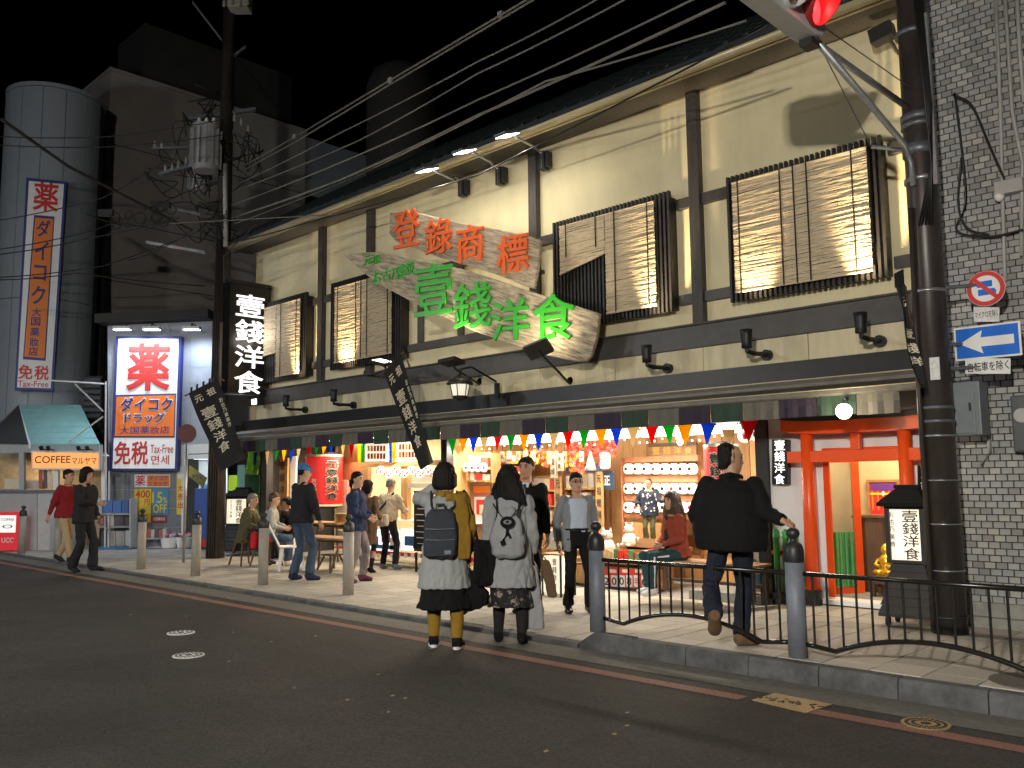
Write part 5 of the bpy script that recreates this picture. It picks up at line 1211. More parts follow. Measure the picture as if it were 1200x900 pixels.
poly(t, 'face', glow('sign_white', (1, .97, .9), .75), PU, [(-4, 604), (19, 604), (18, 624), (-4, 624)], .01, .006)
letters_px('COFFEE', K['navy_print'], t, PU, 9, 609, 16, 3.5, bold=.03, lift=.008); letters_px('UCC', k_['white_print'], t, PU, 9, 633, 14, 6, bold=.05, lift=.008)
b = MB(); n = 18; c = PU.at(9, 617)+PU.n*.009; b.loft([[c+LR*(r*.13*math.cos(2*math.pi*i/n))+V((0, 0, r*.045*math.sin(2*math.pi*i/n)))+PU.n*d for i in range(n)] for r, d in ((1, 0), (1, .004), (.7, .004), (.7, 0))], caps=False); b.build('emblem', k_['ink'], t)
# white scaffold frame beside the kiosk
t = thing('scaffold_frame', 'thin white metal frame with diagonal braces between kiosk and drugstore', 'frame', PK.at(121, 645)); PSC = Plane(PK.p-FH*.05, -FH)
for a, c in (((124, 447), (123, 645)), ((60, 446), (124, 450)), ((88, 450), (121, 482)), ((121, 488), (80, 518)), ((115, 534), (128, 534)), ((128, 552), (127, 645))):
    b = MB(); b.tube([PSC.at(*a), PSC.at(*c)], .022, 8); b.build('tube', k_['white_paint'], t)

# ================================================================ SHOP FRONT
ORD = ('first', 'second', 'third', 'fourth', 'fifth', 'sixth', 'seventh', 'eighth', 'ninth', 'tenth', 'eleventh', 'twelfth', 'thirteenth', 'fourteenth', 'fifteenth')
GN = ('cream', 'red', 'orange', 'pale', 'dark brown', 'navy', 'tan', 'brown', 'white', 'green')
# bright trough of tubes behind the bunting, and the ceiling lamps of the rooms
tube_g = glow('tube_glow', (1, .93, .78), 7)
for i, (x0, x1, lab) in enumerate(((B1+.15, -9.75, 'left'), (-9.70, -7.75, 'middle'), (-7.70, B2-.45, 'right'))):
    z = 2.20; t = thing('tube_light', '%s lit ceiling tube of the row behind the coloured bunting' % lab, 'light', ((x0+x1)/2, 10.62, z), group='tube lights behind the bunting')
    b = MB(); b.box(x0, x1, 10.60, 10.70, z+.06, z+.12); b.build('housing', K['white_print'], t)
    b = MB(); b.smooth = True; b.tube([(x0+.02, 10.62, z-.02), (x1-.02, 10.62, z-.02)], .06, 10); b.build('tube', tube_g, t)
    b = MB(); b.box(x0+.2, x0+.22, 10.64, 10.66, z+.12, 2.499); b.box(x1-.22, x1-.2, 10.64, 10.66, z+.12, 2.499); b.build('hanger', K['steel'], t)
    lamp('AREA', ((x0+x1)/2, 10.75, 2.1), 52, (1, .88, .66), ((x0+x1)/2, 11.6, .9), x1-x0, t, sizey=.15, name='tube_lamp')
    lamp('AREA', ((x0+x1)/2, 10.55, 2.08), 60, (1, .89, .70), ((x0+x1)/2, 8.6, 0), x1-x0, t, sizey=.1, name='tube_lamp')
for i, (x0, lab) in enumerate(((-16.7, 'left'), (-14.9, 'middle'), (-13.1, 'right'))):
    t = thing('ceiling_light', '%s flat ceiling light inside the room with the red cylinder lantern' % lab, 'light', (x0, 11.2, 2.42), group='flat lights in the left-hand room')
    b = MB(); b.box(x0-.5, x0+.5, 11.1, 11.3, 2.44, 2.495); b.build('housing', K['white_print'], t)
    b = MB(); b.box(x0-.46, x0+.46, 11.13, 11.27, 2.428, 2.439); b.build('diffuser', tube_g, t)
    lamp('AREA', (x0, 11.2, 2.40), 50, (1, .86, .62), (x0, 11.3, 0), .9, t, name='ceiling_lamp')
    lamp('AREA', (x0, 10.6, 2.2), 42, (1, .83, .56), (x0, 8.6, 0), .9, t, name='ceiling_lamp')
# bunting
PCOL = {'r': cloth('pen_red', (.60, .02, .03)), 'g': cloth('pen_green', (.02, .33, .06)), 'y': cloth('pen_yellow', (.85, .52, .02)), 'b': cloth('pen_blue', (.03, .12, .55)), 'c': cloth('pen_cream', (.72, .58, .36)), 'w': cloth('pen_white', (.65, .62, .55))}
for _m in PCOL.values(): translucent(_m, .65)
def bunting(label, items, y=10.12):
    t = thing('bunting', label, 'bunting', (at(items[0][0], items[0][1], y)))
    pts = []
    for px, py, L, wd, c in items:
        p = at(px, py, y); pts.append(p+V((0, 0, .005))); w_ = wd*.62; L = L*1.1
        b = MB(); sway = random.uniform(-.03, .03)
        b.prism([p+V((-w_, 0, 0)), p+V((w_, 0, 0)), p+V((sway, -.01, -L))], (0, .006, 0)); b.build('pennant', PCOL[c], t)
    b = MB(); b.tube([V((pts[0].x-.3, y, pts[0].z+.03))]+pts+[V((pts[-1].x+.1, y, pts[-1].z+.02))], .006, 5); b.build('cord', K['cord'], t)
it = [(530, 514, .26, .17, 'g'), (543, 514, .22, .19, 'y'), (555, 513, .24, .17, 'b'), (567, 512, .25, .16, 'c'), (583.5, 509.5, .24, .17, 'r'), (599, 508, .27, .17, 'g'), (614, 507, .28, .19, 'y'), (631, 507, .27, .17, 'b'), (649, 505, .28, .17, 'c'), (665.5, 503.5, .28, .19, 'r'), (684.5, 502.5, .28, .17, 'g'), (703.5, 500.5, .29, .20, 'y'), (722, 501, .26, .17, 'b'), (742, 500, .27, .17, 'c'), (764, 497, .27, .19, 'r'), (783.5, 496.5, .27, .18, 'g'), (802.5, 495.5, .29, .21, 'y'), (830, 496, .26, .19, 'b'), (853.5, 503, .20, .17, 'c'), (877.5, 490.5, .28, .22, 'r')]
bunting('string of coloured triangular pennants across the souvenir shop front', it)
bunting('string of faded pennants and ribbons over the left-hand room', [(313, 529, .26, .12, 'c'), (324, 528, .22, .13, 'g'), (333, 527.5, .22, .14, 'y'), (342, 528, .25, .12, 'b'), (350, 526, .25, .12, 'w'), (362, 522, .25, .16, 'r'), (371, 522, .22, .13, 'g'), (380, 522, .16, .15, 'y'), (388, 521, .2, .1, 'b'), (402, 520, .26, .12, 'c'), (412, 519, .28, .16, 'r')])
# ---- room A: souvenir shop
PA = PY(12.2)
def boxat(nm, mt, par, px0, py0, px1, py1, y0, dep, bevel=0, **k):
    a, c = at(px0, py0, y0), at(px1, py1, y0); b = MB(); b.box(a.x, c.x, y0, y0+dep, c.z, a.z); return b.build(nm, mt, par, bevel=bevel, **k)
# rack of white paper lanterns
YR = 11.95
t = thing('lantern_rack', 'wooden rack with three rows of white paper lanterns behind the boy figure', 'rack', at(775, 660, YR))
ro = mk('rack_wood', (.55, .22, .12), .55, .3, 8, .1)
boxat('upright', ro, t, 727, 537, 731.5, 655, YR, .08); boxat('upright', ro, t, 818, 535, 822, 655, YR, .08); boxat('top_rail', ro, t, 731.8, 536, 817.8, 540, YR+.001, .07)
for y in (558.5, 581, 602.5): boxat('crossbar', ro, t, 731.8, y, 817.8, y+6.5, YR+.002, .06)
for y in (560, 583): 
    boxat('shelf_back', K['wood_orange'], t, 731.8, y+7, 817.8, y+14, YR+.1, .02)
boxat('drawer_chest', K['wood_orange'], t, 732, 612, 790, 660, YR+.0, .3, .01)
plg = [glow('paper_glow', (1, .86, .60), 2.0, (.85, .8, .7))]
lm = None
for j, (y, rw) in enumerate(((549.5, 'top'), (572.5, 'middle'), (594.5, 'bottom'))):
    for i in range(8):
        p = at(737+10.6*i, y, YR-.08)
        if lm is None:
            t = thing('paper_lantern', '', 'lantern', p); b = MB(); b.smooth = True; b.lathe(p, [(.04, -.085), (.075, -.06), (.09, -.02), (.09, .02), (.075, .06), (.04, .085)], 12); b.build('shade', plg[0], t)
            b = MB(); b.cyl(p+V((0, 0, -.1)), p+V((0, 0, -.085)), .04); b.cyl(p+V((0, 0, .085)), p+V((0, 0, .1)), .04); b.build('rim', K['black'], t)
            b = MB(); b.sph(p+V((0, -.088, 0)), (.035, .006, .03), 8, 5); b.build('painting', K['green_letter'], t); lm = t; o = t
        else: o = copy_tree(lm); o.location = p
        pc = [c for c in C.objects if c.parent == o and c.name.startswith('painting')][0]
        pc.data = pc.data if (i+j) % 3 else pc.data.copy()
        if (i+j) % 3 == 0: pc.data.materials[0] = K['red_print'] if i % 2 else K['ink']
        o['label'] = '%s lantern in the %s row of round white paper lanterns on the wooden rack' % ((('leftmost',)+ORD[1:7]+('rightmost',))[i], rw); o['group'] = 'paper lanterns on the wooden rack'
# wooden plaque, posts with characters, hanging things
t = thing('wooden_plaque', 'carved reddish wooden plaque hanging above the lantern rack', 'plaque', at(788, 535, 12.1)); boxat('board', K['wood'], t, 760, 521, 816, 535, 12.1, .06, .01); boxat('frame_bar', K['wood_dark'], t, 760, 520, 816, 521.8, 12.08, .03)
for i, ch in enumerate('壹錢洋食'): letters_px(ch, mat('gilt', (.75, .42, .10), .4, .1) if i == 0 else bpy.data.materials['gilt'], t, PY(12.09), 769+12.5*i, 528, 9, 9, bold=.03, name='letter')
def postsign(label, x0, y0, x1, y1, y, txt, m='wood_orange', ink='ink', tw=.6):
    t = thing('post_sign', label, 'sign', at((x0+x1)/2, y1, y)); boxat('board', K[m], t, x0, y0, x1, y1, y, .05, .006)
    for i, ch in enumerate(txt): letters_px(ch, K[ink], t, PY(y-.002), (x0+x1)/2, y0+(i+.6)*(y1-y0)/(len(txt)+.3), (x1-x0)*tw, (y1-y0)/len(txt)*.62, bold=.03, name='letter')
postsign('tall brown wooden sign with dark characters between the suited man and the man in glasses', 649, 558, 658, 655, 10.9, '元祖壹錢洋食', 'wood')
postsign('tall reddish wooden sign with dark characters right of the man in glasses', 697.5, 553, 706.5, 640, 10.95, '元祖壹錢洋食', 'wood_orange')
postsign('left of two small wooden tags hanging over the man in glasses', 645, 534, 651.5, 560, 10.8, '壹錢', 'board'); postsign('right of two small wooden tags hanging over the man in glasses', 652.5, 532, 658.5, 552, 10.8, '洋食', 'board')
t = thing('cloth_panel', 'navy cloth panel with a white mark hanging beside the lantern rack', 'cloth', at(713, 575, 11.0)); boxat('cloth', mk('navy_cloth', (.03, .045, .09), .9, .2), t, 705, 552, 720, 574, 11.0, .012); letters_px('正', K['white_print'], t, PY(11.0), 711.5, 563, 7, 11, bold=.06)
t = thing('white_lantern', 'white paper lantern with a bold red character hanging beside the lantern rack', 'lantern', at(709, 548, 10.95)); c = at(709, 540, 10.95)
b = MB(); b.smooth = True; b.lathe(c, [(.05, -.13), (.08, -.11), (.085, 0), (.08, .11), (.05, .13)], 14); b.build('shade', glow('wl_glow', (1, .9, .75), .9), t); letters('大', K['red_print'], t, c+V((-.02, -.09, 0)), (1, 0, 0), (0, 0, 1), .09, .17, bold=.08)
t = thing('noren_cloth', 'short dark cloth strip hanging under the red leaves behind the man in glasses', 'cloth', at(690, 545, 11.4))
boxat('cloth', K['navy_cloth'], t, 663, 544, 704, 554, 11.4, .012)
t = thing('hand_bell_cloth', 'pale cone of folded cloth hanging by the reddish wooden sign', 'cloth', at(692, 555, 10.9)); c = at(692, 535, 10.9); b = MB(); b.smooth = True; b.lathe(c, [(.10, -.22), (.06, -.1), (.03, 0), (.015, .06), (.005, .08)], 10); b.build('cone', K['cream_print'], t)
# garlands of paper maple leaves
def garland(label, x0, x1, y0, y1, n, y, seed, cols=('orange_letter', 'red_print', 'yellow_print')):
    r = random.Random(seed); t = thing('leaf_garland', label, 'garland', at((x0+x1)/2, (y0+y1)/2, y)); b = MB()
    for _ in range(n):
        c = at(r.uniform(x0, x1), r.uniform(y0, y1), y+r.uniform(-.12, .12)); b.mi = r.choice((0, 0, 1, 1, 2)); s_ = r.uniform(.03, .055); a = r.uniform(0, 6.3); nx = V((math.cos(a), r.uniform(-.6, .6), math.sin(a))); ny = V((-math.sin(a), r.uniform(-.6, .6), math.cos(a)))
        pts = []
        for k in range(10): rr_ = s_ if k % 2 == 0 else s_*.45; q = k*math.pi/5; pts.append(c+nx*(rr_*math.cos(q))+ny*(rr_*math.sin(q)))
        b.face(pts)
    b.build('leaves', [K[c] for c in cols], t, kind='stuff')
    b = MB(); b.tube([at(x0, y0, y), at((x0+x1)/2, (y0+y1)/2-2, y), at(x1, y0, y)], .008, 5); b.build('cord', K['cord'], t)
garland('garland of orange and red paper maple leaves above the suited man', 616, 668, 527, 546, 150, 11.25, 1); garland('garland of red paper maple leaves under the pennants right of the man in glasses', 664, 722, 518, 535, 170, 11.3, 2, ('red_print', 'red_print', 'orange_letter')); garland('cluster of orange paper leaves hanging above the man in glasses', 668, 684, 533, 556, 70, 11.2, 3)
# tall red paper lantern and two round ones
def cyl_lantern(label, px, py, rpx, hpx, y, txt, es=.5, ua=.42):
    c = at(px, py, y); r = (at(px+rpx, py, y)-at(px-rpx, py, y)).length/2; h = (at(px, py-hpx, y)-at(px, py+hpx, y)).length
    t = thing('cylinder_lantern', label, 'lantern', c)
    b = MB(); b.smooth = True; pr_ = [(r*(.96+.04*(k % 2)), -h/2+h*k/24) for k in range(25)]; b.lathe(c, pr_, 24); b.build('shade', mat('red_lantern', (.62, .02, .02), .6, .06, emit=(1, .03, .02), es=es*.45), t)
    for s in (-1, 1): b = MB(); b.cyl(c+V((0, 0, s*h*.5)), c+V((0, 0, s*h*.545)), r*1.0, n=24); b.build('band', K['cream_print'], t)
    for s in (-1, 1): b = MB(); b.cyl(c+V((0, 0, s*h*.546)), c+V((0, 0, s*h*.59)), r*.7, n=20); b.build('rim', K['black'], t)
    n = len(txt); dr_ = V((-c.x, -c.y, 0)).normalized()
    def wrap(ch, m, ua, z, wa, hh, bold, lift):
        me, W_, H_ = tmesh(ch, m, bold, .003); m2 = me.copy(); a0 = math.atan2(dr_.y, dr_.x)
        for v in m2.vertices:
            a = a0+ua+v.co.x/W_*wa; rr_ = r+lift+(.003 if v.co.z > 0 else 0); v.co = V((rr_*math.cos(a), rr_*math.sin(a), z+v.co.y/H_*hh))
        o = bpy.data.objects.new('letter', m2); C.objects.link(o); o.parent = t
    for i, ch in enumerate(txt):
        z = h*(.40-.84*(i+.5)/n*.98+.02); hh = h*.8/n*.92
        wrap(ch, K['cream_print'], ua, z, .75, hh*1.08, .13, .004); wrap(ch, K['ink'], ua, z, .66, hh*.92, .05, .012)
    for i, ch in enumerate('お古乃美焼'): wrap(ch, K['cream_print'], -.55, h*(.0-.09*i), .3, h*.075, .05, .004)
    return t
cyl_lantern('tall red cylinder lantern with black outlined characters in the left-hand room', 380, 563, 12.5, 27.5, 10.5, '元壹錢洋食')
cyl_lantern('red cylinder lantern with dark characters partly behind the big man in black', 846, 560, 18, 36, 10.75, '壹錢洋食', ua=-.35)
for px, py, lab in ((873, 511, 'left'), (886, 509, 'right')):
    c = at(px, py, 10.8); t = thing('round_lantern', '%s of two round white lanterns with red spots by the dark shop post' % lab, 'lantern', c); b = MB(); b.smooth = True; b.sph(c, .095, 14, 8); b.build('shade', glow('round_glow', (1, .88, .68), 1.1), t)
    d_ = V((-c.x, -c.y, 0)).normalized(); b = MB(); b.smooth = True; b.sph(c+d_*.075, (.045, .045, .05), 12, 6); b.build('spot', K['red_print'], t); b = MB(); b.cyl(c+V((0, 0, .09)), c+V((0, 0, .12)), .04); b.build('rim', K['black'], t)
for k, (px, py) in enumerate(((862, 512), )):
    pass
# small teal lamp shade
c = at(797, 515, 11.4); t = thing('pendant_lamp', 'small teal shaded pendant lamp in front of the wooden plaque', 'lamp', c); b = MB(); b.smooth = True; b.lathe(c, [(.085, 0), (.03, .09), (.015, .11), (.01, .3)], 14); b.build('shade', K['teal_roof'], t); b = MB(); b.smooth = True; b.sph(c+V((0, 0, -.04)), .05); b.build('bulb', glow('bulb_glow', (1, .9, .7), 6), t)
# string of fairy bulbs
b = MB()
for k in range(34): b.sph(at(556+k*8.8, 524.5+2.5*math.sin(k*.9)-k*.36, 11.0), .014, 6, 4)
t = tag(b.build('fairy_lights', glow('fairy_glow', (1, .85, .55), 6)), 'string of tiny warm bulbs under the ceiling tubes', 'string lights')
# shelves of goods: left half of room A
rnd = random.Random(8)
GOOD = [mat('good%d' % i, c, .45, .15, 30) for i, c in enumerate(((.80, .72, .60), (.62, .05, .04), (.80, .45, .06), (.75, .68, .62), (.30, .10, .06), (.06, .16, .32), (.70, .58, .40), (.55, .30, .10), (.82, .80, .76), (.10, .28, .12)))]
def shelf(label, x0, x1, rows, y, glabel, ww=(6, 12), cols=None, mk_='wood_orange'):
    t = thing('shelf_unit', label, 'shelf', at((x0+x1)/2, rows[-1][1], y))
    boxat('back_panel', K[mk_], t, x0, rows[0][0]-2, x1, rows[-1][1]+3, y+.22, .03)
    for (ya, yb) in rows: boxat('shelf_board', K['wood_orange'], t, x0, yb, x1, yb+2, y, .22)
    for xx in (x0-1.2, x1): boxat('upright', K['wood_v'], t, xx, rows[0][0]-2, xx+1.2, rows[-1][1]+3, y-.005, .23)
    for j, (ya, yb) in enumerate(rows):
        for q in range(3): xx = x0+2+(x1-x0-6)*q/2.4+rnd.uniform(0, 1.5); boxat('price_card', K['white_print'] if q % 2 else K['yellow_print'], t, xx, yb-.6, xx+2.6, yb+1.8, y-.012, .008)
        x = x0+1; k = 0
        while x < x1-3:
            wd = min(rnd.uniform(*ww), x1-x-.5); c = rnd.choice(cols or range(10)); o = boxat('souvenir_box', GOOD[c], None, x, ya+rnd.uniform(.5, (yb-ya)*.4), x+wd-.8, yb-.05, y+.04, .12)
            tag(o, glabel[j].replace('small souvenir packet', GN[c]+' souvenir packet, '+ORD[k]+' from left'), 'souvenir', glabel[j].replace('small souvenir packet', 'souvenirs')); x += wd; k += 1
shelf('wooden shelf of souvenirs behind the two women, below the red leaves', 541, 575, [(533, 548), (551, 563)], 10.85, ['small souvenir packet on the upper shelf behind the two women', 'small souvenir packet on the second shelf behind the two women'], cols=(0, 3, 8, 1, 6, 0))
shelf('wooden shelf of red and white souvenirs left of the suited man', 577, 612, [(532, 541), (544, 553), (556, 566), (569, 580)], 11.5, ['small souvenir packet on the top shelf left of the suited man', 'small souvenir packet on the second shelf left of the suited man', 'small souvenir packet on the third shelf left of the suited man', 'small souvenir packet on the lowest shelf left of the suited man'], (4, 8), (1, 8, 0, 1, 3, 4))
shelf('low shelf of packets behind the suited man', 608, 650, [(560, 574), (577, 592), (595, 612), (615, 632)], 11.9, ['small souvenir packet on the top shelf behind the suited man', 'small souvenir packet on the second shelf behind the suited man', 'small souvenir packet on the third shelf behind the suited man', 'small souvenir packet on the bottom shelf behind the suited man'], (6, 11), (0, 3, 8, 1, 6, 3))
shelf('shelf of pale packets behind the man in glasses', 662, 697, [(553, 572), (575, 592), (595, 615)], 11.9, ['small souvenir packet on the top shelf behind the man in glasses', 'small souvenir packet on the second shelf behind the man in glasses', 'small souvenir packet on the third shelf behind the man in glasses'], (6, 12), (3, 0, 8, 6))
t = frame_pic('poster with a red disc and pale figure on the shop wall between the two women', PY(10.95), (553, 566, 578, 620), K['wood'], pk[3], lambda t, c, rt, up, W_, H_, ob: ([ob(0, -H_*.1, W_*.36, H_*.3, .012, .016).build('print', K['white_print'], t), ob(0, H_*.36, W_*.4, H_*.07, .012, .018).build('print', K['orange_print'], t), ob(0, -.02, W_*.25, H_*.16, .013, .02).build('print', K['red_print'], t), ob(.02, -.06, W_*.14, H_*.1, .014, .024).build('print', K['cream_print'], t)]), cat='poster', nm='poster')
# hanging strings of small ornaments
for k, (px, lab) in enumerate(((569, 'left'), (576, 'right'))):
    t = thing('ornament_string', '%s string of small dark ornaments hanging among the souvenir shelves' % lab, 'ornament', at(px, 560, 11.2)); b = MB(); 
    b.tube([at(px, 524, 11.2), at(px, 566, 11.2)], .006, 5)
    for i in range(9): b.mi = i % 2; b.sph(at(px+(i % 3-1)*.7, 530+4*i, 11.2), .03, 6, 4)
    b.build('ornaments', [K['wood_dark'], GOOD[9]], t)
# display counter of room A and its date board
t = thing('display_counter', 'low wooden display counter with red front beside the grey railing post', 'counter', at(735, 690, 10.62))
boxat('top', K['wood'], t, 662, 656, 770, 660, 10.5, .62, .006); boxat('body', K['wood_orange'], t, 663, 660.3, 769, 692, 10.62, .45)
t = thing('date_board', 'red board with white plates and dark numerals on the counter front', 'board', at(735, 690, 10.58)); boxat('panel', K['red_print'], t, 703, 664, 760, 690, 10.585, .03)
for i, ch in enumerate('2008年6'):
    x = 711+8.8*i; boxat('plate', K['white_print'], t, x-3.6, 674, x+3.6, 688, 10.57, .012); letters_px(ch, K['ink'] if ch != '年' else K['red_print'], t, PY(10.569), x, 681, 5.4, 9, bold=.03, name='numeral')
for x in (718, 733, 748): boxat('print', GOOD[0], t, x-4, 667, x+4, 671.5, 10.575, .008)
rnd = random.Random(4)
for k in range(15):
    x = 706+k*4.3; c = rnd.choice((1, 2, 1, 6, 0, 2, 9)); o = boxat('souvenir_box', GOOD[c], None, x, 643+rnd.uniform(0, 7), x+3.6, 655.9, 10.62+rnd.uniform(0, .1), .1); tag(o, '%s packet, %s from left, standing on the low display counter' % (GN[c], ORD[k]), 'souvenir', 'packets on the low display counter')
# tiered stand with white plush cats
def plush(label, px, py, y, s, rz=0):
    p = at(px, py, y); t = thing('plush_cat', label, 'plush toy', p, rz); wm = bpy.data.materials.get('plush') or mat('plush', (.80, .76, .68), .95, .08, 40, .2); b = MB(); b.smooth = True
    b.lathe((0, 0, 0), [(.10*s, 0), (.14*s, .05*s), (.13*s, .14*s), (.085*s, .22*s), (.03*s, .25*s)], 16); b.sph((0, -.01*s, .30*s), (.10*s, .09*s, .085*s), 14, 10)
    for k in (-1, 1): b.tube([(k*.06*s, 0, .35*s), (k*.075*s, -.005, .43*s)], [.035*s, .004], 8); b.sph((k*.07*s, -.11*s, .03*s), (.04*s, .05*s, .03*s), 10, 6)
    b.tube([(.1*s, .06*s, .05*s), (.18*s, .05*s, .08*s), (.2*s, 0, .16*s)], [.03*s, .028*s, .02*s], 8); b.build('body', wm, t, local=True)
    for k in (-1, 1): b = MB(); b.sph((k*.035*s, -.095*s, .315*s), .012*s, 6, 4); b.build('eye', K['eye'], t, local=True)
    b = MB(); b.sph((0, -.1*s, .29*s), (.014*s, .01*s, .01*s), 6, 4); b.build('nose', K['pen_red'], t, local=True)
plush('larger white plush cat on the counter beside the grey railing post', 712, 648, 10.85, .9, .2); plush('smaller white plush cat on the counter right of the larger one', 738, 640, 11.0, .85, -.1)
t = thing('display_tier', 'wooden step under the plush cats and boy figure', 'stand', at(740, 655, 10.9)); boxat('step', K['wood_orange'], t, 700, 648, 770, 656, 10.78, .5); boxat('step', K['wood'], t, 725, 640, 790, 648, 11.0, .5)
# green-and-white spotted dog-like figure behind
# bench beside the seated woman and white notice at its right
p = gp(790, 700); t = thing('bench', 'slatted wooden bench under the seated woman in the rust jacket', 'bench', (p.x+.25, 10.0, 0))
bx0, bx1 = p.x-.55, p.x+1.1; by = 9.98
for i in range(4): b = MB(); b.box(bx0, bx1, by-.2+i*.105, by-.2+i*.105+.095, .42, .45); b.build('slat', K['wood'], t, bevel=.004)
for xx in (bx0+.08, bx1-.08):
    for yy in (by-.16, by+.18): b = MB(); b.box(xx-.03, xx+.03, yy-.03, yy+.03, .012, .42); b.build('leg', K['wood_dark'], t)
b = MB(); b.box(bx0+.11, bx1-.11, by+.165, by+.195, .14, .18); b.build('stretcher', K['wood_dark'], t)
t = thing('notice_board', 'white notice board with dark letters and blue lower band left of the dark shop post', 'notice', at(880, 695, 10.35)); boxat('panel', K['white_print'], t, 868, 645, 891, 694, 10.36, .03, .004); boxat('print', mat('sea_blue', (.10, .32, .60), .5, .2, 12), t, 869, 672, 890, 690, 10.352, .006)
letters_px('イ.R', K['ink'], t, PY(10.352), 880, 660, 16, 13, bold=.03)
boxat('frame_bar', K['black'], t, 867, 694.2, 892, 698, 10.35, .05)
# small paper floor lantern by the suited man
p = gp(655, 690, -.02); t = thing('floor_lantern', 'small square paper lantern with writing on the pavement by the suited man', 'lantern', (p.x, p.y, sz(p.x))); z0 = sz(p.x)+.03
b = MB(); b.box(p.x-.17, p.x+.17, p.y-.15, p.y+.15, z0+.02, z0+.52); b.build('paper_shade', glow('floor_paper', (1, .84, .58), .9), t)
for sx_ in (-1, 1):
    for sy_ in (-1, 1): b = MB(); b.box(p.x+sx_*.17-.012, p.x+sx_*.17+.012, p.y+sy_*.15-.012, p.y+sy_*.15+.012, z0-.03, z0+.54); b.build('corner_post', K['black'], t)
b = MB(); b.box(p.x-.19, p.x+.19, p.y-.17, p.y+.17, z0+.541, z0+.56); b.build('top', K['wood'], t)
for i, ch in enumerate('壹錢洋食'): letters(ch, K['ink'], t, (p.x+.06, p.y-.152, z0+.45-.11*i), (1, 0, 0), (0, 0, 1), .08, .09, bold=.03, name='letter')
t = thing('box_stack', 'stack of pale souvenir boxes on the step behind the suited man', 'boxes', at(655, 645, 10.55))
boxat('box', GOOD[0], t, 640, 632, 668, 645, 10.5, .3); boxat('box', GOOD[8], t, 642, 621, 660, 631.7, 10.52, .25)
# ---- room B
PB_ = PY(11.2)
def menu(label, x0, y0, x1, y1, y=10.55):
    t = thing('menu_lightbox', label, 'menu', at((x0+x1)/2, y1, y)); boxat('box', K['white_print'], t, x0, y0, x1, y1, y, .12); boxat('face', glow('menu_glow', (1, .88, .66), .95), t, x0+1, y0+1, x1-1, y1-1, y-.006, .005)
    r = random.Random(x0)
    for i in range(6):
        for j in range(2):
            xx = x0+3+(x1-x0-6)*i/6; yy = y0+2.5+(y1-y0-4)*j/2; boxat('picture', r.choice((GOOD[1], GOOD[2], GOOD[4], GOOD[7], GOOD[1])), t, xx+.6, yy+.8, xx+(x1-x0-6)/6-.6, yy+(y1-y0-5)/2-1.2, y-.012, .005)
menu('left lit menu box with rows of dish pictures over the counter', 427, 519, 455, 541); menu('right lit menu box with rows of dish pictures, beside the middle banner', 464, 517, 492, 539)
for x, c, nm in ((421, 'y', 'yellow'), (424.5, 'g', 'green'), (457.5, 'b', 'blue'), (461, 'y', 'second yellow')):
    t = thing('hanging_ribbon', '%s vertical cloth strip beside the lit menu boxes' % nm, 'ribbon', at(x, 542, 10.5)); boxat('cloth', PCOL[c], t, x-1.6, 519, x+1.6, 542, 10.52, .012)
t = thing('wood_screen', 'brown wooden panel wall between the red cylinder lantern and the menu boxes', 'panel', at(411, 640, 10.9)); 
boxat('panel', K['wood_v'], t, 396, 520, 424, 562, 10.9, .04); boxat('post', K['wood'], t, 424.5, 535, 430, 650, 10.85, .1)
for j in range(4):
    for i in range(2): boxat('panel', (K['cream_print'], GOOD[0], K['wood_orange'])[(i+j) % 3], t, 392.5+i*15.5, 563+j*19.5, 407+i*15.5, 581.5+j*19.5, 10.9, .03, .004)
t = thing('kitchen_counter', 'serving counter with lit picture panels and red checked trim in the left-hand room', 'counter', at(490, 660, 10.6))
YC = 10.75
boxat('top', K['white_print'], t, 425, 609, 556, 613, YC-.08, .7); boxat('trim', K['red_print'], t, 425, 613.3, 556, 619, YC, .05); boxat('trim', K['red_print'], t, 425, 648, 556, 654, YC, .05); boxat('plinth', K['cream_print'], t, 424, 654.3, 557, 668, YC-.1, .3)
for i in range(16): boxat('check', K['white_print'], t, 425.5+i*8, 648.3, 429+i*8, 653.7, YC-.006, .005)
for i in range(3):
    x0 = 427+i*43; boxat('picture_panel', glow('panel_glow', (.80, .90, 1), 1.1) if i == 0 else bpy.data.materials['panel_glow'], t, x0, 619.5, x0+40, 647.5, YC+.01, .04)
    for k, (a, c, d_, e, m) in enumerate(((4, 628, 16, 640, 5), (20, 624, 30, 636, 1), (14, 638, 34, 644, 5), (30, 630, 37, 646, 0))): boxat('print', GOOD[m], t, x0+a, c, x0+d_, e, YC+.003, .006)
t = thing('stall_frame', 'wooden frame and shelf of the serving stall behind the man in the beige jacket', 'stall', at(490, 600, 10.8)); boxat('post', K['wood_orange'], t, 470, 545, 477, 609, 10.85, .1); boxat('post', K['wood_orange'], t, 512, 543, 518, 609, 10.85, .1); boxat('panel', K['cream_print'], t, 477.5, 566, 511.5, 572, 10.86, .05); boxat('panel', GOOD[3], t, 477.5, 556, 505, 565, 10.95, .05); boxat('header', K['wood'], t, 430, 542, 520, 545, 10.8, .1)
lanm = None
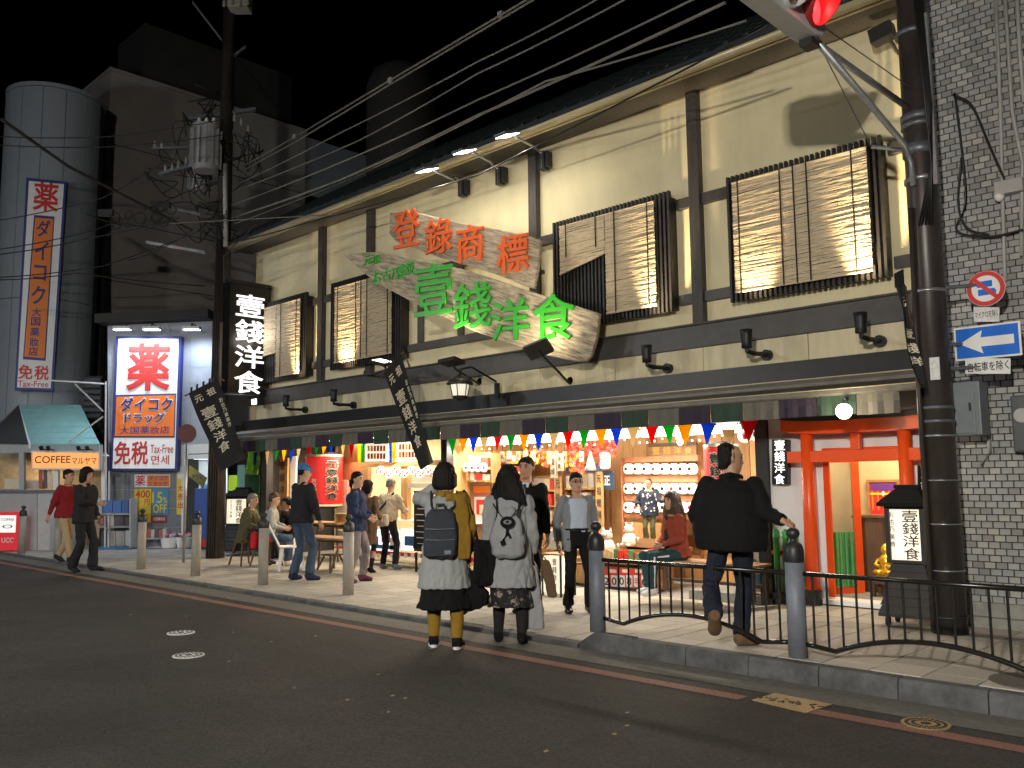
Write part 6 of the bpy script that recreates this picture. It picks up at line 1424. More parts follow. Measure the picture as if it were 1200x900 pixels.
for i in range(9):
    p = at(446+i*9.2, 551+(i % 2)*4, 10.75+.08*(i % 3))
    if lanm is None:
        lanm = thing('spotted_lantern', 'small round white lantern with red spots hung over the serving counter', 'lantern', p, group='spotted lanterns over the serving counter'); b = MB(); b.smooth = True; b.sph(p, .085, 12, 8); b.build('shade', glow('spot_glow', (1, .88, .65), 1.3), lanm)
        for k in range(7): a = math.pi+k*.55-.2; b = MB(); b.sph(p+V((.075*math.cos(a), .075*math.sin(a), .04*math.sin(k*2.1))), .022, 6, 4); b.build('spot', K['red_print'], lanm)
    else: o = copy_tree(lanm); o.location = p
    (lanm if i == 0 else o)['label'] = '%s from left of the red-spotted white lanterns over the serving counter' % ORD[i]
lt = thing('counter_light', 'bright long light over the serving counter below the menu boxes', 'light', at(470, 542, 11)); boxat('tube', tube_g, lt, 452, 539, 500, 543, 11.0, .06); lamp('AREA', at(476, 545, 11), 30, (1, .88, .66), at(476, 640, 10.6), .8, lt, name='counter_lamp')
t = thing('chalkboard', 'dark chalkboard menu stand with pale writing left of the woman with the backpack', 'sign', gp(492, 672, LOWZ)); boxat('board', K['glass_dark'], t, 485, 575, 503, 647, 10.3, .04); 
for k in range(9): boxat('writing', GOOD[3], t, 487+(k % 3), 582+k*6.8, 499-(k % 2)*3, 583.2+k*6.8, 10.294, .005)
boxat('header', mat('maroon', (.22, .03, .04), .6), t, 485.5, 576, 502.5, 581, 10.293, .006)
for x in (487, 501): boxat('leg', K['black'], t, x-.8, 647.3, x+.8, 672, 10.31, .03)
# left end: bamboo post signs, green cloth, white sign
postsign('light wooden post sign with carved characters behind the seated customers', 325.5, 537, 336, 598, 10.9, '壹錢洋食', 'wood_orange', 'wood_dark')
wall_box('small dark sign with white characters on the pale wall behind the seated customers', PY(11.0), (309, 548, 318, 570), '洋食', K['white_print'], .04, .6)
for x0, x1, lab in ((304, 322, 'wider pale screen panel behind the dark sign at the left end'), (338, 345, 'narrow pale screen panel right of the wooden post sign')):
    t = thing('screen_panel', lab, 'screen', at((x0+x1)/2, 640, 11.1)); boxat('panel', glow('paper_wall', (1, .85, .6), .35), t, x0, 535, x1, 650, 11.1, .04); boxat('frame_bar', K['wood_dark'], t, x0-2, 535, x0-.2, 650, 11.09, .06)
t = thing('green_cloth', 'bright green cloths and ribbons hanging at the left end of the shop front', 'cloth', at(297, 560, 10.2)); gm = cloth('lime', (.28, .62, .05)); 
b = MB(); b.smooth = True
A2 = [(289, 528), (303, 527), (305, 556), (288, 556)]; pl_ = PY(10.4); vs = [[pl_.at(289+14*i/6, 528+28*j/5)+V((0, .05*math.sin(i*2+j), 0)) for i in range(7)] for j in range(6)]
for j in range(5):
    for i in range(6): b.face([vs[j][i], vs[j][i+1], vs[j+1][i+1], vs[j+1][i]])
b.build('cloth', gm, t)
boxat('ribbon', PCOL['b'], t, 297, 530, 300, 545, 10.3, .01); boxat('cloth', cloth('dark_green', (.03, .10, .03)), t, 288, 557, 303, 600, 10.45, .02)
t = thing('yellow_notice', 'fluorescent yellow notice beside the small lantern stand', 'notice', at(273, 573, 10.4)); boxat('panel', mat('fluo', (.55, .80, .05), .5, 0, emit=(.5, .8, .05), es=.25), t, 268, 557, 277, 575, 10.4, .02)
t = thing('teal_door', 'narrow teal painted panel at the left end of the shop front', 'door', at(281, 600, 10.45)); boxat('panel', K['teal_roof'], t, 278.5, 545, 285, 640, 10.45, .05)
t = thing('ochre_box', 'small ochre wooden box on the wall under the dark sign behind the seated customers', 'box', at(318, 585, 10.9)); boxat('body', GOOD[2], t, 313, 573, 325, 590, 10.9, .12, .01)
# tables, stools
def trestle(label, px, py, L, Wd, H, top='wood', z=LOWZ, rz=0):
    p = gp(px, py, z); t = thing('table', label, 'table', (p.x, p.y, z), rz)
    b = MB(); b.box(-L/2, L/2, -Wd/2, Wd/2, H-.035, H); b.build('top', K[top], t, local=True, bevel=.004)
    for sx_ in (-1, 1):
        for sy_ in (-1, 1): b = MB(); b.tube([(sx_*(L/2-.1), sy_*(Wd/2-.06), H-.036), (sx_*(L/2+.02), sy_*(Wd/2-.02), 0)], .022, 8); b.build('leg', K['wood_dark'], t, local=True)
    b = MB(); b.box(-L/2+.1, L/2-.1, -.02, .02, H-.1, H-.05); b.build('apron', K['wood_dark'], t, local=True)
    return t
trestle('low wooden table right of the man in the blue cap', 388, 669, 1.5, .5, .62); trestle('higher wooden table behind the low one', 383, 655, 1.6, .6, .78)
def stool(label, px, py, H=.48, w_=.34, z=LOWZ, rz=0, ms='wood_dark'):
    p = gp(px, py, z); t = thing('stool', label, 'stool', (p.x, p.y, z), rz); b = MB(); b.box(-w_/2, w_/2, -w_/2, w_/2, H-.03, H); b.build('seat', K[ms], t, local=True, bevel=.006)
    for sx_ in (-1, 1):
        for sy_ in (-1, 1): b = MB(); b.tube([(sx_*(w_/2-.05), sy_*(w_/2-.05), H-.031), (sx_*(w_/2+.06), sy_*(w_/2+.04), 0)], .02, 8); b.build('leg', K['wood_dark'], t, local=True)
    return t
stool('dark stool under the seated customer in the olive jacket', 287, 662, .50, .36); stool('dark stool under the seated customer in the white top', 312, 663, .50, .36); stool('small stool with slats below the low wooden table', 389, 668, .30, .3); stool('red topped stool beside the low wooden table', 407, 672, .48, .34, ms='red_print')
# white plastic chair
p = gp(341, 668, LOWZ); t = thing('plastic_chair', 'white plastic chair left of the man in the blue cap', 'chair', p, R(150))
b = MB(); b.smooth = True; b.box(-.22, .22, -.2, .22, .42, .45); b.build('seat', K['white_print'], t, local=True, bevel=.012)
b = MB(); b.loft([[(-.22+.03*k, .2+.05*k, .45+.1*k), (.22-.03*k, .2+.05*k, .45+.1*k), (.22-.03*k, .23+.05*k, .45+.1*k), (-.22+.03*k, .23+.05*k, .45+.1*k)] for k in range(5)]); b.build('backrest', K['white_print'], t, local=True)
for sx_ in (-1, 1):
    for sy_ in (-1, 1): b = MB(); b.tube([(sx_*.18, sy_*.17, .42), (sx_*.23, sy_*.22, 0)], [.035, .025], 8); b.build('leg', K['white_print'], t, local=True)

# more hanging goods over the souvenir shop
for k, px in enumerate((546, 553, 560, 567)):
    c = at(px, 548, 10.75); t = thing('red_lantern', '%s from left of four small red and white lanterns hanging behind the two women' % ORD[k], 'lantern', c, group='small red and white lanterns behind the two women'); b = MB(); b.smooth = True; b.lathe(c, [(.03, -.08), (.06, -.05), (.065, 0), (.06, .05), (.03, .08)], 12); b.build('shade', glow('small_l', (1, .85, .62), .7) if k == 0 else bpy.data.materials['small_l'], t)
    d_ = V((-c.x, -c.y, 0)).normalized(); b = MB(); b.sph(c+d_*.055, (.025, .025, .03), 8, 5); b.build('spot', K['red_print'], t)
rnd = random.Random(21)
for k in range(12):
    px = 578+k*9.2+rnd.uniform(-2, 2); y = 10.9+rnd.uniform(0, .5); h = rnd.uniform(9, 15)
    t = thing('wooden_tag', '%s from left of the wooden tags hanging in a row under the shop ceiling' % ORD[k], 'tag', at(px, 530, y), group='wooden tags under the shop ceiling'); boxat('board', K[rnd.choice(('wood', 'wood_orange', 'board'))], t, px-2.4, 529, px+2.4, 529+h, y, .02)
    b = MB(); b.box(at(px, 529, y).x-.004, at(px, 529, y).x+.004, y+.006, y+.014, at(px, 529, y).z, 2.495); b.build('string', K['cord'], t)
    if k % 2: letters_px(rnd.choice('元祖銭洋食'), K['ink'], t, PY(y-.002), px, 529+h*.5, 3.4, 5, bold=.03, name='letter')
for k, y in enumerate((10.9, 11.5, 12.1)):
    b = MB(); b.box(B1+.06, B2-.1, y, y+.12, 2.40, 2.495); b.build('ceiling_beam', K['wood'], rest)
shelf('low front shelf of packets beside the small floor lantern', 574, 636, [(622, 640), (644, 664), (667, 684)], 10.62, ['small souvenir packet on the top tier beside the floor lantern', 'small souvenir packet on the middle tier beside the floor lantern', 'small souvenir packet on the bottom tier beside the floor lantern'], (6, 11), (0, 3, 8, 1, 2, 6, 5))
shelf('narrow shelf of packets at the right end of the souvenir shop', 852, 884, [(572, 590), (593, 611), (614, 634)], 11.7, ['small souvenir packet on the top shelf by the dark shop post', 'small souvenir packet on the middle shelf by the dark shop post', 'small souvenir packet on the bottom shelf by the dark shop post'], (6, 11), (0, 1, 2, 6, 5))

# ================================================================ PEOPLE
_dg = bpy.context.evaluated_depsgraph_get
def remeshed(b, vox, sm=4, wr=0, fr=9, seed=0, S=1.0, extra=None, mats=None, name='body', zf=.55):
    bmesh.ops.recalc_face_normals(b.bm, faces=b.bm.faces)
    me = bpy.data.meshes.new('tmp'); b.bm.to_mesh(me); b.bm.free()
    o = bpy.data.objects.new('tmp', me); C.objects.link(o)
    m = o.modifiers.new('r', 'REMESH'); m.mode = 'VOXEL'; m.voxel_size = vox
    if sm: s = o.modifiers.new('s', 'SMOOTH'); s.factor = .5; s.iterations = sm
    bpy.context.view_layer.update(); r = bpy.data.meshes.new_from_object(o.evaluated_get(_dg()))
    bpy.data.objects.remove(o); bpy.data.meshes.remove(me)
    if wr:
        nr = [v.normal.copy() for v in r.vertices]
        for v, n in zip(r.vertices, nr):
            q = V((v.co.x*fr, v.co.y*fr, v.co.z*fr*zf)) + V((seed*7.1, seed*3.3, 0))
            w_ = noise.noise(q) + .5*noise.noise(q*2.3+V((5, 1, 2)))
            v.co += n*(wr*1.1*(abs(w_)*2-.5))
    bm = bmesh.new(); bm.from_mesh(r); bpy.data.meshes.remove(r)
    if extra is not None:
        extra_me = bpy.data.meshes.new('x'); bmesh.ops.recalc_face_normals(extra.bm, faces=extra.bm.faces); extra.bm.to_mesh(extra_me); extra.bm.free(); bm.from_mesh(extra_me); bpy.data.meshes.remove(extra_me)
    bmesh.ops.scale(bm, vec=(S, S, S), verts=bm.verts)
    for f in bm.faces: f.smooth = True
    out = bpy.data.meshes.new(name); bm.to_mesh(out); bm.free()
    for q in (mats if isinstance(mats, list) else [mats]): out.materials.append(q)
    return out
def ik(a, c, l1, l2, hint):
    a, c = V(a), V(c); d = c-a; L = min(d.length, (l1+l2)*.999); d = d.normalized(); c = a+d*L
    x = (l1*l1-l2*l2+L*L)/(2*L); h = math.sqrt(max(0, l1*l1-x*x)); hv = V(hint); hv = hv-d*hv.dot(d)
    hv = hv.normalized() if hv.length > 1e-4 else d.orthogonal().normalized()
    return a+d*x+hv*h, c
def arc(a, m, c, ra, rm, rc, n=5):
    pts, rs = [], []
    for i in range(n): u = i/n; pts.append(a+(m-a)*u); rs.append(ra+(rm-ra)*u)
    for i in range(n+1): u = i/n; pts.append(m+(c-m)*u); rs.append(rm+(rc-rm)*u)
    return pts, rs
class Person:
    def __init__(s, label, loc, rz, h, feet, hands, hip=(0, 0, .92), lean=0, side=0, twist=0, hs=1.0, head=(0, 0), elbows=((-.4, -1, -.3), (.4, -1, -.3)), knees=((-.1, 1, 0), (.1, 1, 0)), footyaw=(8, -8), footpitch=(0, 0), handdir=(None, None), curl=(.6, .6), build=1.0, cat='person', name='person', skin='skin', vox=.012):
        s.S = h/1.72; s.t = thing(name, label, cat, loc, R(rz)); s.b = build; s.vox = vox; s.seed = random.uniform(0, 50); s.hs = hs
        s.hip = V(hip); s.d = V((math.sin(R(side)), math.sin(R(lean)), math.cos(R(lean)))).normalized()
        s.r = V((math.cos(R(twist)), math.sin(R(twist)), 0)); s.r = (s.r-s.d*s.r.dot(s.d)).normalized(); s.f = s.d.cross(s.r)
        s.sh = [s.at(.455)+s.r*(k*.168*(.6+.4*build)) for k in (-1, 1)]
        s.el, s.wr = zip(*[ik(s.sh[i], hands[i], .285, .25, elbows[i]) for i in (0, 1)])
        s.hj = [s.hip+V((k*.085, 0, -.02)) for k in (-1, 1)]
        s.kn, s.an = zip(*[ik(s.hj[i], feet[i], .43, .415, knees[i]) for i in (0, 1)])
        s.fy, s.fp = footyaw, footpitch
        s.hc = s.at(.535)+s.d*.02+V((0, .012, 0))+V((0, 0, .125)); yaw, pit = R(head[0]), R(head[1])
        s.H = (Matrix.Rotation(yaw, 3, 'Z') @ Matrix.Rotation(pit, 3, 'X'))
        b = MB()
        for t_, a, c, o in [(0, 0, 0, 0)]: pass
        s.torso(b, [(-.09, .12, .09), (0, .162, .115), (.08, .155, .108), (.18, .133, .098), (.28, .142, .105), (.38, .16, .115), (.44, .158, .10), (.49, .11, .078), (.525, .058, .058), (.62, .052, .054)])
        hd = [(-.118, .028, .03, .045), (-.105, .045, .055, .03), (-.07, .058, .078, .014), (-.03, .067, .089, .004), (.02, .073, .094, 0), (.06, .071, .093, -.003), (.092, .056, .078, -.006), (.113, .03, .045, -.008), (.119, .008, .012, -.008)]
        b.loft([[s.hp(a*math.cos(k*2*math.pi/18), o+c*math.sin(k*2*math.pi/18), z) for k in range(18)] for z, a, c, o in hd])
        b.tube([s.hp(0, .086, .022), s.hp(0, .104, -.018), s.hp(0, .112, -.03), s.hp(0, .088, -.038)], [.008, .012, .015, .01], 8)
        for k in (-1, 1): b.tube([s.hp(k*.066, -.004, .022), s.hp(k*.083, -.016, .01), s.hp(k*.077, -.006, -.03)], [.012, .016, .01], 8)
        b.tube([s.hp(-.035, .088, .032), s.hp(.035, .088, .032)], .009, 6); b.tube([s.hp(-.022, .083, -.062), s.hp(.022, .083, -.062)], .01, 6)
        for i in (0, 1):
            p, r_ = arc(s.sh[i], s.el[i], s.wr[i], .055, .040, .027); b.tube(p, r_, 10); b.sph(s.sh[i], .055)
            p, r_ = arc(s.hj[i], s.kn[i], s.an[i], .084, .054, .036); r_[7] = .057; b.tube(p, r_, 12); b.sph(s.kn[i], .054)
            s.foot(b, i, 0)
        x = MB(); x.smooth = True
        for i in (0, 1): s.hand(b, x, i, handdir[i], curl[i])
        me = remeshed(b, vox*.85, 3, S=s.S, extra=x, mats=K[skin]); s.add('body', me)
        for k in (-1, 1):
            b = MB(); b.smooth = True; b.sph(s.hp(k*.030, .083, .012)*s.S, .0105*s.S, 8, 6); b.build('eye', K['eye'], s.t, local=True)
            b = MB(); b.smooth = True; b.tube([s.hp(k*.016, .096, .034)*s.S, s.hp(k*.046, .083, .036)*s.S], .0055*s.S, 6); b.build('eyebrow', K['hair'], s.t, local=True)
        b = MB(); b.smooth = True; b.tube([s.hp(-.022, .089, -.062)*s.S, s.hp(0, .096, -.063)*s.S, s.hp(.022, .089, -.062)*s.S], .006*s.S, 6); b.build('mouth', K['lip'], s.t, local=True)
    def at(s, t): return s.hip + (s.d*t if t > 0 else V((0, 0, t)))
    def hp(s, x, y, z): return s.hc + s.H @ (V((x, y, z))*s.hs)
    def add(s, nm, me):
        o = bpy.data.objects.new(nm, me); C.objects.link(o); o.parent = s.t; WL[o] = WL[s.t]; return o
    def ring(s, t, a, c, o=0, n=20):
        d = 1 if t > 0 else 0; r, f = s.r, (s.f if d else V((-s.r.y, s.r.x, 0)).normalized()); p = s.at(t)+f*o; u_ = max(0, min(1, (t-.26)/.22)); e = 1+(s.b-1)*(1-.72*u_*u_*(3-2*u_))
        return [p+r*(a*e*math.copysign(abs(math.cos(k*2*math.pi/n))**.85, math.cos(k*2*math.pi/n)))+f*(c*e*math.sin(k*2*math.pi/n)) for k in range(n)]
    def torso(s, b, secs, e=0): b.loft([s.ring(q[0], q[1]+e, q[2]+e, q[3] if len(q) > 3 else 0) for q in secs])
    def foot(s, b, i, e, pads=0):
        a = s.an[i]; y, p = R(s.fy[i]), R(s.fp[i]); M3 = Matrix.Rotation(y, 3, 'Z') @ Matrix.Rotation(p, 3, 'X')
        q = [a+M3 @ V(v) for v in ((0, -.055, -.045), (0, -.02, -.03), (0, .05, -.042), (0, .12, -.056), (0, .165, -.06))]
        b.tube(q, [(.03+e, .03+e), (.042+e, .035+e), (.035+e, .040+e), (.024+e, .044+e), (.012+e, .028+e)], 12, side=(0, 0, 1))
        return M3
    def hand(s, b, x, i, hd, curl):
        k = -1 if i == 0 else 1; w_ = s.wr[i]; d = V(hd).normalized() if hd else (s.wr[i]-s.el[i]).normalized()
        side = V((-k, 0, 0)); side = (side-d*side.dot(d)); side = side.normalized() if side.length > .2 else V((0, 0, 1)); th = d.cross(side).normalized()
        fwd = th if th.y > 0 else -th                                 # towards the thumb
        palm = d.cross(fwd).normalized(); 
        if palm.dot(V((-k, 0, 0))) < 0: palm = -palm
        b.tube([w_-d*.02, w_+d*.02, w_+d*.06, w_+d*.09], [(.02, .027), (.017, .034), (.016, .041), (.014, .038)], 10, side=palm)
        for j, (o, L) in enumerate(((.030, .070), (.010, .078), (-.010, .072), (-.029, .056))):
            p = w_+d*.082+fwd*o; pts = [p]; ang = 0
            for seg in (.42, .32, .26): ang += curl*(.5+.12*j); pts.append(pts[-1]+(d*math.cos(ang)+palm*math.sin(ang))*L*seg)
            x.tube(pts, [.0092, .0088, .008, .0062], 6)
        p = w_+d*.025+fwd*.03; x.tube([p, p+d*.03+fwd*.022+palm*.008, p+d*.058+fwd*.024+palm*.02*(.5+curl), p+d*.078+fwd*.014+palm*.03*(.5+curl)], [.013, .0115, .010, .007], 6)
    # ---- clothes
    def top(s, nm, m, e=.022, hem=-.12, ha=.185, hb=.135, sleeve=.94, collar=.50, wr=.012, cuff=.036, up=.062, neck=.062, belly=0, sm=4, only=None, mats=None):
        b = MB()
        if only != 'arms':
            secs = [(hem, ha, hb), (hem*.5+.02, (ha+.165+e)/2, (hb+.115+e)/2, belly*.6), (.08, .158+e, .112+e, belly), (.18, .145+e, .106+e, belly), (.28, .147+e, .11+e, belly*.5), (.38, .160+e, .116+e), (.44, .158+e*.9, .102+e*.8), (.485, .115+e*.6, .083+e*.5), (collar, neck+.012, neck+.008), (collar+.035, neck, neck)]
            s.torso(b, secs)
        for i in (0, 1):
            w_ = s.el[i]+(s.wr[i]-s.el[i])*sleeve if sleeve > 0 else s.sh[i]+(s.el[i]-s.sh[i])*(-sleeve)
            if sleeve > 0: p, r_ = arc(s.sh[i], s.el[i], w_, up+e*.3, .047+e*.5, cuff)
            else: p, r_ = [s.sh[i], w_], [up+e*.3, .055+e*.5]
            b.tube(p, r_, 12); b.sph(s.sh[i], up+e*.3); 
            if sleeve > 0: b.sph(s.el[i], .047+e*.5)
        return s.add(nm, remeshed(b, s.vox, sm, wr, 9, s.seed, s.S, mats=K[m], name=nm))
    def trousers(s, m, e=.014, flare=.058, length=.97, wr=.010, nm='trousers', knee=.066):
        b = MB(); s.torso(b, [(-.10, .135+e, .105+e), (-.02, .165+e, .12+e), (.06, .158+e, .112+e), (.11, .145+e, .105+e)])
        for i in (0, 1):
            w_ = s.kn[i]+(s.an[i]-s.kn[i])*length; p, r_ = arc(s.hj[i], s.kn[i], w_, .094, knee, flare); b.tube(p, r_, 14); b.sph(s.kn[i], knee); b.sph(s.hj[i], .094)
        return s.add(nm, remeshed(b, s.vox, 3, wr, 8, s.seed+3, s.S, mats=K[m], name=nm))
    def skirt(s, m, hem, ha, hb, nm='skirt', wr=.012, o=0, up=0):
        b = MB(); z = hem-s.hip.z
        s.torso(b, [(z, ha, hb, o), (z*.5+up*.5, ha*.88, hb*.88, o*.5), (-.02+up*.9, .195, .15), (.0, .16, .12)] if up else [(z, ha, hb, o), (z*.5, (ha+.19)/2, (hb+.14)/2, o*.5), (-.02, .185, .135), (.08, .165, .12), (.13, .15, .11)])
        return s.add(nm, remeshed(b, s.vox, 3, wr, 8, s.seed+4, s.S, mats=K[m], name=nm))
    def shoes(s, m, e=.012, sole=None):
        for i in (0, 1):
            b = MB(); M3 = s.foot(b, i, e); b.tube([s.an[i]+V((0, -.01, -.03)), s.an[i]+V((0, -.015, .02))], [.045+e*.5, .042+e*.5], 10)
            o = s.add('shoe', remeshed(b, .009, 2, 0, S=s.S, mats=K[m], name='shoe'))
            if sole:
                q = MB(); a = s.an[i]; n = 14
                q.loft([[ (a+M3 @ V((.052*math.sin(k*2*math.pi/n)*(1-.15*math.cos(k*2*math.pi/n)), .055+.135*-math.cos(k*2*math.pi/n), z)))*s.S for k in range(n)] for z in (-.084, -.060)]); so = q.build('sole', K[sole], o, local=True)
    def hair(s, m='hair', style='short', nm='hair'):
        g = .013; L = []
        if style == 'short': L = [(-.05, .056, .035, -.062), (-.01, .079, .062, -.042), (.03, .083, .078, -.028)]
        if style == 'bob': L = [(-.125, .088, .06, -.05), (-.09, .115, .085, -.038), (-.02, .120, .098, -.028), (.03, .112, .10, -.02)]
        if style == 'long': L = [(-.31, .13, .03, -.085), (-.26, .205, .065, -.075), (-.17, .195, .095, -.055), (-.08, .165, .100, -.038), (-.02, .138, .10, -.032), (.03, .118, .104, -.022)]
        if style == 'tied': L = [(-.06, .05, .04, -.066), (-.01, .078, .066, -.040), (.03, .083, .08, -.026)]
        if style == 'rim': L = [(-.085, .05, .03, -.064), (-.03, .078, .064, -.042), (.02, .081, .074, -.034), (.06, .075, .073, -.036), (.095, .066, .072, -.034), (.118, .045, .052, -.034), (.128, .012, .014, -.034)]
        if style != 'rim': w_ = 1.2 if style in ('bob', 'long') else 1.03; L += [(.065, .081*w_, .098*w_, -.010), (.10, .068*w_, .086*w_, -.012), (.125*w_**.5, .04*w_, .052*w_, -.014), (.136*w_**.5, .01, .015, -.014)]
        b = MB(); b.loft([[s.hp(a*math.cos(k*2*math.pi/20), o+c*math.sin(k*2*math.pi/20), z) for k in range(20)] for z, a, c, o in L])
        if style == 'tied': b.tube([s.hp(0, -.09, .02), s.hp(0, -.125, 0), s.hp(0, -.125, -.08), s.hp(0, -.11, -.15)], [.03, .032, .028, .01], 8)
        return s.add(nm, remeshed(b, .008, 2, .007, 42, s.seed, s.S, mats=K[m], name=nm, zf=.12))
    def local(s, b, nm, m, par=None, vox=0, wr=0):
        if vox: return s.add(nm, remeshed(b, vox, 3, wr, 9, s.seed, s.S, mats=K[m], name=nm))
        bmesh.ops.scale(b.bm, vec=(s.S,)*3, verts=b.bm.verts); return b.build(nm, K[m], par or s.t, local=True)
    def P(s, v): return s.t_matrix() @ (V(v)*s.S)
    def t_matrix(s): return Matrix.Translation(s.t.location) @ Matrix.Rotation(s.t.rotation_euler.z, 4, 'Z')
    def held(s, nm, label, cat):                       # a thing of its own in the person's own frame
        o = thing(nm, label, cat, s.t.location, s.t.rotation_euler.z); return o
    def hb(s, b, nm, m, par, vox=0, wr=0):
        if vox: o = bpy.data.objects.new(nm, remeshed(b, vox, 3, wr, 8, s.seed, s.S, mats=K[m], name=nm)); C.objects.link(o); o.parent = par; return o
        bmesh.ops.scale(b.bm, vec=(s.S,)*3, verts=b.bm.verts); return b.build(nm, K[m], par, local=True)
for k_, c_ in (('c_white', (.32, .335, .34)), ('c_white2', (.31, .325, .335)), ('c_mustard', (.26, .15, .018)), ('c_blk', (.006, .006, .0065)), ('c_pack', (.040, .045, .058)), ('c_red', (.22, .015, .02)), ('c_khaki', (.42, .31, .18)), ('c_olive', (.09, .085, .045)), ('c_navy', (.022, .033, .075)), ('c_jean', (.055, .085, .14)), ('c_grey', (.18, .16, .17)), ('c_lgrey', (.21, .225, .245)), ('c_beige', (.52, .45, .34)), ('c_blueshirt', (.45, .53, .66)), ('c_shirt', (.70, .72, .75)), ('c_rust', (.30, .06, .035)), ('c_teal', (.025, .07, .08)), ('c_dark', (.02, .02, .024)), ('c_dkjean', (.016, .02, .035)), ('c_cap', (.05, .17, .42)), ('c_plum', (.10, .03, .06)), ('c_brown', (.14, .085, .05)), ('c_tights', (.018, .016, .018)), ('c_vermil', (.55, .02, .03)), ('c_whitebag', (.66, .60, .50)), ('c_packw', (.29, .305, .32))): cloth(k_, c_)
K['floral'] = mk('floral', (.05, .045, .05), .85, .9, 14, .1, var2=(.01, .01, .012)); 
nf = K['floral'].node_tree; [setattr(n_.inputs[7], 'default_value', (.34, .29, .24, 1)) for n_ in nf.nodes if n_.type == 'MIX']; [(setattr(n_.inputs[1], 'default_value', .52), setattr(n_.inputs[2], 'default_value', .60)) for n_ in nf.nodes if n_.type == 'MAP_RANGE']
HL, HR = (-.235, .03, .80), (.235, .03, .80)
FL, FR_ = (-.09, 0, .085), (.09, 0, .085)
def foot_at(px, py, z): return gp(px, py, z)

# --- two women in front
p = gp(521, 757, ROADZ)
w1 = Person('woman with bob hair in a long white coat and mustard cardigan, seen from behind', p, 44, 1.83, ((-.10, -.02, .085), (.13, -.14, .085)), ((-.09, .16, 1.50), (.24, .06, .86)), lean=1, elbows=((-1, .1, -.75), (.5, -1, -.2)), head=(5, -4), footyaw=(6, -6), vox=.010, curl=(.9, .8))
w1.top('coat', 'c_white', .034, -.37, .262, .21, .95, .50, .012, .047); w1.skirt('c_blk', .36, .265, .215, wr=.014, up=-.30); w1.hair('hair', 'bob')
b = MB(); [b.tube([w1.kn[i]*.4+w1.hj[i]*.6, w1.kn[i], w1.kn[i]*.6+w1.an[i]*.4, w1.an[i]], [.085, .068, .070, .050], 12) for i in (0, 1)]; w1.local(b, 'leggings', 'c_mustard', vox=.012, wr=.003); w1.shoes('c_blk', .014, 'white_print')
b = MB(); q = w1.at(.47); b.tube([q+w1.r*-.07+V((0, -.02, .03)), q+V((0, -.075, .04)), q+w1.r*.07+V((0, -.02, .03)), q+V((0, .075, .0)), q+w1.r*-.07+V((0, -.02, .03))], .036, 10); w1.local(b, 'scarf', 'c_mustard', vox=.011, wr=.006)
b = MB(); sh = w1.sh[1]; b.tube([q+V((.02, -.11, .015)), sh+V((-.02, -.10, .02)), sh+V((-.015, -.125, -.2)), sh+V((.0, -.13, -.45)), sh+V((.005, -.13, -.56))], [(.03, .05), (.03, .085), (.022, .10), (.022, .095), (.02, .08)], 12, side=(0, 1, 0))
pp, rr_ = arc(w1.sh[1], w1.el[1], w1.wr[1]*.8+w1.el[1]*.2, .09, .075, .055); b.tube(pp, rr_, 12); b.sph(w1.sh[1], .09); w1.local(b, 'cardigan', 'c_mustard', vox=.011, wr=.012)
t = w1.held('backpack', 'dark navy backpack on the back of the woman in the long white coat', 'backpack')
def rrect(b, c, rt, up, out, prof_):                   # soft box: (height, half width, half depth, out shift)
    b.loft([[c+up*z+rt*(a*math.copysign(abs(math.cos(k*math.pi/12))**.5, math.cos(k*math.pi/12)))+out*(o+d_*math.copysign(abs(math.sin(k*math.pi/12))**.6, math.sin(k*math.pi/12))) for k in range(24)] for z, a, d_, o in prof_])
c = w1.at(.15)+V((-.02, -.16, 0)); b = MB(); rrect(b, c, w1.r, V((0, 0, 1)), V((0, -1, 0)), [(-.235, .12, .05, .02), (-.20, .16, .075, .02), (-.05, .165, .085, .02), (.10, .15, .075, .015), (.19, .13, .055, .01), (.225, .10, .03, 0)]); w1.hb(b, 'bag', 'c_pack', t, .01, .008)
b = MB(); rrect(b, c+V((0, -.085, -.12)), w1.r, V((0, 0, 1)), V((0, -1, 0)), [(-.09, .13, .03, 0), (0, .145, .035, 0), (.06, .14, .03, 0)]); w1.hb(b, 'pocket', 'c_pack', t, .01, .005)
for z in (.045, -.055): b = MB(); b.tube([c+V((-.135, -.105, z)), c+V((0, -.128, z-.004)), c+V((.135, -.105, z))], .005, 6); w1.hb(b, 'zip', 'steel_dark', t)
b = MB(); b.obox(c+V((.075, -.135, -.17)), (.03, 0, 0), (0, .004, 0), (0, 0, .018)); w1.hb(b, 'label_patch', 'c_lgrey', t)
for k in (-1, 1): b = MB(); b.tube([c+V((k*.06, -.03, .20)), w1.at(.40)+V((k*.11, -.155, 0)), w1.sh[0 if k < 0 else 1]*.75+w1.at(.455)*.25+V((0, -.03, .088))], [(.026, .012)]*3, 8, side=(0, 1, 0)); w1.hb(b, 'strap', 'c_pack', t, .009)
b = MB(); b.tube([c+V((-.045, -.04, .215)), c+V((-.035, -.05, .27)), c+V((.035, -.05, .27)), c+V((.045, -.04, .215))], .011, 8); w1.hb(b, 'top_loop', 'c_pack', t)
t = w1.held('tote_bag', 'large black tote bag on the right arm of the woman in the long white coat', 'bag'); hw = w1.wr[1]
b = MB(); e_ = w1.el[1]
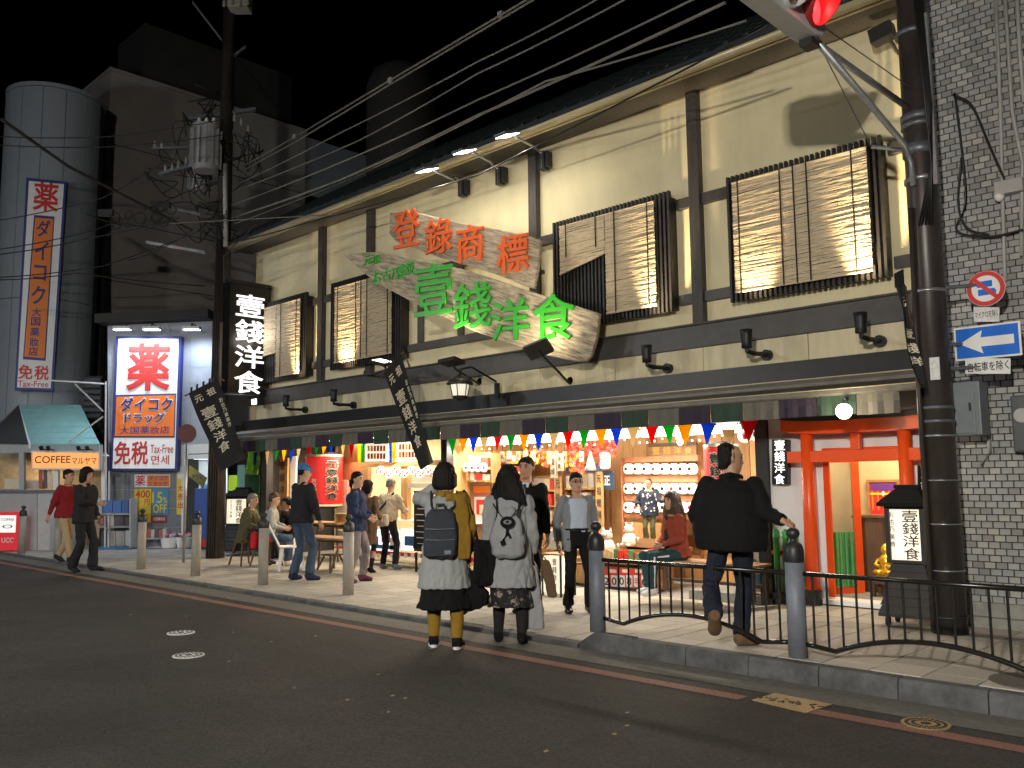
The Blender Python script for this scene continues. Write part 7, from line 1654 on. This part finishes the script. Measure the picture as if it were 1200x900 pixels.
b.loft([[(e_.x+.06, e_.y-.10+.02, 1.0), (e_.x+.25, e_.y+.0, .98), (e_.x+.25, e_.y+.10, .98), (e_.x+.06, e_.y+.10, 1.0)], [(e_.x+.05, e_.y-.13, .62), (e_.x+.30, e_.y-.02, .60), (e_.x+.30, e_.y+.13, .60), (e_.x+.05, e_.y+.12, .62)], [(e_.x+.10, e_.y-.1, .56), (e_.x+.29, e_.y-.0, .57), (e_.x+.29, e_.y+.1, .57), (e_.x+.1, e_.y+.1, .56)]]); w1.hb(b, 'bag', 'c_blk', t, .012, .01)
b = MB(); b.tube([(e_.x+.09, e_.y, .98), (w1.sh[1].x+.10, w1.sh[1].y-.05, 1.25), (w1.sh[1].x+.02, w1.sh[1].y-.02, 1.47)], .014, 8); w1.hb(b, 'strap', 'c_blk', t)
t = w1.held('shopping_bag', 'big black cloth bag hanging by the skirt of the woman in the long white coat', 'bag')
b = MB(); b.loft([[(.10, -.06, .70), (.26, 0, .70), (.26, .10, .70), (.10, .12, .70)], [(.12, -.09, .40), (.42, .0, .48), (.42, .12, .48), (.12, .12, .40)], [(.16, -.07, .29), (.40, .0, .37), (.40, .1, .37), (.16, .1, .29)]]); w1.hb(b, 'bag', 'c_blk', t, .012, .012)
b = MB(); b.tube([(.15, .03, .68), hw+V((0, 0, -.06)), (.24, .05, .68)], .012, 8); w1.hb(b, 'handle', 'c_blk', t)

p = gp(598, 754, ROADZ)
w2 = Person('woman with long dark hair in a white jacket and patterned skirt, seen from behind', p, 40, 1.80, ((-.12, .06, .085), (.12, -.10, .10)), ((-.24, .02, .83), (.22, .10, .86)), lean=3, head=(-18, 8), footyaw=(4, -4), footpitch=(0, -12), vox=.010, curl=(.7, 1.1), elbows=((-.6, -.8, -.2), (.6, -1, -.2)))
w2.top('jacket', 'c_white2', .036, -.37, .262, .21, .96, .50, .015, .05); w2.skirt('floral', .36, .225, .185, up=-.30); w2.hair('hair', 'long')
b = MB(); [b.tube([w2.hj[i], w2.kn[i], w2.kn[i]*.5+w2.an[i]*.5, w2.an[i]], [.088, .062, .064, .046], 12) for i in (0, 1)]; w2.local(b, 'tights', 'c_tights', vox=.012); w2.shoes('c_blk', .010)
t = w2.held('backpack', 'white drawstring backpack with a round black charm on the woman with long hair', 'backpack'); c = w2.at(.13)+V((.0, -.205, 0))
b = MB(); rrect(b, c, w2.r, V((0, 0, 1)), V((0, -1, 0)), [(-.21, .10, .05, .0), (-.17, .155, .075, .01), (-.02, .165, .085, .015), (.12, .14, .07, .005), (.22, .10, .045, -.01), (.27, .05, .025, -.02)]); w2.hb(b, 'bag', 'c_packw', t, .01, .012)
for k in (-1, 1):
    b = MB(); b.tube([c+V((k*.15, -.02, -.17)), c+V((k*.165, -.04, -.02)), c+V((k*.10, -.03, .2)), w2.at(.455)+V((k*.12, -.06, .075))], .008, 6); w2.hb(b, 'strap', 'c_dark', t)
    b = MB(); b.tube([c+V((k*.03, -.10, .17)), c+V((k*.09, -.08, .24)), w2.at(.42)+V((k*.15, -.13, .02))], .006, 6); w2.hb(b, 'cord', 'c_dark', t)
cc = c+V((.01, -.115, .135)); b = MB(); b.loft([[cc+V((.070*math.cos(k*math.pi/12), -y, .058*math.sin(k*math.pi/12))) for k in range(24)] for y in (0, .015)]); w2.hb(b, 'charm', 'c_blk', t)
b = MB(); b.loft([[cc+V((.040*math.cos(k*math.pi/8), -y, .022*math.sin(k*math.pi/8)+.004)) for k in range(16)] for y in (.0152, .018)]); w2.hb(b, 'charm_eye', 'c_lgrey', t)
b = MB(); b.loft([[cc+V((.015*math.cos(k*math.pi/8), -y, .012*math.sin(k*math.pi/8)+.006)) for k in range(16)] for y in (.0182, .020)]); w2.hb(b, 'pupil', 'c_blk', t)
b = MB(); b.tube([cc+V((0, -.01, -.05)), cc+V((-.01, -.012, -.12)), cc+V((-.045, -.012, -.17))], .012, 6); b.tube([cc+V((0, -.01, -.09)), cc+V((.03, -.012, -.15))], .011, 6); b.obox(cc+V((-.045, -.014, -.19)), (.022, 0, .008), (0, .006, 0), (-.006, 0, .02)); w2.hb(b, 'tassel', 'c_blk', t)
hw = w2.wr[1]
t = w2.held('carrier_bag', 'tall pale carrier bag hanging from the right hand of the woman with long hair', 'bag')
b = MB(); b.loft([[hw+V(v) for v in ((-.04, -.05, -.12), (.05, -.05, -.12), (.05, .07, -.12), (-.04, .07, -.12))], [hw+V(v) for v in ((-.07, -.08, -.45), (.09, -.08, -.45), (.09, .10, -.45), (-.07, .10, -.45))], [hw+V(v) for v in ((-.10, -.09, -.735), (.11, -.09, -.735), (.11, .11, -.735), (-.1, .11, -.735))]]); w2.hb(b, 'bag', 'c_packw', t, .011, .012)
b = MB(); b.tube([hw+V((-.03, 0, -.12)), hw+V((0, .0, -.05)), hw+V((.04, 0, -.12))], .008, 6); w2.hb(b, 'handle', 'c_packw', t)
t = w2.held('paper_bag', 'brown paper bag hung from the wrist of the woman with long hair', 'bag')
b = MB(); b.prism([hw+V(v) for v in ((.08, -.05, -.07), (.17, -.07, -.07), (.17, .07, -.07), (.08, .07, -.07))], (.07, .02, -.36)); w2.hb(b, 'bag', 'c_brown', t, .011, .008)
b = MB(); b.tube([hw+V((.10, 0, -.08)), hw+V((.06, 0, .03)), hw+V((.15, 0, -.08))], .006, 6); w2.hb(b, 'handle', 'c_brown', t)
K['phone'] = glow('phone', (.15, .35, 1), 1.2, (.02, .02, .03))
t = w2.held('phone', 'phone with a glowing blue screen at the hip of the woman with long hair', 'phone'); q = hw+V((-.075, -.10, .02)); b = MB(); b.obox(q, (.038, .01, .0), (-.002, .006, 0), (.015, 0, .075)); w2.hb(b, 'case', 'c_blk', t)
b = MB(); b.obox(q+V((.0, -.008, 0)), (.008, .002, 0), (0, .001, 0), (.01, 0, .045)); w2.hb(b, 'screen', 'phone', t)

# --- man in suit, man in glasses, big man at the railing
p = gp(619, 717, LOWZ); m1 = Person('young man in a black suit with white shirt and dark tie facing the street', p, 212, 1.90, (FL, FR_), ((-.25, .06, .80), (.25, .10, .80)), head=(-12, 2))
m1.trousers('c_blk'); m1.top('jacket', 'c_blk', .026, -.13, .19, .14, .95, .485); m1.hair('hair', 'short'); m1.shoes('black_gloss')
b = MB(); b.prism([m1.at(.19)+V((-.012, .146, 0)), m1.at(.19)+V((.012, .146, 0)), m1.at(.47)+V((.075, .085, .045)), m1.at(.47)+V((-.075, .085, .045))], (0, .012, 0)); b.tube([m1.at(.49)+V((-.062, .0, .03)), m1.at(.49)+V((0, .075, .0)), m1.at(.49)+V((.062, 0, .03))], .022, 8); m1.local(b, 'shirt', 'c_shirt')
b = MB(); b.prism([m1.at(.20)+V((0, .159, 0)), m1.at(.27)+V((.026, .158, 0)), m1.at(.475)+V((.014, .108, .03)), m1.at(.475)+V((-.014, .108, .03)), m1.at(.27)+V((-.026, .158, 0))], (0, .01, 0)); m1.local(b, 'tie', 'c_navy')
for k in (-1, 1): b = MB(); b.prism([m1.at(.20)+V((k*.012, .150, 0)), m1.at(.36)+V((k*.10, .148, 0)), m1.at(.40)+V((k*.085, .142, 0)), m1.at(.485)+V((k*.075, .07, .05)), m1.at(.47)+V((k*.05, .105, .03))], (0, .012, 0)); m1.local(b, 'lapel', 'c_blk')
p = gp(678, 718, LOWZ); m2 = Person('man in glasses and an open grey jacket standing by the railing post', p, 232, 1.70, ((-.13, .02, .085), (.12, -.04, .085)), ((-.23, -.06, .86), (.25, -.02, .86)), head=(4, 2), twist=0, elbows=((-.8, -.8, 0), (.8, -.8, 0)))
m2.trousers('c_blk', .024, .064); b_ = m2.top('shirt', 'c_blueshirt', .018, .04, .145, .112, -.4, .49, .006); m2.hair('hair', 'short'); m2.shoes('black_gloss')
b = MB()
for k in (-1, 1):
    rings = []
    for t_, a, c_ in ((-.16, .205, .155), (0, .195, .145), (.1, .185, .137), (.2, .175, .132), (.3, .178, .138), (.39, .188, .138), (.45, .178, .115), (.49, .12, .09), (.515, .085, .075)):
        ang = [math.radians(x) for x in range(-90, 62, 12)]
        o_ = [m2.at(t_)+V((k*a*math.cos(x), c_*math.sin(x), 0)) for x in ang]; i_ = [m2.at(t_)+V((k*(a-.018)*math.cos(x), (c_-.018)*math.sin(x), 0)) for x in ang[::-1]]; rings.append(o_+i_)
    b.loft(rings)
for i in (0, 1):
    pp, rr_ = arc(m2.sh[i], m2.el[i], m2.wr[i]*.94+m2.el[i]*.06, .074, .060, .044); b.tube(pp, rr_, 12); b.sph(m2.sh[i], .074); b.sph(m2.el[i], .06)
m2.local(b, 'jacket', 'c_lgrey', vox=.011, wr=.010)
b = MB(); b.tube([m2.at(.50)+V((-.075, .04, 0)), m2.at(.50)+V((0, -.085, .03)), m2.at(.50)+V((.075, .04, 0))], [(.03, .012)]*3, 8); m2.local(b, 'collar', 'c_lgrey')
b = MB()
for k in (-1, 1): q = [m2.hp(k*.032+.024*math.cos(a*math.pi/6), .099, .012+.018*math.sin(a*math.pi/6)) for a in range(13)]; b.tube(q, .003, 5); b.tube([m2.hp(k*.055, .098, .015), m2.hp(k*.078, .0, .02)], .003, 5)
b.tube([m2.hp(-.008, .101, .014), m2.hp(.008, .101, .014)], .003, 5); m2.local(b, 'glasses', 'c_blk')
b = MB(); b.tube([m2.at(.105)+V((.168*math.cos(a*math.pi/10), .125*math.sin(a*math.pi/10), 0)) for a in range(11)], .018, 6); m2.local(b, 'belt', 'black_gloss')
p = gp(866, 757, 0); cap_ = V((pxs[1], RYY, 1.09)); rzb = 24
m3 = Person('big balding man in a black jacket resting his hand on the railing post', p, rzb, 1.83, ((-.15, -.34, .30), (.02, .02, .085)), (Matrix.Rotation(-R(rzb), 3, 'Z') @ (V((-.30, .02, .88))), (Matrix.Rotation(-R(rzb), 3, 'Z') @ (cap_-p+V((-.07, -.02, .045))))/(1.83/1.72)), hip=(-.04, .02, .905), lean=3, side=2, twist=-12, head=(-62, -2), elbows=((-1, -.6, 0), (.3, -.5, -1)), knees=((-.3, 1, 0), (.1, 1, 0)), footyaw=(10, -50), footpitch=(-48, 0), build=1.62, hs=1.07, vox=.011, curl=(.5, 1.0), handdir=(None, (.75, .35, -.42)))
m3.trousers('c_dkjean', .02, .072, 1.0, .012, knee=.078); m3.top('jacket', 'c_blk', .045, -.10, .185, .15, .95, .50, .006, .052, .068, .072, .0); m3.hair('hair', 'rim'); m3.shoes('c_brown', .015)
b = MB(); b.tube([m3.at(.50)+V((-.085, .0, .02)), m3.at(.50)+V((0, -.10, .04)), m3.at(.50)+V((.085, 0, .02)), m3.at(.49)+V((0, .09, 0))], .03, 8); m3.local(b, 'collar', 'c_blk', vox=.011)

# --- customers on the left
def Lp(px, py): return gp(px, py, LOWZ)
p = Lp(352, 680); q1_ = Person('man in a blue cap, dark jacket and jeans standing on the pavement, seen from behind', p, 5, 1.93, ((-.13, -.04, .085), (.13, .06, .085)), ((-.22, .06, .84), (.27, .13, .86)), lean=3, head=(-22, -6), footyaw=(8, -25))
q1_.trousers('c_jean', .018, .072); q1_.top('jacket', 'c_dark', .034, -.07, .21, .165); q1_.hair('hair', 'short'); q1_.shoes('c_navy', .014)
b = MB(); b.loft([[q1_.hp(a*math.cos(k*math.pi/10), o+c*math.sin(k*math.pi/10), z) for k in range(20)] for z, a, c, o in ((.03, .088, .104, -.01), (.07, .086, .102, -.012), (.11, .068, .082, -.014), (.138, .03, .04, -.014))]); b.tube([q1_.hp(0, .08, .035), q1_.hp(0, .15, .03)], [(.008, .07), (.005, .045)], 10, side=(0, 0, 1)); q1_.local(b, 'cap', 'c_cap', vox=.008)
p = Lp(417, 682); q2 = Person('woman in a navy jacket and grey trousers with tied dark hair', p, -52, 1.78, ((-.14, .06, .085), (.14, -.10, .085)), ((-.16, .22, 1.02), (.12, .24, 1.0)), head=(-15, 2), elbows=((-.7, -.7, 0), (.7, -.7, 0)), footyaw=(14, -14))
q2.trousers('c_grey', .014, .060, .95, knee=.068); q2.top('jacket', 'c_navy', .036, -.12, .205, .155, .93, .51, .016, .046); q2.hair('hair', 'tied'); q2.shoes('c_plum', .016)
b = MB(); qq = q2.at(.49); b.tube([qq+V((-.075, .02, .02)), qq+V((0, -.08, .04)), qq+V((.075, .02, .02)), qq+V((0, .085, 0)), qq+V((-.075, .02, .02))], .028, 8); q2.local(b, 'scarf', 'c_plum', vox=.011, wr=.006)
p = Lp(430, 671); q3 = Person('short woman in a brown coat and black heels, half hidden behind the woman in navy', p, 20, 1.63, (FL, FR_), ((-.2, .16, 1.0), (.2, .16, 1.0)), head=(-30, 0), footpitch=(-20, -20), hip=(0, 0, .93))
q3.top('coat', 'c_brown', .03, -.40, .20, .16); q3.hair('hair', 'bob'); q3.shoes('c_blk'); b = MB(); [b.tube([q3.hj[i], q3.kn[i], q3.an[i]], [.08, .056, .04], 12) for i in (0, 1)]; q3.local(b, 'tights', 'c_tights', vox=.012)
p = Lp(455, 667); q4 = Person('person in a beige jacket with a grey cap ordering at the counter, seen from behind', p, 18, 1.68, ((-.13, 0, .085), (.15, .02, .085)), ((-.16, .34, 1.08), (.2, .36, 1.10)), lean=10, head=(-10, -12), hip=(0, -.03, .92))
q4.trousers('c_dark', .012, .06); q4.top('jacket', 'c_beige', .034, -.02, .185, .14, .95, .51, .02); q4.hair('hair_grey', 'short'); q4.shoes('c_lgrey', .013)
t = q4.held('shoulder_bag', 'pale shoulder bag across the back of the person in the beige jacket', 'bag'); b = MB(); c = q4.at(.02)+V((-.03, -.19, 0)); rrect(b, c, V((1, 0, .05)), V((0, 0, 1)), V((0, -1, 0)), [(-.12, .16, .035, 0), (-.08, .18, .05, 0), (.06, .175, .05, 0), (.10, .16, .035, 0)]); q4.hb(b, 'bag', 'c_whitebag', t, .011, .006)
b = MB(); b.tube([c+V((-.17, .02, .08)), q4.at(.3)+V((-.02, -.16, 0)), q4.at(.47)+V((.13, -.06, .07))], [(.02, .006)]*3, 6); q4.hb(b, 'strap', 'c_dark', t); b = MB(); b.prism([c+V((-.17, -.055, .02)), c+V((.17, -.055, .03)), c+V((.165, -.05, .09)), c+V((-.165, -.05, .09))], (0, -.012, 0)); q4.hb(b, 'flap', 'c_whitebag', t)
SEAT = dict(hip=(0, 0, .50+.07))
def seated(label, p, rz, h, hands=((-.16, .34, .70), (.16, .34, .70)), head=(0, -8), lean=12, hipz=.57, **k): return Person(label, p, rz, h, ((-.12, .40, .085), (.12, .40, .085)), hands, hip=(0, 0, hipz), lean=lean, head=head, elbows=((-.8, -.6, -.4), (.8, -.6, -.4)), **k)
p = Lp(287, 662); s1 = seated('grey-haired seated customer in an olive jacket with a furry hood, facing right', p, -48, 1.78); s1.trousers('c_dark'); s1.top('jacket', 'c_olive', .045, -.14, .22, .18, .94, .51, .015, .05); s1.hair('hair_grey', 'short'); s1.shoes('c_dark'); b = MB(); qq = s1.at(.48); b.tube([qq+V((-.09, 0, .02)), qq+V((0, -.12, .0)), qq+V((.09, 0, .02))], .05, 10); s1.local(b, 'hood', 'c_olive', vox=.011, wr=.012)
p = Lp(312, 663); s2 = seated('brown-haired seated customer in a white top and jeans, facing right', p, -40, 1.80); s2.trousers('c_jean'); s2.top('top', 'c_white', .022, -.04, .18, .135); s2.hair('hair_brown', 'short'); s2.shoes('c_whitebag', .014)
b = MB(); b.torso = None; s2.torso(b, [(-.12, .21, .17), (.0, .19, .15), (.07, .17, .132)]); s2.local(b, 'tied_jacket', 'c_vermil', vox=.012, wr=.014)
t = s2.held('red_bag', 'bright red and orange bag hanging at the back of the customer in the white top', 'bag'); b = MB(); rrect(b, V((.05, -.22, .50)), V((1, 0, 0)), V((0, 0, 1)), V((0, -1, 0)), [(-.16, .15, .05, 0), (.0, .17, .065, 0), (.13, .15, .04, 0)]); s2.hb(b, 'bag', 'c_vermil', t, .012, .01); b = MB(); b.tube([(-.05, -.22, .62), s2.at(.3)+V((0, -.14, 0)), s2.at(.46)+V((.12, -.05, .07))], .012, 6); s2.hb(b, 'strap', 'c_dark', t)
p = Lp(341, 655); s3 = seated('seated customer in black with dark hair behind the customer in white, facing left', p, 120, 1.66, head=(0, -4)); s3.trousers('c_dark'); s3.top('jacket', 'c_blk', .028, -.1, .2, .16); s3.hair('hair', 'tied'); s3.shoes('c_dark')
# --- two walkers at the far left
p = gp(74, 659, LOWZ); f1 = Person('man in a dark red jacket and khaki trousers walking at the far left', p, -62, 1.95, ((-.09, -.20, .12), (.09, .24, .085)), ((-.26, .20, .86), (.25, -.16, .84)), footpitch=(-25, 8), head=(8, 0), lean=3); f1.trousers('c_khaki', .016, .06); f1.top('jacket', 'c_red', .028, -.09, .21, .165); f1.hair('hair', 'short'); f1.shoes('c_dark')
p = gp(95, 669, ROADZ+.02); f2 = Person('man in black with flared trousers walking at the far left, hand raised', p, -58, 1.97, ((-.07, .16, .085), (.07, -.12, .095)), ((-.20, .14, .88), (.10, .34, 1.12)), footpitch=(5, -15), head=(-8, 0), lean=3, elbows=((-.5, -1, 0), (.9, -.6, -.3))); f2.trousers('c_dark', .016, .085, 1.03, knee=.07); f2.top('jacket', 'c_dark', .034, -.12, .2, .15); f2.hair('hair', 'bob'); f2.shoes('c_dark')
# --- seated woman on the bench and the boy figure
p = gp(781, 699); g1 = Person('young woman in a rust jacket and dark track trousers sitting on the wooden bench', (p.x-.0, 9.95, .012), 150, 1.70, ((-.10, .42, .085), (.12, .38, .085)), ((-.07, .26, .64), (.10, .24, .62)), hip=(0, 0, .54), lean=6, head=(18, 4), elbows=((-.8, -.6, -.3), (.8, -.6, -.3)))
g1.trousers('c_teal', .014, .058); g1.top('jacket', 'c_rust', .03, -.06, .20, .16, .95, .50, .014); g1.hair('hair_brown', 'long'); g1.shoes('white_print', .013)
b = MB(); b.prism([g1.at(.06)+V((-.035, .15, 0)), g1.at(.06)+V((.035, .15, 0)), g1.at(.46)+V((.05, .11, .03)), g1.at(.46)+V((-.05, .11, .03))], (0, .012, 0)); g1.local(b, 'shirt', 'c_blk')
for i in (0, 1): k = -1 if i == 0 else 1; b = MB(); b.tube([g1.hj[i]*.5+g1.kn[i]*.5+V((k*.078, 0, 0)), g1.kn[i]+V((k*.070, .0, 0)), g1.an[i]+V((k*.058, 0, .03))], [(.014, .006)]*3, 6); g1.local(b, 'stripe', 'white_print')
p = at(762, 640, 11.25); K['kimono'] = mk('kimono', (.02, .028, .06), .85, .3, 10, .1); 
bz = p.z; boy = Person('life-size boy figure in a navy kimono with white crosses, arm stretched to the right', (p.x, 11.25, bz), 205, 1.02, (FL, FR_), ((-.42, .34, 1.22), (.24, .16, 1.0)), head=(-12, -14), elbows=((-.3, -.5, -1), (.6, -.8, 0)), build=1.12, cat='figure', name='boy_figure')
boy.top('kimono', 'kimono', .05, -.14, .21, .17, .55, .49, .012, .085, .075); boy.trousers('c_olive', .02, .075, .7); boy.hair('hair', 'rim'); boy.shoes('wood', .01)
r = random.Random(2)
for k in range(30):
    a = r.uniform(-.4, math.pi+.4); t_ = r.uniform(-.1, .42); q = boy.at(t_)+V((math.cos(a)*.222*(1 if t_ < .3 else .95)*1.12, math.sin(a)*.172*1.12, 0)); u = V((-math.sin(a), math.cos(a), 0)); n_ = V((math.cos(a), math.sin(a), 0))
    b = MB(); b.obox(q, u*.022, n_*.012, V((0, 0, .007))); b.obox(q, u*.007, n_*.0121, V((0, 0, .022))); boy.local(b, 'kimono_mark', 'white_print')
t = thing('figure_stand', 'wooden crate under the boy figure in the kimono', 'crate', (p.x, 11.25, .012)); b = MB(); b.box(p.x-.25, p.x+.25, 11.02, 11.5, .013, bz-.001); b.build('body', K['wood_orange'], t, bevel=.008)
for i in range(3): b = MB(); b.box(p.x-.26, p.x+.26, 11.0, 11.019, .05+.2*i, .22+.2*i); b.build('slat', K['wood'], t)
